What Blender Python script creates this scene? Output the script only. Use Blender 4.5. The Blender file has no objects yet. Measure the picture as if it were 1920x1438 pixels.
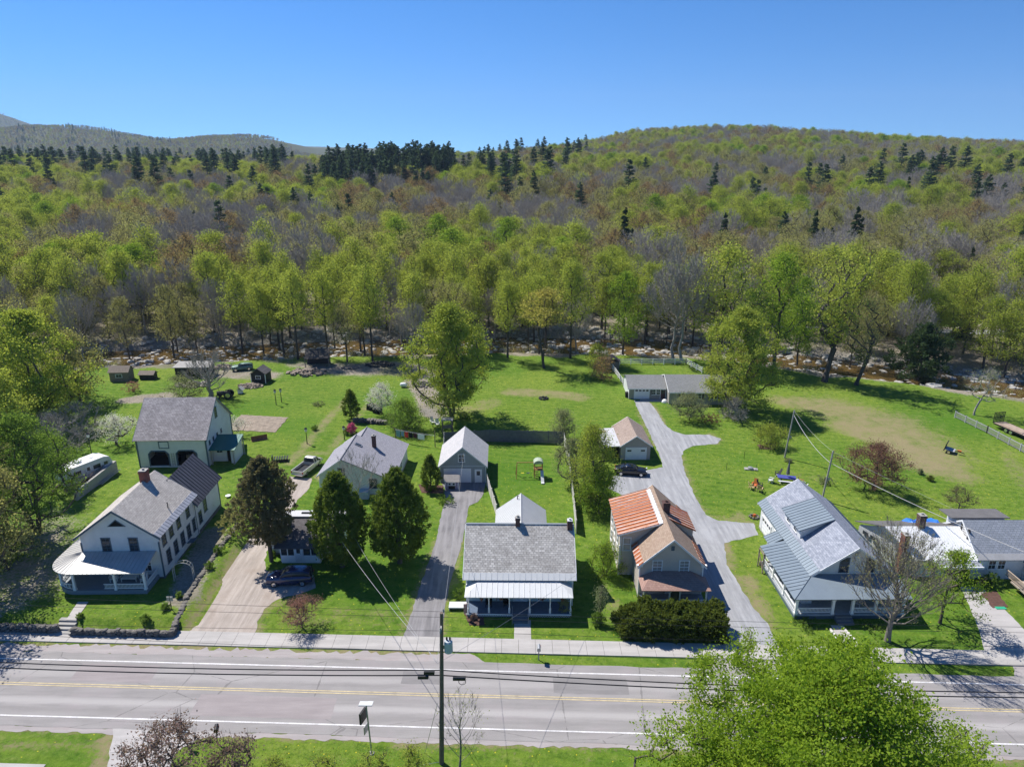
import bpy, math, random
import numpy as np
from mathutils import Vector, Matrix
random.seed(7); RNG = np.random.default_rng(11)
SC = bpy.context.scene
COL = SC.collection
R = math.radians
# ---------------------------------------------------------------- camera numbers (used to turn surveyed photo points into ground points)
CAM_H, FPX, PITCH = 43.0, 1300.0, math.atan((719 - 285) / 1300.0)
def G(px, py, z=0.0):
    u = (px - 960) / FPX; v = (719 - py) / FPX
    dy = math.cos(PITCH) + v * math.sin(PITCH); dz = -math.sin(PITCH) + v * math.cos(PITCH)
    t = (z - CAM_H) / dz
    return Vector((u * t, dy * t, z))
def PX(x, y, z):
    zz = z - CAM_H
    d = y * math.cos(PITCH) - zz * math.sin(PITCH); vv = y * math.sin(PITCH) + zz * math.cos(PITCH)
    return 960 + FPX * x / d, 719 - FPX * vv / d
def sstep(a, b, x):
    t = np.clip((x - a) / (b - a), 0, 1); return t * t * (3 - 2 * t)
# ---------------------------------------------------------------- materials
MATS = {}
def _nodes(name):
    m = bpy.data.materials.new(name); m.use_nodes = True
    nt = m.node_tree; nt.nodes.clear()
    out = nt.nodes.new('ShaderNodeOutputMaterial')
    return m, nt, out
class NT:
    def __init__(s, nt): s.nt = nt
    def n(s, t, ins=None, **kw):
        nd = s.nt.nodes.new(t)
        for k, v in kw.items(): setattr(nd, k, v)
        for k, v in (ins or {}).items():
            if hasattr(v, 'is_output'): s.nt.links.new(v, nd.inputs[k])
            else: nd.inputs[k].default_value = v
        return nd
    def math(s, op, a, b=0.0, c=None):
        i = {0: a, 1: b}
        if c is not None: i[2] = c
        return s.n('ShaderNodeMath', i, operation=op).outputs[0]
    def mix(s, f, a, b, bt='MIX'):
        nd = s.nt.nodes.new('ShaderNodeMix'); nd.data_type = 'RGBA'; nd.blend_type = bt
        for idx, v in ((0, f), (6, a), (7, b)):
            if hasattr(v, 'is_output'): s.nt.links.new(v, nd.inputs[idx])
            else:
                nd.inputs[idx].default_value = (*v, 1) if (idx and len(v) == 3) else v
        return nd.outputs[2]
    def ramp(s, f, lo, hi):
        nd = s.n('ShaderNodeMapRange', {0: f, 1: lo, 2: hi}); return nd.outputs[0]
    def noise(s, vec, scale, detail=4, rough=.55):
        return s.n('ShaderNodeTexNoise', {'Vector': vec, 'Scale': scale, 'Detail': detail, 'Roughness': rough}).outputs[0]
def pbsdf(N, out, col, rough=.8, spec=.3, metal=0, bump=None, bstr=.3, bdist=.02):
    b = N.n('ShaderNodeBsdfPrincipled', {'Roughness': rough, 'Specular IOR Level': spec, 'Metallic': metal})
    if hasattr(col, 'is_output'): N.nt.links.new(col, b.inputs['Base Color'])
    else: b.inputs['Base Color'].default_value = (*col, 1)
    if bump is not None:
        bn = N.n('ShaderNodeBump', {'Height': bump, 'Strength': bstr, 'Distance': bdist}); N.nt.links.new(bn.outputs[0], b.inputs['Normal'])
    N.nt.links.new(b.outputs[0], out.inputs[0]); return b
def mat(name, col, rough=.8, var=.18, scale=3., spec=.3, metal=0, bump=0., fine=0):
    if name in MATS: return MATS[name]
    m, nt, out = _nodes(name); N = NT(nt)
    tc = N.n('ShaderNodeTexCoord').outputs['Object']
    n1 = N.noise(tc, scale); n2 = N.noise(tc, scale * 9, 3)
    f = N.math('MULTIPLY_ADD', n2, .45, N.math('MULTIPLY', n1, .55))
    f = N.ramp(f, .32, .68)
    c = N.mix(f, [x * (1 - var) for x in col], [min(1, x * (1 + var)) for x in col])
    pbsdf(N, out, c, rough, spec, metal, n2 if bump else None, bump)
    MATS[name] = m; return m
def siding(name, col, pitch=.13, peel=0., dirt=.12, vertical=False):
    m, nt, out = _nodes(name); N = NT(nt)
    tc = N.n('ShaderNodeTexCoord').outputs['Object']
    s = N.n('ShaderNodeSeparateXYZ', {0: tc})
    if vertical: z = N.math('ADD', s.outputs[0], s.outputs[1])
    else: z = s.outputs[2]
    fr = N.math('FRACT', N.math('DIVIDE', z, pitch))
    line = N.math('LESS_THAN', fr, .12)
    c = N.mix(N.ramp(N.noise(tc, .9), .35, .75), col, [x * (1 - dirt) for x in col])
    c = N.mix(N.math('MULTIPLY', line, .25), c, [x * .45 for x in col])
    if peel:
        st = N.n('ShaderNodeMapping', {'Vector': tc, 'Scale': (1, 1, 3.5)}).outputs[0]
        pk = N.math('GREATER_THAN', N.noise(st, 2.2, 6, .75), 1 - peel)
        c = N.mix(pk, c, (.23, .21, .19))
    pbsdf(N, out, c, .65, .3, 0, fr, .35, .02)
    MATS[name] = m; return m
def shingle(name, c1, c2, axis='x', w=.32, h=.16, k=1.8, blotch=.5, bcol=None, mortar=.012):
    """courses run along the ridge axis; k turns height into distance up the slope"""
    m, nt, out = _nodes(name); N = NT(nt)
    tc = N.n('ShaderNodeTexCoord').outputs['Object']
    s = N.n('ShaderNodeSeparateXYZ', {0: tc})
    v = N.n('ShaderNodeCombineXYZ', {0: s.outputs[0 if axis == 'x' else 1], 1: N.math('MULTIPLY', s.outputs[2], k), 2: 0.0}).outputs[0]
    br = N.n('ShaderNodeTexBrick', {'Vector': v, 'Color1': (*c1, 1), 'Color2': (*c2, 1), 'Mortar': (*[x * .42 for x in c1], 1), 'Scale': 1., 'Mortar Size': mortar,
                                    'Mortar Smooth': .3, 'Bias': 0., 'Brick Width': w, 'Row Height': h}, offset=.5)
    n1 = N.noise(tc, .55, 5, .65); n2 = N.noise(tc, 7, 3)
    c = N.mix(N.math('MULTIPLY', N.ramp(n1, .42, .72), blotch), br.outputs[0], bcol or [x * .55 for x in c1])
    c = N.mix(N.math('MULTIPLY', N.ramp(n2, .3, .7), .35), c, [x * 1.25 for x in c2])
    pbsdf(N, out, c, .9, .2, 0, br.outputs[1], .4, -.015)
    MATS[name] = m; return m
def leaf(name, ca, cb, trans=.45, hue=.0, rough=.6):
    """leaf colour from a per-face 'tone' (random, paler towards evergreen tips), mixed a little differently for every tree"""
    m, nt, out = _nodes(name); N = NT(nt)
    t = N.n('ShaderNodeAttribute', attribute_name='tone').outputs['Fac']
    rnd = N.n('ShaderNodeObjectInfo').outputs['Random']
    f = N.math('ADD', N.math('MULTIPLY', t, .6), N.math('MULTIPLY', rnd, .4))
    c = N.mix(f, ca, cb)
    d = N.n('ShaderNodeBsdfDiffuse', {'Color': c, 'Roughness': .5})
    tr = N.n('ShaderNodeBsdfTranslucent', {'Color': N.mix(.5, c, [min(1, x * y) for x, y in zip(cb, (1.3, 1.35, .6))])})
    mx = N.n('ShaderNodeMixShader', {0: trans, 1: d.outputs[0], 2: tr.outputs[0]})
    nt.links.new(mx.outputs[0], out.inputs[0]); MATS[name] = m; return m
def rustmetal(name, axis, pitch):
    m, nt, out = _nodes(name); N = NT(nt)
    tc = N.n('ShaderNodeTexCoord').outputs['Object']; s = N.n('ShaderNodeSeparateXYZ', {0: tc})
    fr = N.math('FRACT', N.math('DIVIDE', s.outputs[axis], pitch))
    band = N.ramp(N.math('ABSOLUTE', N.math('SUBTRACT', fr, .5)), .24, .46)
    n = N.noise(tc, 1.1, 5, .65); n2 = N.noise(tc, 9, 4)
    rust = N.mix(N.ramp(n, .35, .7), (.33, .085, .034), (.47, .18, .065))
    rust = N.mix(N.ramp(n2, .45, .8), rust, (.15, .045, .025))
    f = N.math('MULTIPLY', band, N.ramp(n, .75, .35))
    c = N.mix(f, rust, (.62, .55, .5))
    pbsdf(N, out, c, .6, .3, .15, fr, .1); MATS[name] = m; return m
def glass(name, col=(.02, .025, .03), rough=.06):
    m, nt, out = _nodes(name); N = NT(nt)
    tc = N.n('ShaderNodeTexCoord').outputs['Object']
    c = N.mix(N.noise(tc, 1.4, 2), col, [x * 2.4 for x in col])
    pbsdf(N, out, c, rough, .55); MATS[name] = m; return m
def paint(name, col, rough=.25, coat=1.0):
    m, nt, out = _nodes(name); N = NT(nt)
    tc = N.n('ShaderNodeTexCoord').outputs['Object']
    c = N.mix(N.noise(tc, 2.5, 4), [x * .85 for x in col], [min(1, x * 1.15) for x in col])
    b = pbsdf(N, out, c, rough, .5, .2); b.inputs['Coat Weight'].default_value = coat; b.inputs['Coat Roughness'].default_value = .08
    MATS[name] = m; return m
white = siding('white_clapboard', (.72, .74, .76))
oldwhite = siding('peeling_white_clapboard', (.72, .73, .74), .13, .37, .15)
trimw = mat('white_trim', (.78, .79, .8), .5, .05)
greytrim = mat('slate_blue_trim', (.09, .13, .17), .5, .1)
sh_grey_x = shingle('weathered_shingle_x', (.29, .275, .255), (.58, .555, .52), 'x', .34, .24, 1.85, .7, (.21, .195, .18), .02)
sh_barn = shingle('barn_shingle', (.27, .24, .235), (.52, .47, .455), 'x', .36, .26, 1.6, .7, (.18, .165, .16), .02)
sh_grey_y = shingle('weathered_shingle_y', (.35, .32, .295), (.55, .51, .47), 'y', .34, .24, 2.0, .45, (.27, .25, .235), .018)
sh_brown_y = shingle('brown_shingle_y', (.25, .178, .13), (.345, .262, .20), 'y', .3, .2, 1.5, .35, (.3, .2, .15), .006)
sh_porch = shingle('brown_porch_shingle', (.28, .17, .14), (.36, .23, .19), 'x', .3, .2, 2.6, .4, (.22, .14, .12), .008)
sh_blue_y = shingle('slate_blue_shingle', (.17, .19, .235), (.33, .35, .405), 'y', .42, .22, 1.8, .4, (.2, .22, .27), .01)
sh_blue_x = shingle('slate_blue_shingle_x', (.25, .27, .30), (.33, .35, .39), 'x', .42, .28, 1.8, .3, (.2, .21, .24), .02)
sh_dark_x = shingle('dark_shingle', (.09, .085, .09), (.14, .13, .135), 'x', .3, .2, 2.5, .5, None, .008)
sh_ranch = shingle('ranch_shingle', (.17, .175, .175), (.23, .235, .24), 'x', .3, .2, 3.4, .4, (.13, .14, .14), .006)
sh_lav = shingle('lavender_grey_shingle', (.235, .23, .26), (.31, .305, .34), 'y', .3, .2, 2.2, .4, (.24, .235, .26), .006)
sh_gar = shingle('pale_grey_shingle', (.37, .37, .38), (.47, .46, .47), 'y', .3, .2, 1.6, .35, (.55, .5, .5), .004)
sh_brn2 = shingle('tan_brown_shingle', (.26, .2, .17), (.35, .28, .24), 'y', .3, .2, 1.9, .4, None, .008)
met_bright = mat('bright_white_metal_roof', (.72, .73, .74), .45, .05, 1.2, .4)
met_white = mat('white_metal_roof', (.56, .57, .57), .4, .06, 1.2, .4)
met_pale = mat('pale_metal_roof', (.42, .41, .40), .42, .15, .8, .4)
met_tin = mat('old_tin_roof', (.43, .43, .45), .45, .22, .9, .4, .3)
met_dark = mat('dark_metal_roof', (.115, .105, .11), .45, .15, 1., .4, .2)
met_blue = mat('blue_grey_metal_roof', (.20, .245, .285), .4, .08, 1., .4, .1)
met_green = mat('green_metal_roof', (.02, .14, .11), .4, .1, 1., .4)
rust_y = rustmetal('rusty_metal_sheet', 1, .62)
brick = shingle('red_brick', (.25, .09, .07), (.33, .13, .1), 'x', .22, .08, 1, .3, None, .012)
brick_dark = shingle('dark_brick', (.10, .06, .055), (.16, .09, .08), 'x', .22, .08, 1, .3, None, .012)
conc = mat('concrete', (.33, .32, .305), .85, .12, 2.5, .2, 0, .2)
stone = mat('dry_stone', (.15, .14, .125), .9, .5, 3.2, .2, 0, .6)
pane = glass('window_glass')
panelit = glass('window_glass_curtain', (.2, .19, .18), .15)
dark = mat('painted_interior_shade', (.012, .011, .01), .9, .4, 2.)  # near-black colour paints the shade inside rooms, bays and vents
wood = mat('weathered_wood', (.23, .19, .155), .85, .3, 4.)
greywood = mat('grey_fence_wood', (.33, .315, .3), .85, .25, 2.5)
palewood = mat('pale_fence_wood', (.6, .57, .54), .8, .15, 2.5)
polewood = mat('pole_wood', (.16, .125, .10), .85, .25, 3.)
newwood = mat('new_cedar_wood', (.42, .22, .09), .7, .2, 3.)
blackm = mat('black_rubber', (.015, .015, .016), .7, .2)
blackmetal = mat('black_metal', (.02, .02, .022), .45, .2)
greymetal = mat('galvanised_metal', (.4, .41, .42), .4, .12, 3, .5, .5)
chrome = mat('chrome', (.7, .7, .72), .15, .05, 3, .5, .9)
beige = siding('beige_vinyl', (.58, .52, .465), .12)
beigegar = siding('tan_clapboard', (.42, .385, .36), .13)
greygar = siding('blue_grey_board', (.30, .335, .35), .25, 0, .08, True)
aqua = siding('pale_aqua_clapboard', (.55, .66, .64), .13)
greenwhite = siding('pale_green_white_clapboard', (.6, .67, .66), .14)
ranchw = siding('taupe_clapboard', (.36, .34, .31), .16)
deckgrey = mat('grey_porch_floor', (.22, .25, .28), .6, .1)
doorblue = mat('white_garage_door', (.72, .74, .78), .5, .05)
midbark = mat('pale_brown_bark', (.21, .19, .165), .9, .3, 2.5, .15)
bark = mat('tree_bark', (.10, .085, .07), .9, .35, 2.5, .15)
barkdark = mat('dark_tree_bark', (.085, .074, .066), .9, .35, 2.5, .15)
barkgrey = mat('grey_tree_bark', (.33, .305, .28), .9, .3, 2.5, .15)
# ---------------------------------------------------------------- mesh builder
class MB:
    def __init__(s): s.v = []; s.f = []
    def face(s, pts):
        b = len(s.v); s.v += [tuple(p) for p in pts]; s.f.append(tuple(range(b, b + len(pts)))); return s
    def box(s, x0, x1, y0, y1, z0, z1):
        b = len(s.v)
        s.v += [(x0, y0, z0), (x1, y0, z0), (x1, y1, z0), (x0, y1, z0), (x0, y0, z1), (x1, y0, z1), (x1, y1, z1), (x0, y1, z1)]
        s.f += [tuple(b + i for i in q) for q in ((3, 2, 1, 0), (4, 5, 6, 7), (0, 1, 5, 4), (1, 2, 6, 5), (2, 3, 7, 6), (3, 0, 4, 7))]; return s
    def cbox(s, c, d, rz=0, rx=0, ry=0):
        b = len(s.v); t = MB().box(-d[0] / 2, d[0] / 2, -d[1] / 2, d[1] / 2, -d[2] / 2, d[2] / 2)
        M = Matrix.Translation(c) @ Matrix.Rotation(rz, 4, 'Z') @ Matrix.Rotation(ry, 4, 'Y') @ Matrix.Rotation(rx, 4, 'X')
        s.v += [tuple(M @ Vector(p)) for p in t.v]; s.f += [tuple(b + i for i in q) for q in t.f]; return s
    def prism(s, poly, vec):
        """closed polygon swept by vec"""
        b = len(s.v); n = len(poly); vec = Vector(vec)
        s.v += [tuple(p) for p in poly] + [tuple(Vector(p) + vec) for p in poly]
        s.f.append(tuple(b + i for i in range(n))); s.f.append(tuple(b + n + i for i in reversed(range(n))))
        s.f += [(b + (i + 1) % n, b + i, b + n + i, b + n + (i + 1) % n) for i in range(n)]; return s
    def slab(s, q, t):
        """quad sheet (top face) given a thickness downwards along its normal"""
        q = [Vector(p) for p in q]; nrm = (q[1] - q[0]).cross(q[-1] - q[0]).normalized()
        if nrm.z < 0: nrm = -nrm
        return s.prism(q, -nrm * t)
    def ribs(s, q, n, h=.05, w=.035, skip=()):
        """standing seams from edge q0-q1 up to edge q3-q2"""
        q = [Vector(p) for p in q]; nrm = (q[1] - q[0]).cross(q[3] - q[0]).normalized()
        if nrm.z < 0: nrm = -nrm
        for i in range(n + 1):
            t = i / n; a = q[0].lerp(q[1], t); b = q[3].lerp(q[2], t)
            if (b - a).length < .05: continue
            al = (q[1] - q[0]).normalized() * w / 2
            s.prism([a - al - nrm * .01, a + al - nrm * .01, a + al + nrm * h, a - al + nrm * h], b - a)
        return s
    def tube(s, pts, rad, n=6, cap=True):
        """tapered tube along a path"""
        pts = [Vector(p) for p in pts]
        if not hasattr(rad, '__len__'): rad = [rad] * len(pts)
        b = len(s.v); d0 = None
        for i, p in enumerate(pts):
            d = (pts[min(i + 1, len(pts) - 1)] - pts[max(i - 1, 0)]).normalized()
            a = Vector((0, 0, 1)) if abs(d.z) < .9 else Vector((1, 0, 0))
            x = d.cross(a).normalized()
            if d0 is not None and x.dot(d0) < 0: x = -x
            d0 = x; y = d.cross(x)
            for k in range(n):
                t = 2 * math.pi * k / n; s.v.append(tuple(p + (x * math.cos(t) + y * math.sin(t)) * rad[i]))
        for i in range(len(pts) - 1):
            for k in range(n):
                k2 = (k + 1) % n; s.f.append((b + i * n + k, b + i * n + k2, b + (i + 1) * n + k2, b + (i + 1) * n + k))
        if cap:
            s.f.append(tuple(b + k for k in range(n))); s.f.append(tuple(b + (len(pts) - 1) * n + k for k in reversed(range(n))))
        return s
    def lathe(s, prof, c=(0, 0, 0), n=12, ax='z'):
        b = len(s.v)
        for r, h in prof:
            for k in range(n):
                t = 2 * math.pi * k / n
                if ax == 'z': s.v.append((c[0] + r * math.cos(t), c[1] + r * math.sin(t), c[2] + h))
                elif ax == 'y': s.v.append((c[0] + r * math.cos(t), c[1] + h, c[2] + r * math.sin(t)))
                else: s.v.append((c[0] + h, c[1] + r * math.cos(t), c[2] + r * math.sin(t)))
        for i in range(len(prof) - 1):
            for k in range(n):
                k2 = (k + 1) % n; s.f.append((b + i * n + k, b + i * n + k2, b + (i + 1) * n + k2, b + (i + 1) * n + k))
        s.f.append(tuple(b + k for k in reversed(range(n)))); s.f.append(tuple(b + (len(prof) - 1) * n + k for k in range(n))); return s
    def rock(s, c, r, seed, flat=.6):
        """lumpy stone"""
        rr = random.Random(seed); b = len(s.v); n, m = 7, 4
        s.v.append((c[0], c[1], c[2] - r[2] * flat))
        for i in range(1, m):
            ph = -math.pi / 2 + math.pi * i / m
            for k in range(n):
                t = 2 * math.pi * k / n + rr.uniform(-.3, .3); q = rr.uniform(.75, 1.15)
                s.v.append((c[0] + r[0] * q * math.cos(ph) * math.cos(t), c[1] + r[1] * q * math.cos(ph) * math.sin(t), c[2] + r[2] * q * math.sin(ph)))
        s.v.append((c[0], c[1], c[2] + r[2] * .85)); e = len(s.v) - 1
        for k in range(n): s.f.append((b, b + 1 + (k + 1) % n, b + 1 + k)); s.f.append((e, e - n + k, e - n + (k + 1) % n))
        for i in range(m - 2):
            for k in range(n):
                a = b + 1 + i * n; s.f.append((a + k, a + (k + 1) % n, a + n + (k + 1) % n, a + n + k))
        return s
    def build(s, name, m, parent=None, smooth=False, fix=True):
        me = bpy.data.meshes.new(name); me.from_pydata(s.v, [], s.f)
        if fix:
            import bmesh
            bm = bmesh.new(); bm.from_mesh(me); bmesh.ops.recalc_face_normals(bm, faces=bm.faces); bm.to_mesh(me); bm.free()
        if smooth: me.polygons.foreach_set('use_smooth', [True] * len(me.polygons))
        me.materials.append(m); o = bpy.data.objects.new(name, me); COL.objects.link(o)
        if parent: o.parent = parent
        return o
def tag(o, label=None, cat=None, group=None, kind=None):
    for k, v in (('label', label), ('category', cat), ('group', group), ('kind', kind)):
        if v: o[k] = v
    return o
def thing(name, label, cat, loc=(0, 0, 0), rz=0, group=None, s=1.0):
    o = bpy.data.objects.new(name, None); COL.objects.link(o); o.empty_display_size = .3
    o.location = loc; o.rotation_euler = (0, 0, rz); o.scale = (s, s, s)
    return tag(o, label, cat, group)
def kids(o): return [c for c in bpy.data.objects if c.parent == o]
def dup(root, loc, rz=0, label=None, group=None, s=None, _c={}):
    r = root.copy(); COL.objects.link(r); r.location = loc; r.rotation_euler = (0, 0, rz)
    if s is not None: r.scale = s if hasattr(s, '__len__') else (s, s, s)
    if label: r['label'] = label
    if group: r['group'] = group
    ch = _c.get(root.name)
    if ch is None:
        ch = _c[root.name] = [(c, kids(c)) for c in kids(root)]
    for c, gs in ch:
        d = c.copy(); COL.objects.link(d); d.parent = r
        for g in gs:
            e = g.copy(); COL.objects.link(e); e.parent = d
    return r
def struct(o): o['kind'] = 'structure'; return o
def npmesh(name, V, Q, m, tone=None, smooth=False):
    """fast mesh from numpy arrays of verts and equal-sized faces"""
    me = bpy.data.meshes.new(name); k = Q.shape[1]
    me.vertices.add(len(V)); me.vertices.foreach_set('co', np.ascontiguousarray(V, np.float32).ravel())
    me.loops.add(Q.size); me.loops.foreach_set('vertex_index', np.ascontiguousarray(Q, np.int32).ravel())
    me.polygons.add(len(Q)); me.polygons.foreach_set('loop_start', np.arange(0, Q.size, k, dtype=np.int32))
    me.polygons.foreach_set('loop_total', np.full(len(Q), k, np.int32))
    if smooth: me.polygons.foreach_set('use_smooth', np.ones(len(Q), bool))
    if tone is not None:
        at = me.attributes.new('tone', 'FLOAT', 'FACE'); at.data.foreach_set('value', np.asarray(tone, np.float32))
    me.update(calc_edges=True); me.validate(); me.materials.append(m); return me
def link(name, me, parent=None):
    o = bpy.data.objects.new(name, me); COL.objects.link(o)
    if parent: o.parent = parent
    return o
# ---------------------------------------------------------------- terrain
RVX = [-400, -160, -100, -46, 0, 40, 60, 93, 120, 170, 300]; RVY = [110, 128, 138, 148, 152, 149, 139, 122, 106, 82, 40]
def near_bank(x): return np.interp(x, RVX, RVY)
HX = [-900, -250, -100, 72, 123, 173, 267, 390, 534, 693, 900, 1500]; HZ = [24, 24, 26, 36, 45, 55, 61, 54, 45, 32, 26, 24]
MX = [-4000, -2300, -1821, -1640, -1536, -1390, -1195, -1060, -930, -850, -778, -650, -400, 4000]; MZ = [60, 85, 110, 126, 127, 104, 76, 90, 97, 86, 40, 24, 22, 22]
def HT(x, y):
    x = np.asarray(x, float); y = np.asarray(y, float)
    d = y - near_bank(x)
    h = -1.7 * sstep(-1.5, 2.5, d) * (1 - sstep(14, 21, d))
    h = h + 1.0 * sstep(16, 40, d)
    h = h + (16 + 3 * sstep(-40, 60, x)) * sstep(195, 600, y) + 2 * sstep(600, 1500, y)
    h = h + 5. * np.exp(-((x + 75) / 80) ** 2 - ((y - 520) / 90) ** 2)
    rg = np.interp(x, HX, HZ)
    h = h + np.maximum(rg - 24, 0) * sstep(430, 1000, y) * (1 - .6 * sstep(1020, 1600, y))
    mz = np.interp(x, MX, MZ)
    h = h + np.maximum(mz - 24, 0) * sstep(1650, 2600, y) * (1 - .4 * sstep(2650, 3300, y))
    h = h + np.maximum(300 - 24, 0) * np.exp(-((x + 3330) / 420) ** 2) * np.exp(-((y - 4500) / 600) ** 2) * 1.0
    und = np.sin(x * .021 + 1.3) * np.sin(y * .017) * 1.6 + np.sin(x * .053 + y * .03) * .7
    h = h + und * sstep(180, 300, y)
    # raised front garden of the old farmhouse
    w = ROAD_M * x
    h = h + .62 * sstep(53.75, 54.3, y - w) * (1 - sstep(-31.2, -30.4, x + (y - 54) * .03)) * (1 - sstep(80, 92, y)) * sstep(-120, -70, x)
    return h
ROAD_M = -.0365
def axis(lo, a, b, hi, step, g):
    c = list(np.arange(a, b + 1e-6, step)); s = step; p = b; up = []
    while p < hi: s *= g; p += s; up.append(p)
    s = step; p = a; dn = []
    while p > lo: s *= g; p -= s; dn.append(p)
    return np.array(dn[::-1] + c + up)
xs = axis(-9000, -78, 84, 9000, .75, 1.075); ys = axis(-900, 28, 168, 9000, .75, 1.055)
XX, YY = np.meshgrid(xs, ys); ZZ = HT(XX, YY)
V = np.stack([XX.ravel(), YY.ravel(), ZZ.ravel()], 1)
nx = len(xs); idx = np.arange(len(V)).reshape(XX.shape)
Q = np.stack([idx[:-1, :-1].ravel(), idx[:-1, 1:].ravel(), idx[1:, 1:].ravel(), idx[1:, :-1].ravel()], 1)
def ground_mat():
    m, nt, out = _nodes('ground'); N = NT(nt)
    tc = N.n('ShaderNodeTexCoord').outputs['Object']
    at = {k: N.n('ShaderNodeAttribute', attribute_name=k).outputs['Fac'] for k in ('dry', 'litter', 'gravel', 'lush', 'wood')}
    n0 = N.noise(tc, .06, 4); n1 = N.noise(tc, .5, 5, .65); n2 = N.noise(tc, 3.2, 5, .7); n3 = N.noise(tc, 16, 3, .7)
    g = N.mix(N.ramp(n1, .3, .7), (.060, .148, .012), (.108, .212, .018))
    g = N.mix(N.ramp(n0, .4, .65), g, (.165, .24, .03))
    g = N.mix(N.math('MULTIPLY', N.ramp(n2, .46, .62), .6), g, (.045, .10, .008))
    g = N.mix(N.math('MULTIPLY', N.ramp(n3, .45, .8), .5), g, (.26, .29, .07))
    nm = N.noise(tc, 1.15, 6, .75); g = N.mix(N.math('MULTIPLY', N.ramp(nm, .53, .66), .45), g, (.27, .28, .09)); g = N.mix(N.math('MULTIPLY', N.ramp(nm, .49, .36), .75), g, (.038, .098, .008))
    sp = N.n('ShaderNodeSeparateXYZ', {0: tc}); mw = N.math('SINE', N.math('ADD', N.math('MULTIPLY', N.math('ADD', sp.outputs[1], N.math('MULTIPLY', sp.outputs[0], .22)), 4.6), N.math('MULTIPLY', n1, 5.))); g = N.mix(N.math('MULTIPLY', N.ramp(mw, -.3, .9), .22), g, (.19, .27, .03))
    g = N.mix(N.math('MULTIPLY', at['lush'], .6), g, (.05, .155, .010))
    vo = N.n('ShaderNodeTexVoronoi', {'Vector': tc, 'Scale': 2.4, 'Randomness': 1.}); vr = N.n('ShaderNodeSeparateColor', {0: vo.outputs['Color']})
    dot = N.math('MULTIPLY', N.math('LESS_THAN', vo.outputs['Distance'], .14), N.math('GREATER_THAN', N.math('ADD', vr.outputs[0], N.math('MULTIPLY', N.ramp(n0, .4, .6), .3)), .78))
    g = N.mix(N.math('MULTIPLY', dot, .8), g, (.55, .48, .03))
    dr = N.mix(N.ramp(n2, .35, .7), (.31, .26, .15), (.22, .185, .10))
    dr = N.mix(N.ramp(n3, .5, .8), dr, (.17, .2, .05))
    def mask(a, lo=.35, hi=.65, amp=.55):
        v = N.math('ADD', a, N.math('MULTIPLY', N.math('SUBTRACT', N.math('MULTIPLY_ADD', n2, .6, N.math('MULTIPLY', n1, .4)), .5), amp * 2)); return N.ramp(v, lo, hi)
    c = N.mix(mask(at['dry'], .25, .85, 1.7), g, dr)
    li = N.mix(N.ramp(n1, .3, .7), (.15, .125, .095), (.28, .24, .19)); li = N.mix(N.ramp(n2, .4, .7), li, (.38, .345, .29))
    li = N.mix(N.math('MULTIPLY', N.ramp(n0, .5, .65), .5), li, (.09, .12, .03))
    li = N.mix(N.math('MULTIPLY', N.ramp(n3, .55, .75), .5), li, (.05, .04, .03))
    c = N.mix(mask(at['litter'], .3, .7, 1.3), c, li)
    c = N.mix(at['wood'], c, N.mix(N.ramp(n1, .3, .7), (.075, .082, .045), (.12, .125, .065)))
    gr = N.mix(N.ramp(n2, .35, .7), (.27, .25, .22), (.13, .115, .095)); gr = N.mix(N.ramp(n3, .5, .7), gr, (.36, .34, .31))
    c = N.mix(mask(at['gravel']), c, gr)
    pbsdf(N, out, c, .95, .1, 0, N.math('ADD', n3, N.math('MULTIPLY', n2, .8)), .7, .12); return m
MATS['ground'] = ground_mat()
dry = np.zeros(len(V)); lit = np.zeros(len(V)); grv = np.zeros(len(V)); lus = np.zeros(len(V))
near = (V[:, 1] < 200) & (np.abs(V[:, 0]) < 150)
def paint_path(arr, pts, r, amt=1., soft=.6):
    P = [np.array(G(*p)[:2]) for p in pts]; X = V[:, :2]
    rr = r if hasattr(r, '__len__') else [r] * len(P); best = np.zeros(len(V))
    if len(P) == 1: P = P * 2; rr = list(rr) * 2
    for a, b, ra, rb in zip(P[:-1], P[1:], rr[:-1], rr[1:]):
        ab = b - a; t = np.clip(((X - a) @ ab) / max(ab @ ab, 1e-6), 0, 1); dd = np.linalg.norm(X - a - t[:, None] * ab, axis=1)
        best = np.maximum(best, 1 - sstep(1 - soft, 1 + soft, dd / (ra + (rb - ra) * t)))
    np.maximum(arr, best * amt, out=arr)
paint_path(dry, [(1470, 752), (1560, 765), (1650, 795), (1730, 845), (1790, 888)], [3, 6, 7.5, 6.5, 3], .72, .75)
paint_path(dry, [(1600, 800), (1680, 830), (1740, 870)], 4, .85, .7)
paint_path(dry, [(960, 735), (1040, 738), (1085, 745)], 2.2, .68)
paint_path(dry, [(690, 760), (655, 800), (620, 840)], .8, .5); paint_path(dry, [(655, 745), (610, 790), (570, 840), (540, 870)], .9, .62)
paint_path(dry, [(640, 850), (575, 850)], .8, .5)
paint_path(dry, [(600, 895)], 1.2, .75); paint_path(dry, [(1210, 745), (1225, 775)], .7, .6)
paint_path(dry, [(1385, 968)], 1.0, .7); paint_path(dry, [(1405, 1085), (1440, 1165)], .9, .6); paint_path(dry, [(1360, 1020), (1372, 1060)], .7, .7)
paint_path(dry, [(560, 1160), (610, 1170)], 1, .4); paint_path(dry, [(640, 1150), (730, 1160)], 1.2, .35); paint_path(dry, [(1125, 1100), (1160, 1150), (1175, 1190)], .8, .5)
paint_path(dry, [(870, 770), (920, 755)], 2.5, .5); paint_path(dry, [(1890, 850), (1915, 905)], 1.5, .4); paint_path(dry, [(1500, 890), (1540, 900)], 1., .35)
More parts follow.
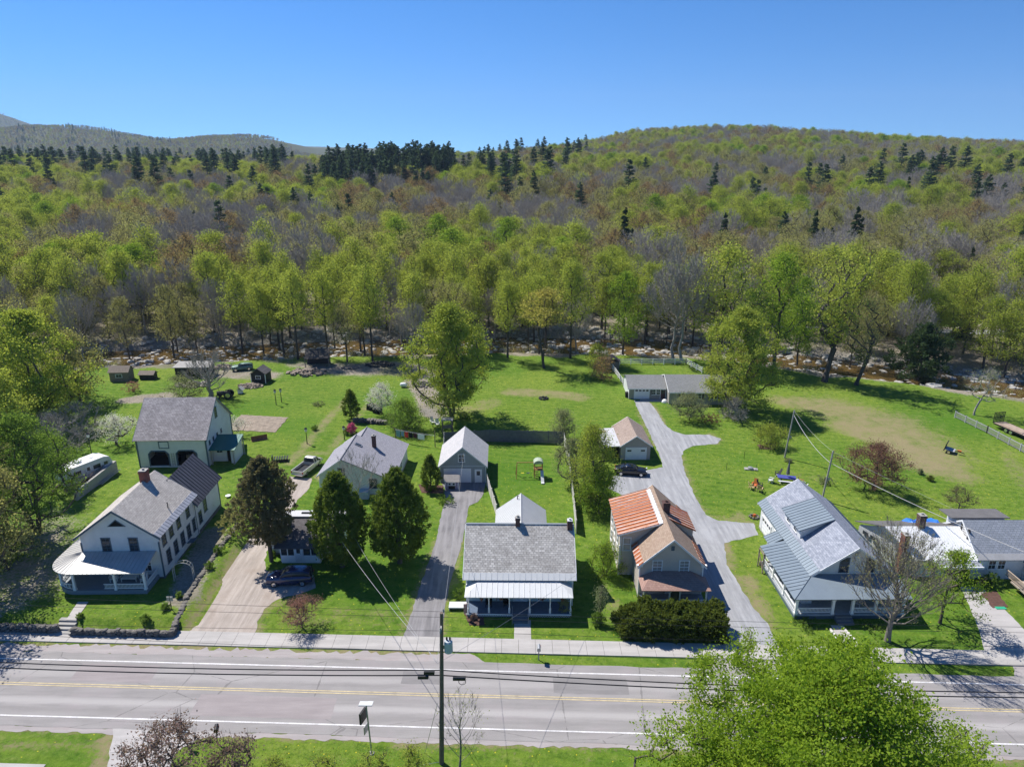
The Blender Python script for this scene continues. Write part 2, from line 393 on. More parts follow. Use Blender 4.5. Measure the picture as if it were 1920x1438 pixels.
paint_path(dry, [(0, 1395), (170, 1400), (215, 1370)], .5, .5); paint_path(dry, [(205, 1380), (190, 1438)], .6, .9)
paint_path(lit, [(560, 680), (650, 690), (740, 690), (800, 700)], [3, 5, 5, 3], .95); paint_path(lit, [(780, 715), (805, 745), (815, 775)], 2.4, 1.)
paint_path(lit, [(420, 700), (500, 705)], 3, .8); paint_path(lit, [(240, 750), (300, 745)], [2, 3], .9)
paint_path(lit, [(60, 960), (40, 1050), (30, 1120)], [6, 5, 4], .62); paint_path(lit, [(400, 1010), (360, 1090), (345, 1130)], 1.6, .9)
paint_path(grv, [(800, 770), (815, 780)], 1.6, .7)
for a, b in (((540, 1030), (640, 1080)), ((700, 1090), (790, 1060))): paint_path(lus, [a, b], 4, .8)
for p, r in (((1410, 868), 3.0), ((470, 770), 7), ((960, 900), 6), ((560, 800), 5), ((1800, 790), 6)): paint_path(lus, [p], r, .7)
d = V[:, 1] - near_bank(V[:, 0])
edge = np.sin(V[:, 0] * .23) * 1.5 + np.sin(V[:, 0] * .61 + 1) * .9
lit = np.maximum(lit, sstep(-4.5, -.5, d + edge))
grv = np.maximum(grv, sstep(-1.5, 2, d + edge * .4) * (1 - sstep(17, 24, d)))
grv = np.maximum(grv, .55 * sstep(17, 20, d) * (1 - sstep(24, 34, d)) * np.exp(-((V[:, 0] + 50) / 45) ** 2))
mea = np.exp(-(((V[:, 0] - 112) / 14) ** 2 + ((V[:, 1] - 180) / 11) ** 2) * 1.2); lit = lit * (1 - sstep(.3, .6, mea))
lit = np.maximum(lit, sstep(50, 60, -V[:, 0]) * sstep(100, 80, V[:, 1]) * sstep(54, 60, V[:, 1]) * .3)
grass_gap = np.exp(-((V[:, 0] + 40) / 14) ** 2 - ((V[:, 1] - 146) / 5) ** 2); lit = lit * (1 - .8 * grass_gap)
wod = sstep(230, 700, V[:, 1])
lit = lit * (1 - .75 * sstep(52, 60, -V[:, 0]) * (V[:, 1] < 104))
ro_ = V[:, 1] - 46.45 - ROAD_M * V[:, 0]; dry = np.maximum(dry, .75 * (V[:, 0] < -6) * sstep(3.6, 4.2, ro_) * (1 - sstep(5.2, 5.6, ro_)) * (ro_ < 6)); dry = np.maximum(dry, .6 * (np.abs(ro_ + 4.8) < .5))
for l in (((345, 1197), (372, 1150), (412, 1090), (455, 1022)), ((478, 1190), (495, 1142), (560, 1114)), ((752, 1208), (787, 1101), (817, 1015)), ((822, 1208), (842, 1101), (868, 1010)), ((1443, 1175), (1407, 1131), (1362, 1058), (1358, 1018)), ((1300, 925), (1283, 880), (1278, 857)), ((1197, 770), (1212, 800), (1228, 835)), ((1413, 981), (1323, 965), (1300, 925)), ((1245, 795), (1228, 766), (1215, 752)), ((1345, 832), (1352, 823), (1330, 815))): paint_path(dry, l, .55, .62, .9)
me = npmesh('ground', V, Q, MATS['ground'], None, True)
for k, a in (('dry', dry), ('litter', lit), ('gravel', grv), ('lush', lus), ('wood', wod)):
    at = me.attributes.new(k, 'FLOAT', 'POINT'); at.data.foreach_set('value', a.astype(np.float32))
struct(link('ground', me))
# ---------------------------------------------------------------- sheets: road, drives, walks
def outline(pts, step=.5, jit=.12, seed=0):
    rr = random.Random(seed); o = []
    for a, b in zip(pts, pts[1:] + pts[:1]):
        a = Vector(a[:2]); b = Vector(b[:2]); n = max(1, int((b - a).length / step))
        nr = Vector((-(b - a).y, (b - a).x)).normalized()
        for i in range(n):
            o.append(a.lerp(b, i / n) + nr * (rr.uniform(-jit, jit) if i else 0))
    return o
def sheet(name, pts, z, m, jit=.12, step=.5, thick=.0, seed=1):
    o = outline(pts, step, jit, seed); P = [(p.x, p.y, z) for p in o]
    b = MB()
    if thick: b.prism([(p.x, p.y, z - thick) for p in o], (0, 0, thick))
    else: b.face(P)
    ob = b.build(name, m, fix=bool(thick))
    if not thick and ob.data.polygons[0].normal.z < 0: ob.data.flip_normals()
    return struct(ob)
def asphalt_mat(name, c1, c2, bands=False, warm=None, along=False):
    m, nt, out = _nodes(name); N = NT(nt)
    tc = N.n('ShaderNodeTexCoord').outputs['Object']; s = N.n('ShaderNodeSeparateXYZ', {0: tc})
    st = N.n('ShaderNodeMapping', {'Vector': tc, 'Scale': (1.2, .1, 1) if along else (.12, 1, 1)}).outputs[0]
    n1 = N.noise(tc, .35, 5, .65); n2 = N.noise(st, 1.6, 4, .6); n3 = N.noise(tc, 22, 3, .8)
    c = N.mix(N.ramp(n1, .3, .7), c1, c2)
    c = N.mix(N.math('MULTIPLY', N.ramp(n2, .42, .62), .7 if along else .5), c, [x * 1.22 for x in c2])
    if warm: c = N.mix(N.math('MULTIPLY', N.ramp(n1, .5, .7), .6), c, warm)
    if bands:
        v = N.math('SUBTRACT', N.math('SUBTRACT', s.outputs[1], N.math('MULTIPLY', s.outputs[0], ROAD_M)), 46.45)
        for c0, wd, am in ((-1.75, .5, .9), (1.45, .6, .55), (-.75, .3, -.28), (-2.7, .3, -.25), (2.5, .35, -.22)):
            q = N.math('ABSOLUTE', N.math('ADD', N.math('SUBTRACT', v, c0), N.math('MULTIPLY', N.math('SUBTRACT', n2, .5), .5)))
            f = N.math('MULTIPLY', N.ramp(q, wd, wd * .3), abs(am)); c = N.mix(f, c, [x * (1.35 if am > 0 else .72) for x in c2])
        vo = N.n('ShaderNodeTexVoronoi', {'Vector': N.n('ShaderNodeMapping', {'Vector': tc, 'Scale': (.09, .16, 1)}).outputs[0], 'Scale': 1.}, feature='DISTANCE_TO_EDGE')
        wob = N.math('ADD', vo.outputs['Distance'], N.math('MULTIPLY', N.math('SUBTRACT', N.noise(tc, 1.5, 3), .5), .02))
        c = N.mix(N.math('MULTIPLY', N.math('LESS_THAN', N.math('ABSOLUTE', wob), .0032), .5), c, [x * .45 for x in c1])
    c = N.mix(N.math('MULTIPLY', N.ramp(n3, .35, .75), .3), c, [x * .72 for x in c1])
    pbsdf(N, out, c, .9, .2, 0, n3, .25, .02); MATS[name] = m; return m
asph = asphalt_mat('road_asphalt', (.245, .232, .228), (.29, .276, .27), True, (.30, .265, .272))
drive_g = asphalt_mat('gravel_drive', (.27, .235, .205), (.40, .35, .315), False, (.24, .19, .15), True)
drive_a = asphalt_mat('old_asphalt_drive', (.15, .145, .15), (.25, .24, .245), False, None, True)
drive_b = asphalt_mat('pale_gravel_drive', (.225, .23, .245), (.34, .345, .36), False, (.20, .2, .21), True)
shoulder_m = asphalt_mat('road_shoulder', (.29, .265, .26), (.36, .33, .325), False, (.3, .235, .225))
walk_m = asphalt_mat('sidewalk_concrete', (.34, .325, .31), (.43, .41, .395))
apron_m = asphalt_mat('concrete_apron', (.34, .325, .315), (.42, .40, .39))
yellow = mat('yellow_road_paint', (.50, .41, .235), .75, .35, 1.5); wpaint = mat('white_road_paint', (.60, .59, .59), .7, .3, 1.2)
def ry(x, off): return 46.45 + off + ROAD_M * x
def strip(x0, x1, o0, o1): return [(x0, ry(x0, o0)), (x1, ry(x1, o0)), (x1, ry(x1, o1)), (x0, ry(x0, o1))]
sheet('road', strip(-160, 160, -4.5, 4.0), .02, asph, .1, 1.5)
for nm, o0 in (('road_edge_line', -3.5), ('road_edge_line', 2.92)): sheet(nm, strip(-160, 160, o0, o0 + .14), .028, wpaint, .008, 3)
for o0 in (-.15, .09): sheet('road_centre_line', strip(-160, 160, o0, o0 + .1), .028, yellow, .006, 3)
x890 = G(890, 1235).x; xa = G(1330, 1245).x; xb = G(1650, 1250).x; xc = G(1888, 1255).x
sheet('road_shoulder', strip(-160, x890 - 2.2, 3.8, 4.95) , .012, shoulder_m, .3, .4)
sheet('road_shoulder', [(x890 - 2.3, ry(0, 3.8)), (x890 + 1.5, ry(0, 3.8)), (x890 - .5, ry(0, 5.3)), (x890 - 2.3, ry(0, 5.3))], .010, shoulder_m, .08, .5)
sheet('road_shoulder', [(xa, ry(xa, 3.8)), (xb + .5, ry(xb, 3.8)), (xb, ry(xb, 4.6)), (xb - .6, ry(xb, 5.3)), (xa + .8, ry(xa, 5.3)), (xa + .3, ry(xa, 4.5))], .012, shoulder_m, .1, .4)
sheet('road_shoulder', [(xc, ry(xc, 3.8)), (120, ry(120, 3.8)), (120, ry(120, 5.3)), (xc + .8, ry(xc, 5.3))], .012, shoulder_m, .1, .5)
sheet('road_shoulder', strip(-160, 160, -4.95, -4.4), .009, shoulder_m, .14, .4)
# sidewalk of separate slabs
def sidewalk():
    b = MB(); x = -80.0; rr = random.Random(4)
    while x < 100:
        w = 1.55; e = .012
        p = [(x + e, ry(x, 5.28)), (x + w - e, ry(x + w, 5.28)), (x + w - e, ry(x + w, 7.2)), (x + e, ry(x, 7.2))]
        z = .09 + rr.uniform(-.006, .006); b.prism([(a[0], a[1], -.05) for a in p], (0, 0, z + .05)); x += w
    struct(b.build('sidewalk', walk_m))
sidewalk()
g2 = lambda l: [tuple(G(*p)[:2]) for p in l]
sheet('gravel_driveway', g2([(345, 1197), (372, 1150), (412, 1090), (455, 1022), (478, 985), (505, 950), (530, 920), (543, 893), (585, 897), (580, 915), (552, 945), (535, 965), (520, 1000), (503, 1030), (495, 1050), (498, 1068), (515, 1078), (590, 1082), (592, 1102), (560, 1114), (520, 1124), (495, 1142), (482, 1165), (478, 1199)]), .016, drive_g, .13)
sheet('asphalt_driveway', g2([(752, 1208), (787, 1101), (817, 1015), (829, 958), (835, 940), (834, 915), (826, 904), (911, 904), (907, 925), (896, 941), (880, 948), (877, 958), (868, 1010), (842, 1101), (822, 1208)]), .018, drive_a, .07)
sheet('gravel_driveway', g2([(1368, 1221), (1461, 1222), (1443, 1175), (1407, 1131), (1362, 1058), (1358, 1018), (1422, 1003), (1413, 981), (1347, 976), (1323, 965), (1300, 925), (1283, 880), (1278, 857), (1282, 845), (1300, 836), (1345, 832), (1352, 823), (1330, 815), (1285, 815), (1262, 808), (1245, 795), (1228, 766), (1215, 752), (1189, 750), (1197, 770), (1212, 800), (1228, 835), (1240, 862), (1243, 876), (1200, 884), (1150, 893), (1140, 915), (1165, 928), (1215, 925), (1260, 970), (1300, 1040), (1330, 1130)]), .017, drive_b, .1)
sheet('concrete_driveway', g2([(1800, 1100), (1840, 1100), (1880, 1138), (1935, 1195), (1960, 1222), (1846, 1222), (1835, 1180), (1815, 1130)]), .018, apron_m, .04)
sheet('concrete_apron', g2([(213, 1345), (330, 1352), (420, 1372), (372, 1385), (330, 1410), (290, 1500), (190, 1500), (210, 1390)]), .014, apron_m, .08)
sheet('sidewalk', strip(-80, -34.5, -9.2, -7.95), .05, walk_m, .02, 1)
sheet('front_path', g2([(964, 1162), (995, 1162), (996, 1208), (964, 1208)]), .03, walk_m, .02)
sheet('front_path', g2([(1557, 1172), (1581, 1172), (1611, 1218), (1582, 1216)]), .03, walk_m, .03)
sheet('front_path', [tuple(G(x, y, .64)[:2]) for x, y in ((146, 1128), (166, 1128), (143, 1162), (124, 1162))], .665, walk_m, .02)
sheet('back_lane', [(50, 171), (80, 166), (140, 161), (220, 155), (220, 159), (140, 165), (80, 170), (50, 175)], 1.15, drive_b, .3, 2)
# ---------------------------------------------------------------- river
def river():
    m, nt, out = _nodes('river_water'); N = NT(nt)
    tc = N.n('ShaderNodeTexCoord').outputs['Object']
    n1 = N.noise(tc, .8, 4); n2 = N.noise(tc, 4, 4, .7)
    c = N.mix(N.ramp(n1, .35, .65), (.07, .045, .014), (.14, .09, .03)); c = N.mix(N.ramp(n2, .5, .75), c, (.05, .035, .015))
    c = N.mix(N.math('MULTIPLY', N.ramp(n2, .66, .75), .7), c, (.4, .37, .33))
    pbsdf(N, out, c, .12, .5, 0, n2, .5, .05)
    X = np.linspace(-300, 260, 140); b = MB()
    for a, c_ in zip(X[:-1], X[1:]):
        b.face([(a, near_bank(a) + .6, -1.15), (c_, near_bank(c_) + .6, -1.15), (c_, near_bank(c_) + 17.5, -1.15), (a, near_bank(a) + 17.5, -1.15)])
    o = struct(b.build('river', m, fix=False))
    rk = mat('river_stone', (.40, .385, .36), .85, .45, 1.3, .2, 0, .3)
    # stones on the bed and banks
    b = MB(); rr = random.Random(5)
    for i in range(5200):
        x = rr.uniform(-125, 135); t = rr.random(); nb = float(near_bank(x))
        if x > 45: dd = rr.choice([rr.uniform(.2, 3), rr.uniform(10.5, 19), rr.uniform(2, 12) if rr.random() < .55 else rr.uniform(11, 19)])
        else: dd = rr.uniform(-.5, 24) if rr.random() < .75 else rr.uniform(2, 12)
        y = nb + dd; s = .18 + .75 * rr.random() ** 3.2
        if x > 45 and rr.random() < .02: s *= 1.7
        z = float(HT(x, y)); z = max(z, -1.4)
        b.rock((x, y, z + s * .15), (s * rr.uniform(.8, 1.4), s * rr.uniform(.7, 1.2), s * rr.uniform(.4, .8)), i)
    tag(b.build('river_stones', rk, fix=False), 'pale grey boulders and stones strewn along the river bed', 'stones', None, 'stuff')
    p = G(1750, 732, -.8); tag(MB().rock(tuple(p), (2.0, 1.5, 1.5), 3).build('boulder', rk), 'largest pale boulder standing in the brown river beyond the rail fence', 'boulder')
river()
# ---------------------------------------------------------------- sky, sun, camera
def light():
    w = bpy.data.worlds.new('World'); SC.world = w; w.use_nodes = True; nt = w.node_tree; nt.nodes.clear(); N = NT(nt)
    el, az = R(52.5), math.atan2(-.755, .655)
    up_ = N.n('ShaderNodeTexCoord').outputs['Generated']; hv = N.n('ShaderNodeVectorMath', {0: up_, 1: (0, 0, SKY[6])}, operation='ADD'); hn = N.n('ShaderNodeVectorMath', {0: hv.outputs[0]}, operation='NORMALIZE')
    sk = N.n('ShaderNodeTexSky', {'Vector': hn.outputs[0]}, sky_type='NISHITA', sun_disc=False, sun_elevation=el, sun_rotation=az % (2 * math.pi), altitude=SKY[0], air_density=SKY[1], dust_density=SKY[2], ozone_density=SKY[3])
    sc_ = N.n('ShaderNodeHueSaturation', {'Saturation': 1.2, 'Value': 1.0, 'Color': sk.outputs[0]})
    # thinner, deeper spring sky: a little contrast between zenith and horizon
    d10 = N.n('ShaderNodeVectorMath', {0: sc_.outputs[0], 1: (.1, .1, .1)}, operation='MULTIPLY'); gm = N.n('ShaderNodeGamma', {0: d10.outputs[0], 1: 1.12}); u10 = N.n('ShaderNodeVectorMath', {0: gm.outputs[0], 1: (10, 10, 10)}, operation='MULTIPLY')
    bg = N.n('ShaderNodeBackground', {'Color': u10.outputs[0], 'Strength': SKY[4]}); o = N.n('ShaderNodeOutputWorld', {0: bg.outputs[0]})
    l = bpy.data.lights.new('sun', 'SUN'); l.energy = SKY[5]; l.angle = R(.53); l.color = (1, .95, .87)
    s = bpy.data.objects.new('sun', l); COL.objects.link(s)
    dirv = Vector((math.sin(az) * math.cos(el), math.cos(az) * math.cos(el), math.sin(el)))
    s.rotation_euler = dirv.to_track_quat('Z', 'Y').to_euler(); s.location = dirv * 200
    c = bpy.data.cameras.new('camera'); c.sensor_width = 36; c.lens = 36 * FPX / 1920; c.clip_end = 20000; c.clip_start = .5
    co = bpy.data.objects.new('camera', c); COL.objects.link(co); co.location = (0, 0, CAM_H); co.rotation_euler = (math.pi / 2 - PITCH, 0, 0); SC.camera = co
    v = SC.view_settings; SC.display_settings.display_device = 'sRGB'; v.view_transform = 'Standard'; v.look = 'None'; v.gamma = 1; v.exposure = EXPO; v.use_curve_mapping = False
    SC.render.film_transparent = False; SC.render.filter_size = 1.15
    try: SC.cycles.max_bounces = 6; SC.cycles.diffuse_bounces = 3; SC.cycles.transmission_bounces = 4; SC.cycles.transparent_max_bounces = 8; SC.cycles.use_denoising = True
    except Exception: pass
SKY = (1500, 1.0, .0, 6.0, .115, 5.0, .095); EXPO = .5
light()

def haze():
    m, nt, out = _nodes('haze'); N = NT(nt)
    v = N.n('ShaderNodeVolumePrincipled', {'Color': (.55, .74, 1, 1), 'Density': HAZE, 'Anisotropy': .1}); nt.links.new(v.outputs[0], out.inputs['Volume'])
    o = MB().box(-5200, 5200, -700, 5200, -8, 420).build('haze', m); o['kind'] = 'stuff'; o['label'] = 'thin blue air over the far hills'
HAZE = 8e-5
haze()

patch_m = asphalt_mat('patch_asphalt', (.20, .19, .19), (.235, .225, .222)); patch_p = asphalt_mat('pinkish_patch_asphalt', (.26, .23, .232), (.30, .27, .268))
for x0, x1, o0, o1, m_ in ((-26, -14.5, -2.9, -.6, patch_p), (3.5, 9.8, .6, 2.5, patch_m), (-9.5, -6.2, 1.2, 2.7, patch_m), (11.5, 30, -3.1, -1.9, patch_p), (-38, -31, .5, 2.6, patch_p)): sheet('road_patch', strip(x0, x1, o0, o1), .0238, m_, .05, .7, 0, int(x0 + 99))
# ---------------------------------------------------------------- house helpers (local frame: x right, y away from the road, z up)
def face_map(face, p):
    if face == 'F': return lambda u, d, z: (u, p - d, z)
    if face == 'B': return lambda u, d, z: (u, p + d, z)
    if face == 'R': return lambda u, d, z: (p + d, u, z)
    return lambda u, d, z: (p - d, u, z)
def fbox(b, fm, u0, u1, d0, d1, z0, z1):
    a = fm(u0, d0, z0); c = fm(u1, d1, z1)
    b.box(min(a[0], c[0]), max(a[0], c[0]), min(a[1], c[1]), max(a[1], c[1]), z0, z1)
def window(root, face, p, u, z, w=.85, h=1.35, trim=None, cols=2, rows=2, gl=None, t=.09):
    """u,z: middle of the window on that wall"""
    fm = face_map(face, p); b = MB(); u0, u1, z0, z1 = u - w / 2, u + w / 2, z - h / 2, z + h / 2
    fbox(b, fm, u0 - t, u0, -.02, .05, z0, z1); fbox(b, fm, u1, u1 + t, -.02, .05, z0, z1)
    fbox(b, fm, u0 - t - .02, u1 + t + .02, -.02, .06, z1, z1 + t); fbox(b, fm, u0 - t - .04, u1 + t + .04, -.02, .09, z0 - t * .8, z0)
    m = .03
    for i in range(1, cols): x = u0 + (u1 - u0) * i / cols; fbox(b, fm, x - m / 2, x + m / 2, -.02, .032, z0, z1)
    for i in range(1, rows): y = z0 + (z1 - z0) * i / rows; fbox(b, fm, u0, u1, -.02, .034 if i != rows / 2 else .04, y - (m / 2 if i != rows / 2 else .03), y + (m / 2 if i != rows / 2 else .03))
    f = b.build('window', trim or trimw, root)
    b = MB(); fbox(b, fm, u0, u1, -.02, .018, z0, z1); b.build('pane', gl or pane, f); return f
def door(root, face, p, u, z0, w=.95, h=2.05, m=None, glassed=True, trim=None):
    fm = face_map(face, p); b = MB(); fbox(b, fm, u - w / 2, u + w / 2, -.02, .04, z0, z0 + h)
    for zz in (z0 + .2, z0 + 1.1): fbox(b, fm, u - w / 2 + .12, u - .04, .04, .055, zz, zz + .7 if not glassed or zz < z0 + 1 else zz + .02); fbox(b, fm, u + .04, u + w / 2 - .12, .04, .055, zz, zz + .7 if not glassed or zz < z0 + 1 else zz + .02)
    d = b.build('door', m or trimw, root); t = .1; b = MB()
    fbox(b, fm, u - w / 2 - t, u - w / 2, -.02, .07, z0, z0 + h); fbox(b, fm, u + w / 2, u + w / 2 + t, -.02, .07, z0, z0 + h); fbox(b, fm, u - w / 2 - t, u + w / 2 + t, -.02, .075, z0 + h, z0 + h + t)
    b.build('door_frame', trim or trimw, d)
    if glassed: b = MB(); fbox(b, fm, u - w / 2 + .16, u + w / 2 - .16, .03, .052, z0 + 1.05, z0 + h - .15); b.build('pane', pane, d)
    b = MB(); q = fm(u + w / 2 - .1, .06, z0 + 1.0); b.lathe([(.035, -.02), (.04, .02)], q, 8); b.build('handle', blackmetal, d); return d
def garage_door(root, face, p, u, z0, w, h, m=None, wins=0, clip=0.):
    fm = face_map(face, p); b = MB(); n = 4
    for i in range(n):
        a = z0 + h * i / n + .012; c = z0 + h * (i + 1) / n - .012
        fbox(b, fm, u - w / 2, u + w / 2, -.02, .03, a, c)
        k = 4
        for j in range(k):
            x0 = u - w / 2 + w * j / k + .08; x1 = u - w / 2 + w * (j + 1) / k - .08
            fbox(b, fm, x0, x1, .03, .042, a + .1, c - .1)
    fbox(b, fm, u - w / 2, u + w / 2, -.02, .02, z0, z0 + h)
    d = b.build('garage_door', m or doorblue, root); t = .12; b = MB()
    fbox(b, fm, u - w / 2 - t, u - w / 2, -.02, .07, z0, z0 + h); fbox(b, fm, u + w / 2, u + w / 2 + t, -.02, .07, z0, z0 + h); fbox(b, fm, u - w / 2 - t, u + w / 2 + t, -.02, .075, z0 + h, z0 + h + t)
    if clip:
        for sg in (-1, 1):
            pts = [fm(u + sg * w / 2, .05, z0 + h - clip), fm(u + sg * (w / 2 - clip), .05, z0 + h), fm(u + sg * w / 2, .05, z0 + h)]; b.prism(pts, Vector(fm(0, .02, 0)) - Vector(fm(0, 0, 0)))
    b.build('door_frame', trimw, d)
    for j in range(wins):
        x = u - w / 2 + w * (j + .5) / wins; b = MB(); fbox(b, fm, x - w / wins * .33, x + w / wins * .33, .02, .05, z0 + h * .77, z0 + h * .93); b.build('pane', pane, d)
    return d
def gable_y(b, x0, x1, y0, y1, z0, e, r, xr=None, e2=None):
    xr = (x0 + x1) / 2 if xr is None else xr; e2 = e if e2 is None else e2
    return b.prism([(x0, y0, z0), (x1, y0, z0), (x1, y0, e2), (xr, y0, r), (x0, y0, e)], (0, y1 - y0, 0))
def gable_x(b, x0, x1, y0, y1, z0, e, r, yr=None, e2=None):
    yr = (y0 + y1) / 2 if yr is None else yr; e2 = e if e2 is None else e2
    return b.prism([(x0, y0, z0), (x0, y0, e), (x0, yr, r), (x0, y1, e2), (x0, y1, z0)], (x1 - x0, 0, 0))
def roof_sides_y(x0, x1, y0, y1, e, r, oh, og, xr=None, e2=None, t=.14):
    """top faces of the two slopes for a ridge along y: (left quad, right quad), each eave-front, eave-back, ridge-back, ridge-front"""
    xr = (x0 + x1) / 2 if xr is None else xr; e2 = e if e2 is None else e2
    sl = (r - e) / (xr - x0); sr = (r - e2) / (x1 - xr); up = t * 1.15
    L = [(x0 - oh, y0 - og, e - sl * oh + up), (x0 - oh, y1 + og, e - sl * oh + up), (xr, y1 + og, r + up), (xr, y0 - og, r + up)]
    Rr = [(x1 + oh, y1 + og, e2 - sr * oh + up), (x1 + oh, y0 - og, e2 - sr * oh + up), (xr, y0 - og, r + up), (xr, y1 + og, r + up)]
    return L, Rr
def roof_sides_x(x0, x1, y0, y1, e, r, oh, og, yr=None, e2=None, t=.14):
    yr = (y0 + y1) / 2 if yr is None else yr; e2 = e if e2 is None else e2
    sf = (r - e) / (yr - y0); sb = (r - e2) / (y1 - yr); up = t * 1.15
    F = [(x0 - og, y0 - oh, e - sf * oh + up), (x1 + og, y0 - oh, e - sf * oh + up), (x1 + og, yr, r + up), (x0 - og, yr, r + up)]
    B = [(x1 + og, y1 + oh, e2 - sb * oh + up), (x0 - og, y1 + oh, e2 - sb * oh + up), (x0 - og, yr, r + up), (x1 + og, yr, r + up)]
    return F, B
def qlerp(q, a, c):
    """band of a roof quad between fractions a and c from the eave up, lifted a little"""
    q = [Vector(p) for p in q]; n = (q[1] - q[0]).cross(q[3] - q[0]).normalized(); n = n if n.z > 0 else -n
    return [q[0].lerp(q[3], a) + n * .03, q[1].lerp(q[2], a) + n * .03, q[1].lerp(q[2], c) + n * .03, q[0].lerp(q[3], c) + n * .03]
def roof(root, quads, m, t=.14, name='roof', ribs=None, rh=.05):
    b = MB()
    for q in quads: b.slab(q, t)
    if ribs:
        for q, n in zip(quads, ribs): b.ribs(q, n, rh)
    return b.build(name, m, root)
def rake(root, quads, m, w=.16, t=.05):
    """barge boards along the gable edges and fascia along the eaves"""
    for q in quads:
        q = [Vector(p) for p in q]
        for a, c, o in ((q[0], q[3], q[0] - q[1]), (q[1], q[2], q[1] - q[0])):
            b = MB(); o = o.normalized() * t; b.prism([a + o * .06 - Vector((0, 0, w + .02)), a + o - Vector((0, 0, w + .02)), a + o + Vector((0, 0, .012)), a + o * .06 + Vector((0, 0, .012))], c - a)
            b.build('barge_board', m, root)
def corner_boards(root, pts, z0, z1, m, w=.13):
    for x, y in pts: MB().box(x - w / 2, x + w / 2, y - w / 2, y + w / 2, z0, z1).build('corner_board', m, root)
def chimney(root, x, y, z0, z1, w=.62, d=.62, m=None, cap=None, parent=None):
    b = MB().box(x - w / 2, x + w / 2, y - d / 2, y + d / 2, z0, z1).box(x - w / 2 - .05, x + w / 2 + .05, y - d / 2 - .05, y + d / 2 + .05, z1 - .22, z1 - .08)
    c = b.build('chimney', m or brick, parent or root)
    MB().box(x - w / 2 - .02, x + w / 2 + .02, y - d / 2 - .02, y + d / 2 + .02, z1, z1 + .06).lathe([(.13, 0), (.13, .2), (.1, .2)], (x, y, z1 + .04), 8).build('chimney_cap', cap or conc, c); return c
def railing(root, pts, z, h=.8, m=None, gap=.13, name='railing'):
    b = MB(); m = m or trimw
    for a, c in zip(pts[:-1], pts[1:]):
        za = a[2] if len(a) > 2 else z; zc = c[2] if len(c) > 2 else z
        a = Vector((a[0], a[1], za)); c = Vector((c[0], c[1], zc)); L = (c - a).length; n = max(2, int(L / gap)); dr = (c - a).normalized(); sd = Vector((-dr.y, dr.x, 0)).normalized()
        for zz, ww in ((h, .045), (.12, .03)):
            o = Vector((0, 0, zz)); b.prism([a + o - sd * ww, a + o + sd * ww, a + o + sd * ww + Vector((0, 0, .06)), a + o - sd * ww + Vector((0, 0, .06))], c - a)
        for i in range(1, n):
            p = a.lerp(c, i / n); b.prism([p + Vector((sx * .02, sy * .02, .12)) for sx, sy in ((-1, -1), (1, -1), (1, 1), (-1, 1))], (0, 0, h - .1))
    return b.build(name, m, root)
def post(root, x, y, z0, z1, w=.16, m=None, fancy=False, name='porch_post'):
    b = MB()
    if fancy: b.lathe([(w * .8, 0), (w * .8, .5), (w * .45, .6), (w * .42, z1 - z0 - .35), (w * .75, z1 - z0 - .25), (w * .75, z1 - z0)], (x, y, z0), 8)
    else: b.box(x - w / 2, x + w / 2, y - w / 2, y + w / 2, z0, z1).box(x - w / 2 - .05, x + w / 2 + .05, y - w / 2 - .05, y + w / 2 + .05, z1 - .14, z1 - .02).box(x - w / 2 - .04, x + w / 2 + .04, y - w / 2 - .04, y + w / 2 + .04, z0, z0 + .18)
    return b.build(name, m or trimw, root)
def stairs(root, x0, x1, y0, z0, z1, n, run=.28, m=None):
    """steps going up away from the road, top edge at y0"""
    b = MB(); h = (z1 - z0) / n
    for i in range(n): b.box(x0, x1, y0 - run * (n - i), y0 - run * (n - i - 1) - .002, z0, z0 + h * (i + 1) - .003 * i)
    return b.build('steps', m or conc, root)
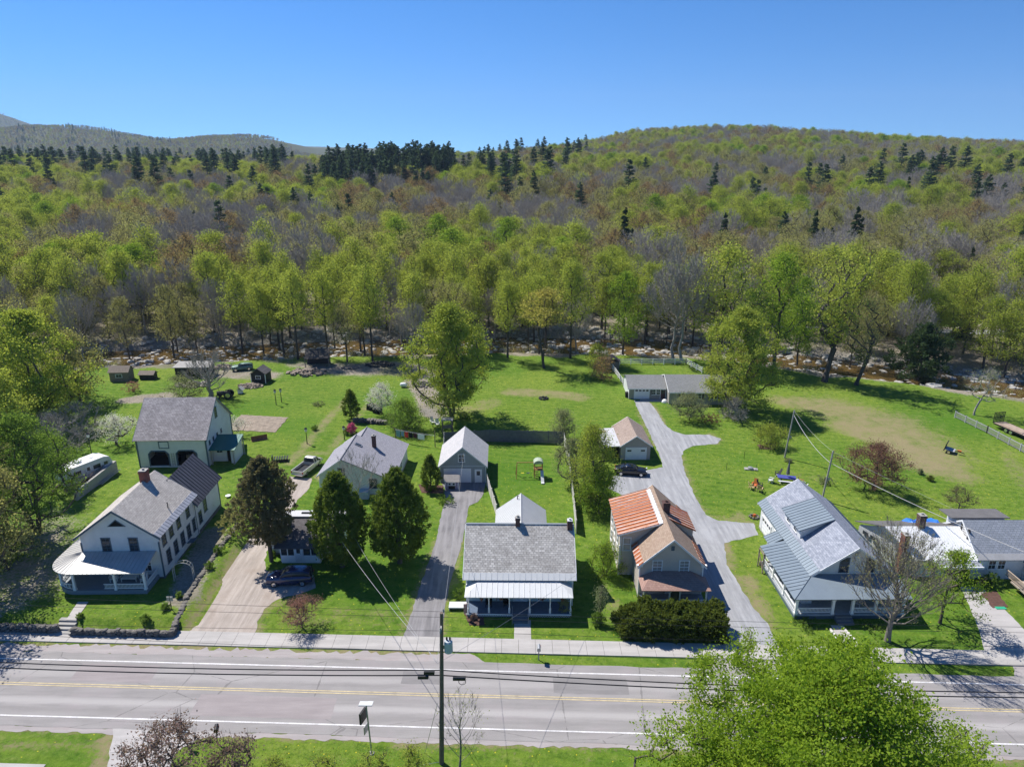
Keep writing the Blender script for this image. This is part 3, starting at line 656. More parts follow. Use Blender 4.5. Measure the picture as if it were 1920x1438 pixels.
# ================================================================ A  old farmhouse with a rounded porch
def farmhouse():
    gz = .62; t = thing('farmhouse', 'long white clapboard farmhouse with rounded wraparound porch and dark rear wing roof', 'house', (-44.3, 62.4, gz), R(1.2))
    W, D, E, RZ = 7.9, 8.6, 5.15, 8.0
    b = MB(); gable_y(b, 0, W, 0, D, 0, E, RZ); b.build('wall', oldwhite, t)
    L, Q = roof_sides_y(0, W, 0, D, E, RZ, .45, .4)
    rf = roof(t, [L, Q], sh_grey_y); rake(t, [L, Q], greytrim, .22, .06)
    s = [qlerp(Q, 0, .14)]; roof(t, s, met_tin, .03, 'eave_strip', [18], .035)
    chimney(t, W / 2, 6.7, RZ - .6, RZ + 1.25, .78, .78, brick, None, rf)
    MB().lathe([(.05, 0), (.05, .7), (.07, .72), (.07, .8)], (W - .75, 4.4, E + .55), 8).build('vent_pipe', blackmetal, rf)
    # rear wing
    x0, x1, D2 = 2.9, W + .05, 15.4
    b = MB(); gable_y(b, x0, x1, D - .3, D2, 0, 4.25, 7.0, 5.35); b.build('wing_wall', oldwhite, t)
    L2, Q2 = roof_sides_y(x0, x1, D + .1, D2, 4.25, 7.0, .5, .3, 5.35)
    roof(t, [L2, Q2], met_dark, .1, 'wing_roof', [11, 13], .05); rake(t, [L2, Q2], greytrim, .2, .05)
    MB().box(x0 - .06, W + .1, D + .3, D2 + .06, -.8, .42).box(-.07, W + .07, -.06, D + .3, -.8, .14).build('foundation', stone, t)
    corner_boards(t, [(.0, .0), (W, 0), (W, D), (0, D), (x1, D2)], 0, 4.3, greytrim)
    for u in (2.55, 5.35): window(t, 'F', 0, u, 4.05, .8, 1.45, greytrim, 2, 4)
    b = MB().prism([(W / 2 - .95, -.05, 6.15), (W / 2 + .95, -.05, 6.15), (W / 2, -.05, 6.95)], (0, .1, 0)); v = b.build('gable_vent', greytrim, t)
    MB().prism([(W / 2 - .72, -.07, 6.22), (W / 2 + .72, -.07, 6.22), (W / 2, -.07, 6.83)], (0, .04, 0)).build('louvre', dark, v)
    for u in (1.1, 2.75, 4.55, 6.9): window(t, 'R', W, u, 4.05, .72, 1.4, greytrim, 2, 4)
    for u in (1.5, 3.2, 4.9, 6.5, 8.0): window(t, 'R', W, u, 1.75, .72, 1.45, greytrim, 2, 4)
    window(t, 'R', x1, 11.2, 2.5, .72, 1.5, greytrim, 2, 4); window(t, 'R', x1, 9.6, 1.8, .7, 1.4, greytrim, 2, 4)
    MB().cbox((W + .35, 6.15, .75), (.9, 1.0, .06), 0, 0, R(-12)).build('door_hood', greytrim, t)
    # porch: floor with a quarter-round corner at the front left
    pf, px = -2.75, -2.3
    def ring(r, z, n=9): return [(-0.2 - r * math.cos(a) * 1, 0.2 - r * math.sin(a), z) for a in np.linspace(0, math.pi / 2, n)]
    rr = 2.55; cx, cy = px + rr, pf + rr
    arc = lambda r, z: [(cx - r * math.cos(a), cy - r * math.sin(a), z) for a in np.linspace(0, math.pi / 2, 10)]
    Xr = W - .55
    fl = [(Xr, pf, -.1)] + list(reversed(arc(rr, -.1))) + [(px, 7.2, -.1), (-.0, 7.2, -.1), (0, 0.0, -.1), (Xr, 0, -.1)]
    MB().prism(fl, (0, 0, .56)).build('porch_floor', deckgrey, t)
    ze, zt = 2.62, 3.3; ro = rr + .35; oe = arc(ro, ze); b = MB()
    hub = (0.0, 0.0, zt)
    q1 = [(cx, pf - .35, ze), (Xr + .15, pf - .35, ze), (Xr + .15, 0, zt), (0, 0, zt)]
    q2 = [(px - .35, 7.5, ze), (px - .35, cy, ze), (0, 0, zt), (0, 7.5, zt)]
    for q in (q1, q2): b.slab(q, .1)
    for p, q in zip(oe[:-1], oe[1:]): b.prism([hub, p, q], (0, 0, -.1))
    b.ribs(q1, 17, .03, .03); b.ribs([q2[1], q2[0], q2[3], q2[2]], 16, .03, .03)
    for p in oe[1:-1]: b.ribs([p, p, hub, hub], 1, .03, .03) if 0 else b.tube([Vector(p) + Vector((0, 0, .02)), Vector(hub) + Vector((0, 0, .02))], .018, 4)
    b.build('porch_roof', met_pale, t)
    arcz = list(reversed(arc(rr - .12, 2.36)))
    bb = MB(); bpts = [(Xr - .1, pf + .12, 2.36)] + arcz + [(px + .12, 7.2, 2.36)]
    for p, q in zip(bpts[:-1], bpts[1:]):
        p, q = Vector(p), Vector(q); n = (q - p).cross(Vector((0, 0, 1))).normalized() * .07
        bb.prism([p - n, p + n, p + n + Vector((0, 0, .16)), p - n + Vector((0, 0, .16))], q - p)
    bb.build('porch_beam', trimw, t)
    am = arc(rr - .12, .46)
    pts = [(Xr - .1, pf + .12), (Xr - 3.05, pf + .12), (cx - .05, pf + .12), am[4][:2], (px + .12, 1.7), (px + .12, 4.4), (px + .12, 7.0)]
    for i, (x, y) in enumerate(pts): post(t, x, y, .46, 2.4, .2)
    railing(t, [(Xr - .1, pf + .12), (Xr - 3.05, pf + .12), (Xr - 4.25, pf + .12)], .46, .62); railing(t, [(Xr - .1, pf + .12), (Xr - .1, -.05)], .46, .62)
    railing(t, [(cx, pf + .12)] + [a[:2] for a in reversed(am[:-1])] + [(px + .12, 7.0)], .46, .62)
    door(t, 'F', 0, 2.9, .48, .95, 2.0); window(t, 'F', 0, 4.6, 1.6, .8, 1.3, trimw); window(t, 'F', 0, 6.3, 1.6, .8, 1.3, trimw); window(t, 'F', 0, 1.2, 1.6, .8, 1.3, trimw)
    MB().prism([(Xr - .1, pf + .1, -.05), (Xr - .1, pf + .1, .45), (Xr - .1, -.02, .45), (Xr - .1, -.02, -.05)], (-.05, 0, 0)).build('porch_skirt', greytrim, t)
    return t
HA = farmhouse()
# ================================================================ B  white barn
def barn():
    t = thing('barn', 'white two-bay barn with weathered shingle roof and green lean-to', 'barn', (-53.3, 90.6, 0), R(1.8))
    W, D, E, RZ = 9.7, 9.9, 4.45, 8.75; b = MB()
    # front wall with two clipped openings: pieces around them
    ops = [(1.45, 4.25, .25, 2.55), (5.35, 8.2, .25, 2.6)]
    def front(u0, u1, z0, z1): b.box(u0, u1, 0, .16, z0, z1)
    front(0, 1.45, 0, 2.6); front(4.25, 5.35, 0, 2.6); front(8.2, W, 0, 2.6); front(0, W, 2.6, E); front(1.45, 4.25, 0, .25); front(5.35, 8.2, 0, .25); front(1.45, 4.25, 2.55, 2.6)
    for u0, u1, z0, z1 in ops:
        for sg, u in ((1, u0), (-1, u1)): b.prism([(u, .003, z1), (u + sg * .45, .003, z1), (u, .003, z1 - .45)], (0, .15, 0))
    for x in (0, W - .16): b.prism([(x, .16, 0), (x, .16, E + .02), (x, D / 2, RZ), (x, D, E), (x, D, 0)], (.16, 0, 0))
    b.box(.16, W - .16, D - .16, D, 0, E)
    b.build('wall', white, t)
    MB().box(.2, W - .2, .2, D - .2, .02, .2).box(.2, W - .2, 4.2, 4.35, .2, 4.2).build('floor', dark, t)  # floor and rear partition painted near-black as the shade within the barn
    F, B = roof_sides_x(0, W, 0, D, E, RZ, .35, .3); roof(t, [F, B], sh_barn); rake(t, [F, B], greytrim, .2)
    corner_boards(t, [(0.0, -.0), (W, 0), (W, D)], 0, E - .05, greytrim, .18)
    for u0, u1, z0, z1 in ops:
        f = MB()
        for a, c in (((u0, z0), (u0, z1 - .45)), ((u0, z1 - .45), (u0 + .45, z1)), ((u0 + .45, z1), (u1 - .45, z1)), ((u1 - .45, z1), (u1, z1 - .45)), ((u1, z1 - .45), (u1, z0))):
            f.tube([(a[0], -.02, a[1]), (c[0], -.02, c[1])], .11, 4)
        f.build('door_frame', greytrim, t)
    f = MB(); u0, u1, z0, z1 = 3.05, 4.5, 2.95, 4.05
    for q in ((u0, u1, z0, z0 + .1), (u0, u1, z1 - .1, z1), (u0, u0 + .1, z0 + .1, z1 - .1), (u1 - .1, u1, z0 + .1, z1 - .1)): f.box(q[0], q[1], -.05, .0, q[2], q[3])
    f.build('loft_door_frame', greytrim, t)
    window(t, 'R', W, D / 2 - .2, 6.6, .7, 1.5, greytrim, 2, 4)
    for u in (1.3, 2.7, 4.2, 5.8): window(t, 'R', W, u, 3.25, .32, .5, greytrim, 1, 1)
    rr = random.Random(3); s = MB()
    for i in range(16): s.cbox((rr.choice([rr.uniform(1.7, 4), rr.uniform(5.6, 8)]), rr.uniform(1.2, 3.9), rr.uniform(.4, .9)), (rr.uniform(.2, .9), rr.uniform(.2, .6), rr.uniform(.3, 1.1)), rr.uniform(0, 3))
    tag(s.build('stored_clutter', wood, t), kind='stuff')
    l = MB(); 
    for sx in (4.62, 4.98): l.box(sx, sx + .05, -.09, -.04, .3, 2.3)
    for i in range(7): l.box(4.62, 5.03, -.1, -.05, .5 + i * .26, .55 + i * .26)
    l.build('ladder', greymetal, t)
    # lean-to on the right wall
    x0, x1, y0, y1 = W + .01, W + 3.4, 1.0, 4.6
    q = [(x0, y0 - .5, 2.35), (x1 + .3, y0 - .5, 2.35), (x1 + .3, y1, 3.15), (x0, y1, 3.15)]
    roof(t, [q], met_green, .08, 'lean_to_roof', [9], .03)
    b = MB(); b.box(x0, x0 + 2.0, y0 + .9, y0 + 1.02, 0, 2.5).box(x0, x1, y1 - .3, y1 - .15, 0, 2.95).box(x1 - .6, x1, y0 + .2, y0 + .32, 0, 2.35); b.box(x1 - .12, x1, y0 + .32, y1 - .3, 0, 2.35); b.build('lean_to_wall', white, t)
    for x, y, z in ((x1 - .05, y0 - .2, 2.3), (x0 + .2, y0 - .2, 2.3), (x1 + .2, y1 - .2, 3.0)): post(t, x, y, 0, z, .12, greywood, name='lean_to_post')
    window(t, 'F', y0 + .9, x0 + 1.0, 1.7, .8, .55, trimw, 2, 1)
    MB().box(x0 + 2.05, x1 - .65, y0 + .95, y1 - .4, .02, 1.9).build('lean_to_painted_shade', dark, t)  # solid near-black block painted as the shade under the lean-to
    return t
barn()
# ================================================================ E  lavender-roofed house
def lav_house():
    t = thing('house', 'white house with lavender grey asymmetric gable roof behind the two dark cedars', 'house', (-25.3, 82.4, 0), R(-2))
    W, D = 9.5, 11.4; b = MB()
    gable_y(b, 0, W, 0, 7.9, 0, 2.85, 5.1, 3.1, 2.35); gable_y(b, .5, W, 7.9, D, 0, 2.55, 4.83, 3.75, 2.35); b.build('wall', greenwhite, t)
    L, Q = roof_sides_y(0, W, 0, 7.9, 2.85, 5.1, .3, .25, 3.1, 2.35); Q[0] = (Q[0][0], D + .25, Q[0][2]); Q[3] = (Q[3][0], 8.1, Q[3][2]); L[1] = (L[1][0], 8.1, L[1][2]); L[2] = (L[2][0], 8.1, L[2][2])
    sl = (Q[3][2] - Q[0][2]) / (Q[0][0] - Q[3][0]); zq = Q[3][2] - sl * .65
    L2 = [(.2, 8.1, 2.5), (.2, D + .25, 2.5), (3.75, D + .25, zq), (3.75, 8.1, zq)]
    b = MB(); up = 0
    b.slab([Q[1], (Q[0][0], 8.1, Q[0][2]), Q[3], Q[2]], .14); b.slab([(Q[0][0], 8.1, Q[0][2]), Q[0], (3.75, D + .25, zq), (3.75, 8.1, zq)], .14); b.slab(L, .14); b.slab(L2, .14)
    rf = b.build('roof', sh_lav, t)
    MB().tube([Vector((3.1, -.25, Q[2][2] + .03)), Vector((3.1, 8.1, Q[2][2] + .03))], .07, 5).tube([Vector((3.75, 8.12, zq + .03)), Vector((3.75, D + .25, zq + .03))], .07, 5).build('ridge_cap', mat('ridge_cap', (.2, .2, .22)), rf)
    chimney(t, 5.9, 6.6, 3.2, 5.75, .5, .5, brick_dark, None, rf)
    s = MB().cbox((4.05, 5.3, 4.93), (1.0, .55, .1), 0, 0, math.atan(sl)).build('skylight', greymetal, rf); MB().cbox((4.05, 5.3, 4.97), (.8, .4, .08), 0, 0, math.atan(sl)).build('skylight_pane', pane, rf)
    rake(t, [L], trimw, .16); corner_boards(t, [(0, 0), (W, 0)], 0, 2.3, trimw, .12)
    window(t, 'F', 0, 7.1, 1.75, .95, 1.3, greytrim, 2, 2); window(t, 'F', 0, 3.0, 3.3, .8, 1.1, greytrim, 2, 2); window(t, 'F', 0, 3.1, 1.5, .9, 1.2, trimw)
    for u in (2.5, 6.5): window(t, 'R', W, u, 1.4, .8, 1.1, trimw)
    MB().box(5.3, 6.6, -1.1, -.05, 0, 1.0).build('bulkhead', mat('pale_blue_paint', (.35, .45, .5)), t)
    MB().box(-.05, W + .05, -.05, D, -.1, .22).build('foundation', conc, t)
lav_house()
# ================================================================ F  small cottage with an enclosed porch
def cottage():
    t = thing('cottage', 'small white cottage with glazed front porch and dark roof behind the blue car', 'cottage', (-25.4, 66.2, 0), 0)
    W, z0 = 4.3, .25; b = MB(); b.box(-1.6, 6.2, 1.9, 5.0, 0, 2.75); b.build('wall', white, t)
    b = MB().box(0, W, 0, .1, z0, z0 + .78).box(0, .1, .1, 1.9, z0, 2.2).box(W - .1, W, .1, 1.9, z0, .9 + z0).box(0, W, 0, .12, 1.98, 2.2).box(.0, W, .12, 1.9, 0, z0)
    for x in (0, .75, 1.5, 2.45, 3.3, W - .09): b.box(x, x + .09, -.01, .1, z0 + .78, 1.98)
    b.box(W - .09, W, .1, 1.9, 1.98, 2.2); b.build('porch_wall', trimw, t)
    for i, (a, c) in enumerate(((.09, .75), (.84, 1.5), (2.54, 3.3), (3.39, W - .09))): MB().box(a, c, .03, .06, z0 + .78, 1.98).build('window', pane, t)
    door(t, 'F', -.0, 2.0, z0, .72, 1.75, white)
    q = [(-.55, -.35, 2.12), (6.3, -.35, 2.12), (6.3, 3.8, 3.62), (-.55, 3.8, 3.62)]; rf = roof(t, [q], sh_dark_x, .12)
    q2 = [(-.65, 3.7, 3.78), (6.35, 3.7, 3.78), (6.35, 5.25, 3.7), (-.65, 5.25, 3.7)]; roof(t, [q2], mat('pale_flat_roof', (.5, .5, .52), .6, .1, 1), .14, 'flat_roof')
    MB().box(1.3, 2.9, 4.35, 4.6, 3.7, 3.86).build('roof_vent', blackmetal, rf)
    MB().box(-.5, 6.2, 3.8, 5.0, 2.75, 3.6).build('upper_wall', white, t); q3 = [(-1.8, 1.5, 2.7), (-.5, 1.5, 2.7), (-.5, 5.1, 3.2), (-1.8, 5.1, 3.2)]; roof(t, [q3], sh_dark_x, .12, 'side_roof')
    window(t, 'F', 1.9, -.95, 1.6, .6, 1.0, greytrim); MB().box(-1.62, 6.22, 1.86, 5.02, -.1, .2).build('foundation', conc, t)
cottage()
# ================================================================ H  grey garage
def grey_garage():
    t = thing('garage', 'blue grey gabled garage with wide white door at the end of the asphalt drive', 'garage', (-9.8, 85.9, 0), R(.8))
    W, D, E, RZ = 6.2, 7.0, 2.5, 5.2; b = MB(); gable_y(b, 0, W, 0, D, 0, E, RZ); b.build('wall', greygar, t)
    L, Q = roof_sides_y(0, W, 0, D, E, RZ, .28, .25); roof(t, [L, Q], sh_gar); rake(t, [L, Q], mat('pale_grey_trim', (.5, .54, .56), .6, .05), .18)
    garage_door(t, 'F', 0, 2.35, .02, 3.5, 1.95, doorblue, 0, .35); door(t, 'F', 0, 5.2, .02, .8, 1.85)
    window(t, 'F', 0, 2.95, 3.65, .75, 1.0, trimw, 2, 4)
    MB().lathe([(.05, 0), (.13, -.12), (.15, -.2)], (2.95, -.2, 2.9), 8).build('floodlight', greymetal, t)
    MB().box(0, W, -.04, -.001, E - .1, E).build('trim_band', mat('pale_grey_trim', (.5, .54, .56)), t); corner_boards(t, [(0.02, 0.0), (W - .02, 0)], 0, E, mat('pale_grey_trim', (.5, .54, .56)), .12)
    window(t, 'R', W, 3.5, 1.4, .7, .9)
grey_garage()
# ================================================================ J  white house with a pale metal porch roof
def porch_house():
    t = thing('house', 'white house with grey shingle roof, pale metal porch roof, two chimneys', 'house', (-4.5, 58.9, 0), R(-.6))
    W, D, E, RZ = 10.5, 9.2, 3.25, 6.35; b = MB(); gable_x(b, 0, W, 0, D, 0, E, RZ, 4.6); b.build('wall', aqua, t)
    F, B = roof_sides_x(0, W, 0, D, E, RZ, .3, .32, 4.6); rf = roof(t, [F, B], sh_grey_x); rake(t, [F, B], trimw, .2)
    q = qlerp(F, 0, .105); q[0].y -= .12; q[1].y -= .12; q[0].z -= .08; q[1].z -= .08; roof(t, [q], met_white, .05, 'eave_strip', [20], .03)
    MB().tube([(-.32, 4.6, RZ + .2), (W + .32, 4.6, RZ + .2)], .09, 4).build('ridge_cap', met_white, rf)
    chimney(t, 5.05, 4.55, RZ - .5, RZ + .95, .45, .5, brick_dark, None, rf); chimney(t, W - .1, 4.3, RZ - 2.0, RZ + .8, .5, .55, brick_dark, met_white, rf)
    # rear wing
    b = MB(); gable_y(b, 2.7, 8.1, D - .5, 14.2, 0, 2.75, 4.75); b.build('wing_wall', aqua, t)
    L2, Q2 = roof_sides_y(2.7, 8.1, 6.2, 14.2, 2.75, 4.75, .25, .2); roof(t, [L2, Q2], met_white, .1, 'wing_roof', [24, 24], .035)
    MB().tube([(5.4, 6.0, 4.93), (5.4, 14.4, 4.93)], .07, 4).build('ridge_cap', met_white, t); MB().tube([(5.0, 13.4, 4.7), (5.0, 13.4, 5.1), (5.12, 13.4, 5.15)], .06, 6).build('vent_pipe', blackmetal, t)
    # porch
    pf = -2.0; zf = .45
    MB().box(.1, W - .25, pf, -.02, zf - .12, zf).build('porch_floor', mat('blue_porch_floor', (.11, .15, .22), .5), t)
    b = MB(); b.box(.14, W - .29, pf + .05, pf + .09, .02, zf - .13)
    lt = MB(); n = 60
    for i in range(n):
        x = .15 + (W - .5) * i / n
        for sg in (0, .16): lt.prism([(x + sg, pf + .03, .05), (x + sg + .03, pf + .03, .05), (x + .19 - sg, pf + .03, zf - .13), (x + .16 - sg, pf + .03, zf - .13)], (0, .014, 0))
    sk = b.build('porch_skirt', mat('dark_skirt', (.05, .05, .05)), t); lt.build('lattice', trimw, sk)
    MB().box(.05, W - .2, pf - .04, pf + .02, zf - .16, zf - .02).build('porch_fascia', trimw, t)
    ze, zt = 2.5, 3.02; xl, xr_ = -.05, W - .1; yl = pf - .3
    qs = [[(xl, yl, ze), (xr_, yl, ze), (xr_ - 1.35, -.25, zt), (xl + 1.35, -.25, zt)], [(xl, 0, ze + .02), (xl, yl, ze), (xl + 1.35, -.25, zt), (xl + 1.35, 0, zt)], [(xr_, yl, ze), (xr_, 0, ze + .02), (xr_ - 1.35, 0, zt), (xr_ - 1.35, -.25, zt)]]
    pb = MB()
    for q in qs: pb.slab(q, .08)
    for i in range(1, 20):
        x = xl + (xr_ - xl) * i / 20; f = min(1, (x - xl) / 1.35, (xr_ - x) / 1.35)
        pb.prism([(x - .015, yl, ze + .0), (x + .015, yl, ze), (x + .015, yl, ze + .04), (x - .015, yl, ze + .04)], ((0, (-.25 - yl) * f, (zt - ze) * f)))
    pb.face([(xl + 1.35, -.25, zt + .002), (xr_ - 1.35, -.25, zt + .002), (xr_ - 1.35, 0, zt + .05), (xl + 1.35, 0, zt + .05)]); pb.build('porch_roof', met_white, t)
    MB().box(.1, W - .25, pf + .08, pf + .22, 2.28, 2.44).build('porch_beam', trimw, t)
    for i in range(6): post(t, .3 + i * 1.98, pf + .15, zf, 2.3, .13, None, True)
    door(t, 'F', 0, 5.3, zf, 1.2, 1.75, trimw, False)
    for u in (1.3, 3.2, 7.2, 9.2): window(t, 'F', 0, u, 1.55, .75, 1.2, trimw, 2, 2)
    for u in (2.0, 7.0): window(t, 'R', W, u, 1.7, .75, 1.3); 
    window(t, 'R', W, 4.6, 4.5, .7, 1.1)
    stairs(t, 4.6, 6.05, pf - .03, 0.02, zf, 3, .3, mat('grey_step', (.16, .17, .18)))
    for x in (4.55, 6.1): MB().tube([(x, pf, zf), (x, pf, zf + .85), (x, pf - 1.1, .85), (x, pf - 1.1, .02)], .025, 6).build('handrail', greymetal, t)
    MB().box(-1.75, -.02, -1.0, -.02, .25, .36).box(-1.75, -1.65, -1.0, -.02, .0, .25).build('ramp', met_white, t)
    corner_boards(t, [(0, 0), (W, 0)], 0, E - .05, trimw, .12); MB().box(-.04, W + .04, .03, D, -.1, .22).build('foundation', stone, t)
porch_house()
# ================================================================ L  beige house with rusty roof
def rust_house():
    t = thing('house', 'beige house with brown shingle gable roof and rusty striped metal side roofs', 'house', (12.85, 60.3, 0), R(-.5))
    W, D, E, RZ = 6.35, 11.3, 3.72, 6.6; b = MB(); gable_y(b, 0, W, 0, D, 0, E, RZ); b.build('wall', beige, t)
    L, Q = roof_sides_y(0, W, 0, D, E, RZ, .3, .32); rf = roof(t, [L, Q], sh_brown_y); rake(t, [L, Q], trimw, .2)
    for q in (L, Q): roof(t, [qlerp(q, 0, .17)], rust_y, .03, 'eave_strip', [18], .03)
    for x in (-.32, W - .25):
        b = MB(); b.prism([(x, -.28, E - .12), (x + .57, -.28, E - .12), (x + .57, -.28, E + .06), (x, -.28, E + .06)], (0, .3, 0)); b.build('eave_return', trimw, t)
    for u in (1.75, 4.45): window(t, 'F', 0, u, 3.45, .85, 1.4, trimw, 2, 4, panelit)
    MB().box(W / 2 - .16, W / 2 + .16, -.05, .02, 5.35, 5.85).build('gable_vent', greytrim, t)
    chimney(t, W / 2 + .45, 6.1, 5.6, 7.45, .7, .7, brick_dark, brick_dark, rf)
    # left wing under one rusty slope
    x0, y0, y1 = -1.5, 3.8, 11.0; ro, ri = 5.0, 6.25
    b = MB().prism([(x0, y0, 0), (.3, y0, 0), (.3, y0, ri - .72), (x0, y0, ro - .02)], (0, y1 - y0, 0)); b.prism([(.3, y0, E - .2), (W / 2 - .4, y0, RZ - .8), (W / 2 - .4, y0, ri + .0), (.3, y0, ri - .72)], (0, y1 - y0, 0)); b.build('wing_wall', beige, t)
    q = [(x0 - .3, y0 - .35, ro + .02), (x0 - .3, y1 + .3, ro + .02), (W / 2 - .5, y1 + .3, ri + .16), (W / 2 - .5, y0 - .35, ri + .16)]
    wr = roof(t, [q], rust_y, .09, 'wing_roof', [12], .06); rake(t, [q], trimw, .14)
    zz = [(W / 2 - .55, y0 - .3 + i * .31, ri + .18) for i in range(25)]; bb = MB()
    for i, p in enumerate(zz): bb.cbox(p, (.42 + .1 * (i % 2), .31, .05), 0, 0, R(-20))
    bb.build('flashing', met_white, wr)
    window(t, 'F', y0, -.75, 3.75, .7, 1.45, trimw, 1, 2, panelit); corner_boards(t, [(x0, y0), (0, 0), (W, 0)], 0, 3.6, trimw, .12)
    for u in (5.2, 7.4, 9.6): window(t, 'L', x0, u, 3.6, .7, 1.3); window(t, 'L', x0, u, 1.4, .7, 1.3)
    MB().tube([(x0 + .1, y0 - .06, 4.8), (x0 + .1, y0 - .06, .2), (x0 + 1.2, y0 - .08, .1)], .035, 6).build('downspout', trimw, t)
    # right dormer
    y0, y1 = 4.9, 8.4; xo = W + .05; ro, ri = 4.85, 6.2; b = MB().prism([(W / 2 + .6, y0, 5.5), (xo, y0, 3.5), (xo, y0, ro - .02), (W / 2 + .6, y0, ri - .08)], (0, y1 - y0, 0)); b.build('dormer_wall', beige, t)
    q = [(xo + .25, y1 + .25, ro), (xo + .25, y0 - .25, ro), (W / 2 + .35, y0 - .25, ri + .15), (W / 2 + .35, y1 + .25, ri + .15)]; roof(t, [q], rust_y, .09, 'dormer_roof', [7], .05); window(t, 'R', xo, 6.6, 4.3, .7, .8)
    # front porch, hip roof
    pf = -2.0; MB().box(.1, W + .1, pf, -.02, 0, .3).build('porch_floor', deckgrey, t)
    xl, xr_, ze, zt = -.1, W + .35, 2.25, 3.0; yl = pf - .3
    b = MB()
    for q in ([(xl, yl, ze), (xr_, yl, ze), (xr_ - 1.6, 0, zt), (xl + 1.5, 0, zt)], [(xl, 0, ze), (xl, yl, ze), (xl + 1.5, 0, zt), (xl + 1.5, .02, zt)], [(xr_, yl, ze), (xr_, 0, ze), (xr_ - 1.6, .02, zt), (xr_ - 1.6, 0, zt)]): b.slab(q, .12)
    b.build('porch_roof', sh_porch, t); MB().box(.05, W + .15, pf + .05, pf + .2, 2.0, 2.14).build('porch_beam', trimw, t)
    for x in (.2, 2.75, 3.75, W): post(t, x, pf + .12, .3, 2.02, .14)
    door(t, 'F', 0, 3.25, .32, .9, 1.75, trimw)
    MB().box(2.8, 3.7, pf + .1, pf + .14, .3, 2.0).build('screen_door', pane, t)
    for u in (1.3, 5.1): window(t, 'F', 0, u, 1.45, 1.0, 1.1, trimw)
    railing(t, [(.2, pf + .12), (2.75, pf + .12)], .3, .6); railing(t, [(3.75, pf + .12), (W, pf + .12)], .3, .6)
    MB().box(-.04, W + .04, -.0 + .03, D, -.1, .25).build('foundation', conc, t)
rust_house()
# ================================================================ N  small tan garage
def tan_garage():
    t = thing('garage', 'small tan garage with brown shingle gable roof and open shed lean-to beside the black car', 'garage', (15.95, 93.3, 0), R(1))
    W, D, E, RZ = 4.35, 7.2, 2.25, 3.75; b = MB(); gable_y(b, 0, W, 0, D, 0, E, RZ); b.build('wall', beigegar, t)
    L, Q = roof_sides_y(0, W, 0, D, E, RZ, .25, .3); roof(t, [L, Q], sh_brn2, .1); rake(t, [L, Q], trimw, .14)
    garage_door(t, 'F', 0, 2.25, .02, 2.9, 1.85, trimw, 0)
    for u in (1.25, 3.25): MB().box(u - .3, u + .3, -.05, -.02, 1.35, 1.6).build('garage_window', pane, t)
    x0 = -2.55; q = [(x0, -.2, 2.2), (-.1, -.2, 2.32), (-.1, D - .6, 2.42), (x0, D - .6, 2.3)]; rf = roof(t, [q], mat('flat_tin_roof', (.5, .5, .51), .5, .12, 1), .1, 'lean_to_roof')
    MB().box(x0 + .3, x0 + 1.1, 4.9, 5.5, 2.38, 2.42).build('roof_patch', wood, rf)
    b = MB().box(x0 + .05, x0 + .15, 0, D - .7, 0, 2.2).box(x0 + .15, -.01, D - .85, D - .75, 0, 2.3); b.build('lean_to_wall', wood, t); MB().box(x0 + .15, -.02, .05, .12, 2.0, 2.18).build('lean_to_beam', greywood, t)
    rr = random.Random(8); s = MB()
    for i in range(14): s.cbox((rr.uniform(x0 + .4, -.3), rr.uniform(.6, 4), rr.uniform(.25, 1.1)), (rr.uniform(.1, .5), rr.uniform(.2, .6), rr.uniform(.3, 1.0)), rr.uniform(0, 3))
    tag(s.build('stored_clutter', mat('clutter', (.08, .06, .05), .8, .6, 2), t), kind='stuff')
tan_garage()
# ================================================================ P  ranch house
def ranch():
    t = thing('house', 'low taupe ranch house with attached garage at the head of the gravel drive', 'house', (21.4, 119.8, 0), R(-1.2))
    b = MB(); gable_x(b, 0, 6.8, 0, 7.2, 0, 2.2, 3.4); gable_x(b, 6.8, 17.6, -2.6, 6.6, 0, 2.4, 4.0); b.build('wall', ranchw, t)
    F, B = roof_sides_x(0, 6.75, 0, 7.2, 2.2, 3.4, .5, .3); F2, B2 = roof_sides_x(6.9, 17.6, -2.6, 6.6, 2.4, 4.0, .45, .3)
    F[1] = (6.75, *F[1][1:]); F[2] = (6.75, *F[2][1:]); B[0] = (6.75, *B[0][1:]); B[3] = (6.75, *B[3][1:])
    roof(t, [F, B, F2, B2], sh_ranch, .12); rake(t, [F2, B2], trimw, .14); MB().box(-.3, 6.6, -.53, -.49, 2.02, 2.18).box(6.7, 17.9, -3.09, -3.05, 2.2, 2.38).build('gutter', trimw, t)
    MB().face([(-.01, 0, 0), (-.01, 7.2, 0), (-.01, 7.2, 2.2), (-.01, 3.6, 3.38), (-.01, 0, 2.2)]).build('gable_cladding', white, t)
    garage_door(t, 'F', 0, 2.35, .02, 2.6, 1.95, trimw, 4); door(t, 'F', 0, 6.2, .02, .85, 1.9, brick_dark)
    for u in (4.5, 5.35): window(t, 'F', 0, u, 1.4, .55, 1.0, trimw)
    MB().box(3.98, 4.2, -.05, -.001, .85, 1.95).build('shutter', blackmetal, t)
    for u in (9.5, 12.0, 14.8, 16.6):
        window(t, 'F', -2.6, u, 1.55, 1.1, 1.0, trimw)
        for sg in (-.8, .8): MB().box(u + sg - .15, u + sg + .15, -2.65, -2.6, 1.0, 2.1).build('shutter', blackmetal, t)
    MB().box(2, 7.5, -1.5, -.05, .0, .08).build('entry_slab', conc, t)
ranch()
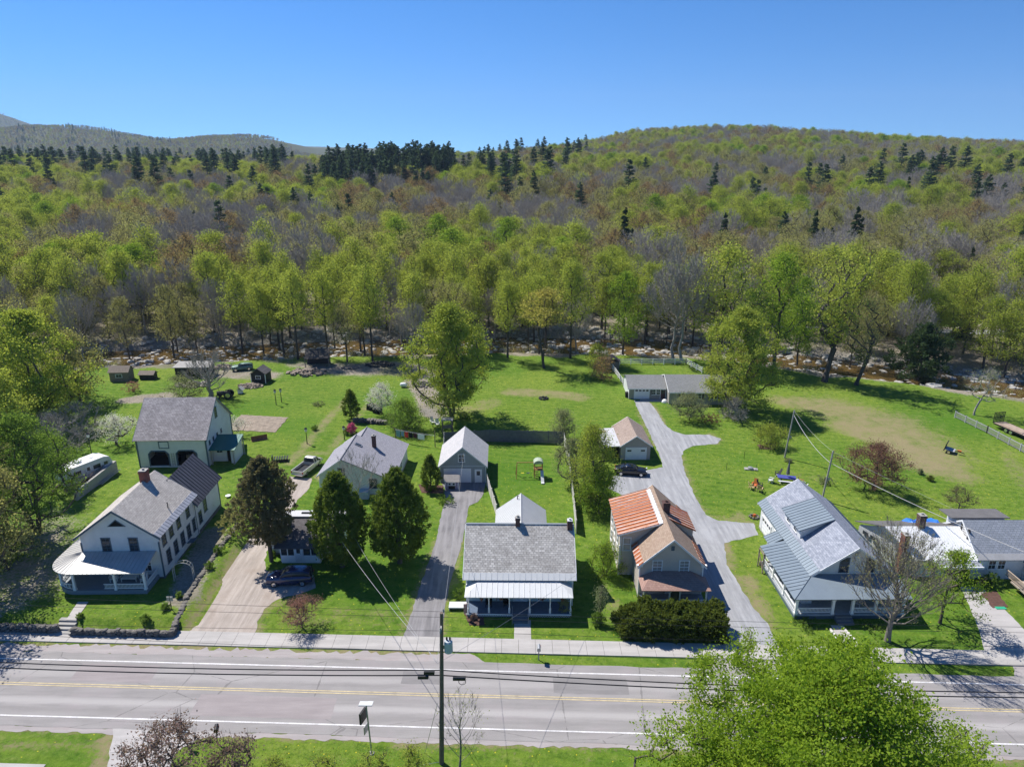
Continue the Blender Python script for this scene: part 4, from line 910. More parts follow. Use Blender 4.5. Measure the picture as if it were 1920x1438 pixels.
# ================================================================ Q  white house, slate-blue roof, wraparound porch
def blue_house():
    t = thing('house', 'white house with slate blue roof, long shed dormer and railed wraparound porch', 'house', (29.95, 59.5, 0), R(.5))
    W, D, E, RZ = 8.1, 14.4, 3.25, 6.15; b = MB(); gable_y(b, 0, W, 0, D, 0, E, RZ); b.build('wall', white, t)
    L, Q = roof_sides_y(0, W, 0, D, E, RZ, .4, .35); rf = roof(t, [L, Q], sh_blue_y); rake(t, [L, Q], trimw, .2)
    for q, n in ((L, 33), (Q, 33)): roof(t, [qlerp(q, 0, .2)], met_blue, .03, 'eave_strip', [n], .035)
    window(t, 'F', 0, 3.0, 4.15, .8, 1.5, greytrim, 2, 4); window(t, 'F', 0, 5.6, 4.15, .8, 1.5, greytrim, 2, 4); MB().box(W / 2 - .18, W / 2 + .18, -.05, .02, 5.2, 5.6).build('gable_vent', greymetal, t)
    MB().box(.05, W - .05, -.06, -.005, 3.05, 3.3).build('frieze', trimw, t)
    # dormer on the left slope
    y0, y1, xo = 5.3, 9.6, .75; zo, zi = 5.05, 6.2
    b = MB().prism([(xo, y0, 3.7), (W / 2 - .1, y0, 6.0), (W / 2 - .1, y0, zi - .02), (xo, y0, zo - .03)], (0, y1 - y0, 0)); b.build('dormer_wall', white, t)
    q = [(xo - .35, y0 - .3, zo), (xo - .35, y1 + .3, zo), (W / 2, y1 + .3, zi + .2), (W / 2, y0 - .3, zi + .2)]; roof(t, [q], met_blue, .09, 'dormer_roof', [10], .05); window(t, 'L', xo, 6.6, 4.5, .75, .7); window(t, 'L', xo, 8.5, 4.5, .75, .7)
    # garage door and window on the left wall, far end
    garage_door(t, 'L', 0, 12.3, .02, 2.6, 2.0, trimw, 4); window(t, 'L', 0, 9.6, 1.6, .8, 1.2)
    # side entry roof
    roof(t, [[(-1.9, 6.5, 2.45), (-1.9, 8.3, 2.45), (0, 8.6, 3.15), (0, 6.9, 3.15)]], met_blue, .1, 'side_entry_roof', [4], .04); MB().box(-1.5, -.02, 6.85, 8.1, 0, 2.35).build('side_entry', white, t)
    # porch
    px, pf, py = -2.65, -2.9, 6.0; zf = .55; xr_ = W - .1; ze, zt = 2.5, 3.22
    b = MB().prism([(px, pf, zf - .16), (xr_, pf, zf - .16), (xr_, -.02, zf - .16), (-.02, -.02, zf - .16), (-.02, py, zf - .16), (px, py, zf - .16)], (0, 0, .16)); b.build('porch_floor', mat('pale_grey_floor', (.33, .36, .4), .5), t)
    MB().box(px + .06, xr_ - .06, pf + .06, pf + .12, 0, zf - .17).box(px + .06, px + .12, pf + .12, py, 0, zf - .17).build('porch_skirt', greytrim, t)
    o = .35; b = MB(); q1 = [(px - o, pf - o, ze), (xr_ + o, pf - o, ze), (xr_ + o, 0, zt), (0, 0, zt)]; q2 = [(px - o, py + .3, ze), (px - o, pf - o, ze), (0, 0, zt), (0, py + .3, zt)]
    b.slab(q1, .1); b.slab(q2, .1)
    for i in range(1, 17):
        y = py + .3 - i * .51
        if y < pf - o: break
        f = min(1, (y - (pf - o)) / (-(pf - o))) if y < 0 else 1
        b.prism([(px - o, y - .015, ze), (px - o, y + .015, ze), (px - o, y + .015, ze + .05), (px - o, y - .015, ze + .05)], ((0 - px + o) * f, 0, (zt - ze) * f))
    b.tube([(px - o, pf - o, ze + .03), (0, 0, zt + .03)], .04, 4); b.build('porch_roof', met_blue, t)
    MB().box(px + .08, xr_ - .05, pf + .08, pf + .22, 2.22, 2.4).box(px + .08, px + .22, pf + .22, py, 2.22, 2.4).build('porch_beam', trimw, t)
    for x in (px + .15, 1.05, 2.95, 5.2, xr_ - .15): post(t, x, pf + .15, zf, 2.24, .24)
    for y in (.3, 3.2, py - .1): post(t, px + .15, y, zf, 2.24, .2)
    railing(t, [(px + .15, pf + .15), (1.05, pf + .15)], zf, .6); railing(t, [(2.95, pf + .15), (5.2, pf + .15), (xr_ - .15, pf + .15)], zf, .6); railing(t, [(px + .15, pf + .15), (px + .15, .3), (px + .15, 3.2), (px + .15, py - .1)], zf, .6)
    door(t, 'F', 0, 2.1, zf, .95, 1.75); 
    for u in (.8, 4.4, 6.4): window(t, 'F', 0, u, 1.6, .9, 1.25)
    for u in (1.5, 4.2): window(t, 'L', 0, u, 1.6, .8, 1.2)
    stairs(t, 1.25, 2.8, pf - .02, 0.02, zf, 3, .32, mat('grey_step', (.16, .17, .18)))
    b = MB(); b.box(px - .15, px + 1.2, py + .3, py + .45, 0, .5); 
    for x, y in ((px - .4, py + .2), (px - .4, py - 1.2)): b.box(x, x + .1, y, y + .1, 0, 2.3)
    b.box(px - .42, px - .3, py - 1.2, py + .3, 2.2, 2.3); b.cbox((px - .35, py - .5, 1.0), (.08, 2.2, .1), 0, R(45)); b.build('side_trellis', wood, t)
    MB().box(-.04, W + .04, .03, D, -.1, .25).build('foundation', conc, t)
blue_house()
# ================================================================ R  white house complex at the right
def right_house():
    t = thing('house', 'sprawling white house with bright white metal roof and timber deck', 'house', (0, 0, 0), 0)
    a, b_, c, d = (41.0, 66.9), (48.85, 66.9), (48.85, 63.2), (42.7, 63.6)
    zr, ze = 4.25, 2.45
    w = MB(); w.prism([(d[0] + .15, d[1] + .15, 0), (48.85, 63.35, 0), (48.85, 70.4, 0), (39.9, 70.4, 0)], (0, 0, 2.3))
    w.prism([(d[0] + .15, d[1] + .15, 2.3), (d[0] + .15, d[1] + .15, 2.32), (a[0] + .1, a[1], zr - .12), (39.95, 70.3, 2.5), (39.95, 70.3, 2.3)], (.12, 0, 0)); w.build('wall', white, t)
    q = [(42.45, 63.0, ze), (48.8, 62.95, ze), (48.8, 66.9, zr), (40.85, 66.9, zr)]; rf = roof(t, [q], met_bright, .1, 'roof', [26], .03); rake(t, [q], trimw, .14)
    q = [(39.6, 71.0, 2.6), (40.85, 66.92, zr - .02), (48.8, 66.92, zr - .02), (48.8, 71.0, 2.6)]; b = MB().slab([q[0], q[3], q[2], q[1]], .1); b.build('rear_roof', mat('dark_flat_roof', (.13, .125, .125), .7, .2, 1), t)
    roof(t, [[(44.0, 62.2, 2.2), (48.9, 62.2, 2.2), (48.9, 63.0, 2.42), (44.0, 63.0, 2.42)]], sh_blue_x, .1, 'canopy_roof'); MB().box(44, 48.95, 62.1, 62.2, 2.0, 2.2).build('canopy_fascia', trimw, t)
    MB().box(46.0, 48.5, 63.3, 63.36, .02, 2.0).build('garage_painted_shade', dark, t); window(t, 'F', 63.42, 44.3, 1.4, .8, 1.0)  # near-black panel on the wall, painted as shade inside the garage
    chimney(t, 44.6, 66.95, 3.6, 5.6, .7, .7, brick_dark, conc, rf); chimney(t, 41.75, 64.6, 0, 4.6, .55, .8, brick, conc)
    for (x, y) in ((41.25, 66.5), (41.9, 64.3)): pass
    for y, x in ((69.4, 40.2), (68.4, 40.55)): MB().cbox((x - .02, y, 1.9), (.06, .75, .4), R(16)).build('window', pane, t)
    for y, x in ((65.6, 41.6),): MB().cbox((x + .1, y - .4, 1.3), (.06, .6, .9), R(16)).build('window', pane, t)
    # tall right block
    x0, x1, y0 = 48.9, 62, 63.3; w = MB(); gable_x(w, x0, x1, y0, 69.9, 0, 2.75, 5.15, 66.4); w.build('main_wall', white, t)
    F, B = roof_sides_x(x0, x1, y0, 69.9, 2.75, 5.15, .45, .2, 66.4); roof(t, [F, B], sh_blue_x, .14, 'main_roof'); rake(t, [F, B], trimw, .18); roof(t, [qlerp(F, 0, .16)], met_pale, .03, 'eave_strip')
    window(t, 'L', x0, 65.9, 4.2, .7, .95, trimw, 3, 4, panelit)
    for u in (65.3, 66.5): MB().box(x0 - .06, x0 - .001, u - .17, u + .17, 3.65, 4.75).build('shutter', blackmetal, t)
    for u in (50.6, 51.6): window(t, 'F', y0, u, 1.75, .7, .95)
    roof(t, [[(48.2, 67.4, 5.0), (54.6, 67.4, 5.0), (54.6, 69.8, 4.8), (48.2, 69.8, 4.8)]], mat('dark_flat_roof', (.13, .125, .125)), .1, 'rear_flat_roof')
    # entry porch
    MB().box(54.0, 57, 61.6, 63.28, 0, 2.1).build('entry_wall', white, t); MB().box(49.2, 54.2, 67.6, 69.6, 0, 4.72).build('rear_wall', white, t); roof(t, [[(53.8, 61.4, 2.1), (55.4, 61.4, 2.65), (55.4, 63.3, 2.65), (53.8, 63.3, 2.1)], [(57.0, 63.3, 2.1), (55.4, 63.3, 2.65), (55.4, 61.4, 2.65), (57.0, 61.4, 2.1)]], met_pale, .1, 'entry_roof'); MB().box(54.4, 54.9, 61.55, 61.59, 1.2, 1.8).build('entry_window', pane, t)
    # deck with stairs
    MB().box(51.6, 58, 58.2, 61.58, .75, .9).build('deck', mat('deck_boards', (.36, .31, .25), .8, .2, 3), t)
    railing(t, [(51.7, 62.6), (51.7, 58.3)], .9, .75, newwood if 0 else mat('deck_rail', (.42, .33, .25)), .14); railing(t, [(51.7, 58.3), (52.6, 58.3)], .9, .75, mat('deck_rail', (.42, .33, .25)), .14)
    st = MB()
    for i in range(4): st.box(52.7, 54.3, 58.2 - .3 * (i + 1), 58.2 - .3 * i - .002, 0, .9 - .2 * (i + 1))
    st.build('deck_steps', mat('deck_boards', (.36, .31, .25)), t)
    for x in (52.65, 54.35): railing(t, [(x, 58.2, .9), (x, 57.0, .1)], .9, .75, mat('deck_rail', (.42, .33, .25)), .14)
    for x, y in ((52, 58.4), (54.4, 58.4), (57.5, 58.4)): MB().box(x - .06, x + .06, y - .06, y + .06, 0, .75).build('deck_post', newwood, t)
right_house()
# ---------------------------------------------------------------- foliage materials
LF = {
 'lime': leaf('lime_leaf', (.21, .285, .045), (.465, .505, .11)), 'olive': leaf('olive_leaf', (.22, .215, .09), (.46, .44, .20)),
 'green': leaf('fresh_green_leaf', (.12, .22, .03), (.31, .42, .06)), 'russet': leaf('russet_bud', (.22, .15, .085), (.42, .30, .165)),
 'grey': leaf('grey_twig', (.32, .295, .27), (.50, .46, .42), .2), 'yellow': leaf('yellow_catkin', (.36, .33, .09), (.52, .46, .14)),
 'pine': leaf('pine_needle', (.045, .085, .055), (.12, .175, .10), .4), 'hemlock': leaf('hemlock_needle', (.03, .06, .028), (.08, .12, .05), .3),
 'cedar': leaf('cedar_spray', (.055, .105, .02), (.20, .26, .05), .4), 'maple': leaf('young_maple_leaf', (.16, .26, .02), (.40, .52, .07), .48),
 'linden': leaf('bronze_leaf', (.10, .10, .05), (.27, .24, .14), .4), 'white': leaf('white_blossom', (.62, .6, .57), (.86, .84, .82), .35),
 'pink': leaf('pink_blossom', (.5, .06, .2), (.75, .2, .42), .3), 'redbud': leaf('red_leaf', (.19, .11, .085), (.36, .20, .155), .35), 'plum': leaf('plum_leaf', (.20, .13, .122), (.37, .255, .23), .35),
 'yew': leaf('yew_needle', (.045, .08, .018), (.20, .23, .045), .35), 'sage': leaf('sage_leaf', (.19, .22, .11), (.34, .37, .21)), 'rowan': leaf('pink_bronze_leaf', (.30, .15, .13), (.5, .3, .25), .3), 'bush': leaf('bush_leaf', (.09, .17, .025), (.24, .34, .08)),
 'dead': leaf('rust_needle', (.10, .04, .025), (.17, .08, .05), .1)}
def rhomb(C, A, B):
    """rhombus faces: centres, half axes"""
    V = np.stack([C - A, C - B, C + A, C + B], 1).reshape(-1, 3); return V, np.arange(len(V)).reshape(-1, 4)
def unit(n, rng): v = rng.normal(size=(n, 3)); return v / np.linalg.norm(v, axis=1)[:, None]
def tubes(paths, n=4):
    V = []; Q = []; b = 0; ang = 2 * np.pi * np.arange(n) / n
    for P, r in paths:
        P = np.asarray(P, float); k = len(P); d = np.gradient(P, axis=0); d /= np.linalg.norm(d, axis=1)[:, None] + 1e-9
        a = np.where(np.abs(d[:, 2:3]) < .9, [[0, 0, 1.]], [[1., 0, 0]]); x = np.cross(d, a); x /= np.linalg.norm(x, axis=1)[:, None]; y = np.cross(d, x)
        ring = P[:, None] + (x[:, None] * np.cos(ang)[None, :, None] + y[:, None] * np.sin(ang)[None, :, None]) * np.asarray(r)[:, None, None]
        V.append(ring.reshape(-1, 3)); i = b + np.arange(k - 1)[:, None] * n + np.arange(n)[None]; j = b + np.arange(k - 1)[:, None] * n + (np.arange(n)[None] + 1) % n
        Q.append(np.stack([i, j, j + n, i + n], -1).reshape(-1, 4)); b += k * n
    return np.concatenate(V), np.concatenate(Q)
def broad(seed, h=18, cr=5, cb=.35, natt=70, shape='dome', tr=.28, lean=(0, 0), stems=1, fork=.5, twigs=8, twl=1.1, shell=.55, lobes=.3, tw_r=.02, kink=.12, rexp=.52):
    """skeleton of a broadleaf tree: trunk, limbs and branches grown to points spread through the crown"""
    rng = np.random.default_rng(seed); nodes = []; par = []; 
    ph = rng.uniform(0, 6.28, 4)
    for s in range(stems):
        a = rng.uniform(0, 6.28); off = np.array([math.cos(a), math.sin(a)]) * (cr * .35 if stems > 1 else 0); st = len(nodes); topz = h * (fork if shape != 'col' else .85)
        for i in range(8):
            t = i / 7; p = np.array([lean[0] * t * t * h + off[0] * t, lean[1] * t * t * h + off[1] * t, topz * t]); 
            if i: p[:2] += rng.normal(size=2) * kink * h * .03
            nodes.append(p); par.append(st + i - 1 if i else -1)
    A = []
    while len(A) < natt:
        u = rng.uniform(0, 1); th = rng.uniform(0, 6.28); rr = rng.uniform() ** shell
        if shape == 'dome': prof = math.sin(math.pi * min(1, .12 + .88 * u) ** .85) ** .6 if u < .98 else .1
        elif shape == 'vase': prof = (.35 + .75 * u) * (1 if u < .75 else math.sqrt(max(0, 1 - ((u - .75) / .25) ** 2)) * .9 + .1)
        elif shape == 'col': prof = .75 * math.sin(math.pi * min(1, .2 + .8 * u)) ** .5 + .1
        elif shape == 'cone': prof = max(.05, 1 - u) ** .8
        else: prof = math.sqrt(max(0.02, 1 - (2 * u - 1) ** 2))
        lob = 1 + lobes * (math.sin(2 * th + ph[0] + 4 * u) * .6 + math.sin(3 * th + ph[1] - 6 * u) * .5)
        r = cr * prof * rr * lob
        A.append((r * math.cos(th) + lean[0] * h * u, r * math.sin(th) + lean[1] * h * u, h * (cb + (1 - cb) * u * (1 - .06 * abs(math.sin(th + ph[2]))))))
    A = np.array(A); A = A[np.argsort(A[:, 2] + .6 * np.hypot(A[:, 0], A[:, 1]))]; tips = []
    for a in A:
        N_ = np.array(nodes); dv = a - N_; dist = np.linalg.norm(dv, axis=1); hor = np.hypot(dv[:, 0], dv[:, 1])
        cost = dist + np.maximum(0, .45 * hor - dv[:, 2]) * 1.6 + (N_[:, 2] < h * min(cb, .45) * .75) * h
        k = int(np.argmin(cost)); p0 = N_[k]; m = max(2, int(dist[k] / 1.6) + 1); prev = k; sag = rng.normal(size=3) * .09 * dist[k]
        for i in range(1, m + 1):
            t = i / m; p = p0 + (a - p0) * t + sag * math.sin(math.pi * t) + np.array([0, 0, -.08 * dist[k] * math.sin(math.pi * t)]); nodes.append(p); par.append(prev); prev = len(nodes) - 1
        tips.append(prev)
    n = len(nodes); w = np.zeros(n)
    for t in tips: w[t] += 1
    for i in range(n - 1, -1, -1):
        if par[i] >= 0: w[par[i]] += w[i]
    w = np.maximum(w, .5); rad = tw_r + (tr - tw_r) * (w / w.max()) ** rexp
    N_ = np.array(nodes); ch = {}
    for i, p in enumerate(par): ch.setdefault(p, []).append(i)
    paths = []; done = set()
    def walk(i, start):
        P = ([N_[start]] if start >= 0 else []) + [N_[i]]; r = ([min(rad[start], rad[i] * 1.2)] if start >= 0 else []) + [rad[i]]; cur = i
        while ch.get(cur):
            c = sorted(ch[cur], key=lambda q: -w[q]); 
            for o in c[1:]: stack.append((o, cur))
            cur = c[0]; P.append(N_[cur]); r.append(rad[cur])
        if len(P) > 1: 
            r[-1] *= .6; 
            if start < 0: r[0] *= 1.35
            paths.append((P, r))
    stack = [(i, -1) for i in ch.get(-1, [])]
    while stack: walk(*stack.pop())
    tip = N_[tips]
    if twigs:
        c = np.array([lean[0] * h * .5, lean[1] * h * .5, h * (cb + .15 * (1 - cb))])
        base = np.repeat(tip, twigs, 0); d = unit(len(base), rng) * .9 + (base - c) / (np.linalg.norm(base - c, axis=1)[:, None] + .01) * .8 + [0, 0, .35]
        d /= np.linalg.norm(d, axis=1)[:, None]; L = twl * rng.uniform(.5, 1.2, len(base))[:, None]
        base = base - d * L * .2; s = np.cross(d, unit(len(base), rng)); s /= np.linalg.norm(s, axis=1)[:, None] + 1e-9; s *= tw_r * .8
        TV = np.stack([base - s, base + s, base + d * L + s * .3, base + d * L - s * .3], 1).reshape(-1, 3)
    else: TV = None
    return paths, tip, TV, rng
def broom(seed, h=11, cr=4.5, cb=.15, nprim=26, nsec=7, tr=.22, lean=(0, 0), twigs=7, twl=.8, tw_r=.01, spread=1.0, top=.55):
    """upright tree: ascending limbs that leave the trunk and bend skywards, each with finer ascending branches"""
    rng = np.random.default_rng(seed); paths = []; tips = []; T = h * top
    tk = [np.array([lean[0] * t * t * h, lean[1] * t * t * h, T * t]) + np.r_[rng.normal(size=2) * .02 * h * (t > 0), 0] for t in np.linspace(0, 1, 6)]; paths.append((tk, [tr * 1.35, tr, tr * .9, tr * .75, tr * .6, tr * .45]))
    for i in range(nprim):
        f = (i + .5) / nprim; z0 = h * (cb + (top - cb) * f ** .8); th = i * 2.4 + rng.normal() * .3; k = min(4, int(z0 / T * 5)); b = tk[k] + (tk[k + 1] - tk[k]) * (z0 / T * 5 - k)
        el = (.25 + .75 * f) ; R_ = cr * spread * (1.05 - .75 * f ** 1.4) * rng.uniform(.75, 1.1); ztip = min(h, z0 + (h - z0) * (.42 + .58 * f) * rng.uniform(.8, 1.05)); d = np.array([math.cos(th), math.sin(th), 0])
        e = b + d * R_; e[2] = ztip; m1 = b + d * R_ * .5; m1[2] = z0 + (ztip - z0) * .28; m2 = b + d * R_ * .82; m2[2] = z0 + (ztip - z0) * .62; P = [b, m1, m2, e]; r0 = tr * (.34 - .18 * f); paths.append((P, [r0, r0 * .7, r0 * .42, tw_r])); tips.append(e)
        for j in range(nsec):
            u = rng.uniform(.25, .95) * 3; q = int(u); p = P[q] + (P[min(3, q + 1)] - P[q]) * (u - q); a = th + rng.normal() * 1.0; L = (h * .2) * rng.uniform(.5, 1.15) * (1.1 - u / 5); e2 = p + np.array([math.cos(a) * .62 * L, math.sin(a) * .62 * L, L * rng.uniform(.45, .95)]); mm = (p + e2) / 2 + np.array([math.cos(a), math.sin(a), 0]) * .1 * L; rr = r0 * .32; paths.append(([p, mm, e2], [rr, rr * .6, tw_r])); tips += [e2, mm * .4 + e2 * .6]
    tip = np.array(tips); base = np.repeat(tip, twigs, 0); c = np.array([0, 0, h * .3]); d = unit(len(base), rng) * .55 + (base - c) / np.linalg.norm(base - c, axis=1)[:, None] * .6 + [0, 0, .45]; d /= np.linalg.norm(d, axis=1)[:, None]; L = twl * rng.uniform(.5, 1.2, len(base))[:, None]; s = np.cross(d, unit(len(base), rng)); s /= np.linalg.norm(s, axis=1)[:, None] + 1e-9; s *= tw_r * .8; base = base - d * L * .3
    return paths, tip, np.stack([base - s, base + s, base + d * L + s * .3, base + d * L - s * .3], 1).reshape(-1, 3), rng
def trunk_mesh(name, paths, TV, m, n=4):
    V, Q = tubes(paths, n)
    if TV is not None: Q = np.concatenate([Q, len(V) + np.arange(len(TV)).reshape(-1, 4)]); V = np.concatenate([V, TV])
    return npmesh(name, V, Q, m, None, False)
def crown_mesh(name, tip, rng, m, nl=30, cs=1.0, ls=.22, flat=.7, asp=.6, upn=.0, cjit=.35, down=0):
    n = len(tip) * nl; C = np.repeat(tip, nl, 0); cl = np.repeat(cs * rng.uniform(.65, 1.35, len(tip)), nl)[:, None]
    o = rng.normal(size=(n, 3)) * .5; o *= cl * np.array([1, 1, flat]); C = C + o; C[:, 2] -= down * np.abs(o[:, 0])
    nrm = unit(n, rng) + [0, 0, upn]; a = np.cross(nrm, unit(n, rng)); a /= np.linalg.norm(a, axis=1)[:, None] + 1e-9; b = np.cross(nrm / (np.linalg.norm(nrm, axis=1)[:, None] + 1e-9), a)
    s = ls * rng.uniform(.6, 1.3, n)[:, None]; V, Q = rhomb(C, a * s, b * s * asp)
    tone = np.clip(.5 + np.repeat(rng.normal(size=len(tip)) * cjit * .5, nl) + rng.normal(size=n) * .18, 0, 1); return npmesh(name, V, Q, m, tone)
def tree_obj(name, label, cat, loc, tm, cm, group=None, rz=0, s=1.0):
    t = thing(name, label, cat, loc, rz, group, s); link('trunk', tm, t)
    if cm: link('crown', cm, t)
    return t
def conifer(seed, h=24, cr=4, cb=.12, kind='pine', whorls=16, per=6, nl=22, m=None, gap=.0):
    rng = np.random.default_rng(seed); paths = [([(0, 0, 0), (.1, 0, h * .5), (0, .05, h * .98)], [h * .016, h * .010, .03])]; C = []; A = []; B = []; tn = []
    for i in range(whorls):
        t = min(1, max(0, (i + rng.uniform(-.45, .45)) / (whorls - 1))); z = h * (cb + (.985 - cb) * t); 
        Lm = cr * ((1 - t) ** (.6 if kind == 'pine' else .9)) * (1 if t > .12 else .75) * rng.uniform(.72, 1.12) + .3; z0_ = z
        for k in range(per):
            if rng.random() < gap: continue
            z = z0_ + rng.normal() * h * .014; th = 2 * np.pi * (k / per) + i * 1.3 + rng.normal() * .3; L = Lm * rng.uniform(.65, 1.15); dz = (.12 if kind == 'pine' else -.18) * L
            d = np.array([math.cos(th), math.sin(th), 0]); e = np.array([d[0] * L, d[1] * L, z + dz]); mid = np.array([d[0] * L * .5, d[1] * L * .5, z + dz * .3 + (.05 * L if kind != 'pine' else -.03 * L)])
            paths.append(([(0, 0, z), mid, e], [.07, .045, .015])); n = max(5, int(nl * (L / cr + .25))); u = rng.uniform(.25, 1.02, n) if kind == 'pine' else rng.uniform(.12, 1.02, n)
            sd = np.array([-d[1], d[0], 0]); wv = rng.normal(size=n) * .22 * L * (1.15 - .6 * u)
            P = d[None] * (L * u)[:, None] + sd[None] * wv[:, None]; P[:, 2] += z + dz * u * u + rng.normal(size=n) * .14 - np.abs(wv) * .18
            la = (d[None] * rng.uniform(.5, 1, n)[:, None] + sd[None] * np.sign(wv)[:, None] * rng.uniform(.2, .9, n)[:, None]); la[:, 2] = rng.normal(size=n) * .25 + (.15 if kind == 'pine' else -.25); la /= np.linalg.norm(la, axis=1)[:, None]
            up = np.array([0, 0, 1.]) + rng.normal(size=(n, 3)) * .6; lb = np.cross(la, up); lb /= np.linalg.norm(lb, axis=1)[:, None] + 1e-9; s = rng.uniform(.55, 1.15, n)[:, None] * (.19 * cr ** .5 + .14)
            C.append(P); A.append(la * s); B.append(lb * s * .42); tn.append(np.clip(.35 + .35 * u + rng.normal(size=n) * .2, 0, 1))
    V, Q = rhomb(np.concatenate(C), np.concatenate(A), np.concatenate(B)); TV, TQ = tubes(paths, 4)
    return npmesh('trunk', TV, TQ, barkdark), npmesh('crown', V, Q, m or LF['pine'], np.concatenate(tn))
def shell_shrub(seed, fn, n, ls, m, asp=.5, depth=.25, vert=0., per=34, tuft=None):
    """dense evergreen built of leafy tufts that stand off a lumpy closed surface; fn(rng, n) -> points, outward directions"""
    rng = np.random.default_rng(seed); K = max(12, n // per); P, O = fn(rng, K); tl = (ls * 4.2 if tuft is None else tuft) * rng.uniform(.4, 1.7, K)
    k0 = rng.random(K) ** 1.6 * depth; D = O * .75 + [0, 0, .35 + .5 * vert] + rng.normal(size=(K, 3)) * .35; D /= np.linalg.norm(D, axis=1)[:, None]
    i = np.repeat(np.arange(K), per); n = len(i); u = rng.random(n); C = P[i] - O[i] * k0[i][:, None] + D[i] * (tl[i] * (u - .45))[:, None] + rng.normal(size=(n, 3)) * (ls * 1.25 * (1.15 - u * .75))[:, None]
    nrm = O[i] * .5 + unit(n, rng); a = D[i] * .8 + unit(n, rng) * .8; b = np.cross(nrm, a); b /= np.linalg.norm(b, axis=1)[:, None] + 1e-9; a /= np.linalg.norm(a, axis=1)[:, None]; s = ls * rng.uniform(.6, 1.35, n)[:, None]; V, Q = rhomb(C, a * s, b * s * asp)
    tk = rng.normal(size=K) * .2; return npmesh('crown', V, Q, m, np.clip(.42 + tk[i] + .25 * (u - .3) + rng.normal(size=n) * .14, 0, 1))
def egg(h, r, z0, p=1.0, lump=.12, ph=0.):
    def fn(rng, n):
        u = rng.random(n) ** .9; th = rng.uniform(0, 2 * np.pi, n); prof = np.sin(np.pi * np.clip(u, .02, 1) ** p) ** .62 * (1 - .15 * u)
        rr = r * prof * (1 + lump * np.sin(3 * th + 7 * u + ph) + lump * .8 * np.sin(5 * th - 9 * u + ph)); P = np.stack([rr * np.cos(th), rr * np.sin(th), z0 + (h - z0) * u], 1)
        O = np.stack([np.cos(th), np.sin(th), (u - .42) * 1.4], 1); return P, O / np.linalg.norm(O, axis=1)[:, None]
    return fn
# ---------------------------------------------------------------- forest kinds (shared meshes)
PROTO = {}
def proto(key, kind, bk, n, **kw):
    lst = []
    for i in range(n):
        sd = abs(hash_(key)) % 1000 + i * 17; cw = {k: kw[k] for k in ('nl', 'cs', 'ls', 'flat', 'asp') if k in kw}; cw['nl'] = int(cw['nl'] * 1.75); cw['ls'] *= .74; bw = {k: v for k, v in kw.items() if k not in cw}
        paths, tip, TV, rng = (broom if bw.pop('upright', 0) else broad)(sd, **bw); lst.append((trunk_mesh('trunk', paths, TV, bk), crown_mesh('crown', tip, rng, LF[kind], **cw) if cw.get('nl', 30) else None))
    PROTO[key] = lst
def hash_(s): return sum((i + 3) * ord(c) for i, c in enumerate(s))
proto('lime', 'lime', barkdark, 3, h=19, cr=3.9, cb=.40, natt=90, shape='col', tr=.22, twigs=6, nl=46, cs=1.5, ls=.19, fork=.7)
proto('limewide', 'lime', barkdark, 2, h=18, cr=5.6, cb=.28, natt=110, shape='dome', tr=.3, twigs=5, nl=52, cs=1.6, ls=.2)
proto('olive', 'olive', bark, 3, h=18, cr=5.2, cb=.3, natt=110, shape='dome', tr=.26, twigs=12, nl=34, cs=1.3, ls=.17)
proto('grey', 'grey', barkgrey, 3, upright=1, h=18, cr=5.0, cb=.28, nprim=26, nsec=7, tr=.26, twigs=12, twl=1.5, tw_r=.022, nl=7, cs=1.4, ls=.12)
proto('russet', 'russet', bark, 2, h=18, cr=5.2, cb=.35, natt=100, shape='dome', tr=.26, twigs=14, nl=34, cs=1.4, ls=.15)
proto('green', 'green', barkdark, 2, h=19, cr=4.8, cb=.25, natt=100, shape='dome', tr=.28, twigs=3, nl=46, cs=1.5, ls=.22)
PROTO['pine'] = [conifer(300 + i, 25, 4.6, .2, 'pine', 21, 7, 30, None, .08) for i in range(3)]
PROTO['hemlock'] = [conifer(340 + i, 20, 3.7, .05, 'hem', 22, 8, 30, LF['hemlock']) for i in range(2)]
DESC = {'lime': 'slender lime green tree', 'limewide': 'round yellow-green leafy tree', 'olive': 'olive tree in young leaf', 'grey': 'bare grey twiggy tree', 'russet': 'russet budding tree', 'green': 'fresh green fully leafed tree', 'pine': 'dark tall pine', 'hemlock': 'dark conical evergreen'}
CATN = {'pine': ('pine_tree', 'pine'), 'hemlock': ('evergreen_tree', 'evergreen')}
ROOTS = {}
def plant(key, x, y, s=1.0, label=None, group=None, var=None, z=None):
    i = RNG.integers(len(PROTO[key])) if var is None else var; k = (key, int(i)); z = float(HT(x, y)) - .1 if z is None else z; rz = RNG.uniform(0, 6.28); wf = 1.32 if (y - float(near_bank(x)) > 45 and key not in CATN and y < 1300) else 1.; s = s if hasattr(s, '__len__') else (s * wf * RNG.uniform(.9, 1.1), s * wf * RNG.uniform(.9, 1.1), s)
    nm, ct = CATN.get(key, ('woodland_tree', 'tree'))
    if k not in ROOTS:
        ROOTS[k] = t = tree_obj(nm, label, ct, (x, y, z), *PROTO[key][i], group, rz); t.scale = s; return t
    return dup(ROOTS[k], (x, y, z), rz, label, group, s)
LAND = [(90, 'far beyond the white camper'), (250, 'past the barn orchard'), (420, 'behind the white barn'), (520, 'past the tractor'), (640, 'past the pickup truck'), (780, 'past the clothesline'), (930, 'past the grey garage'), (1080, 'past the playset lawn'), (1220, 'past the ranch garage'), (1380, 'past the ranch house'), (1520, 'past the bare field'), (1660, 'past the two small poles'), (1790, 'past the rail fence'), (3000, 'past the flatbed trailer')]
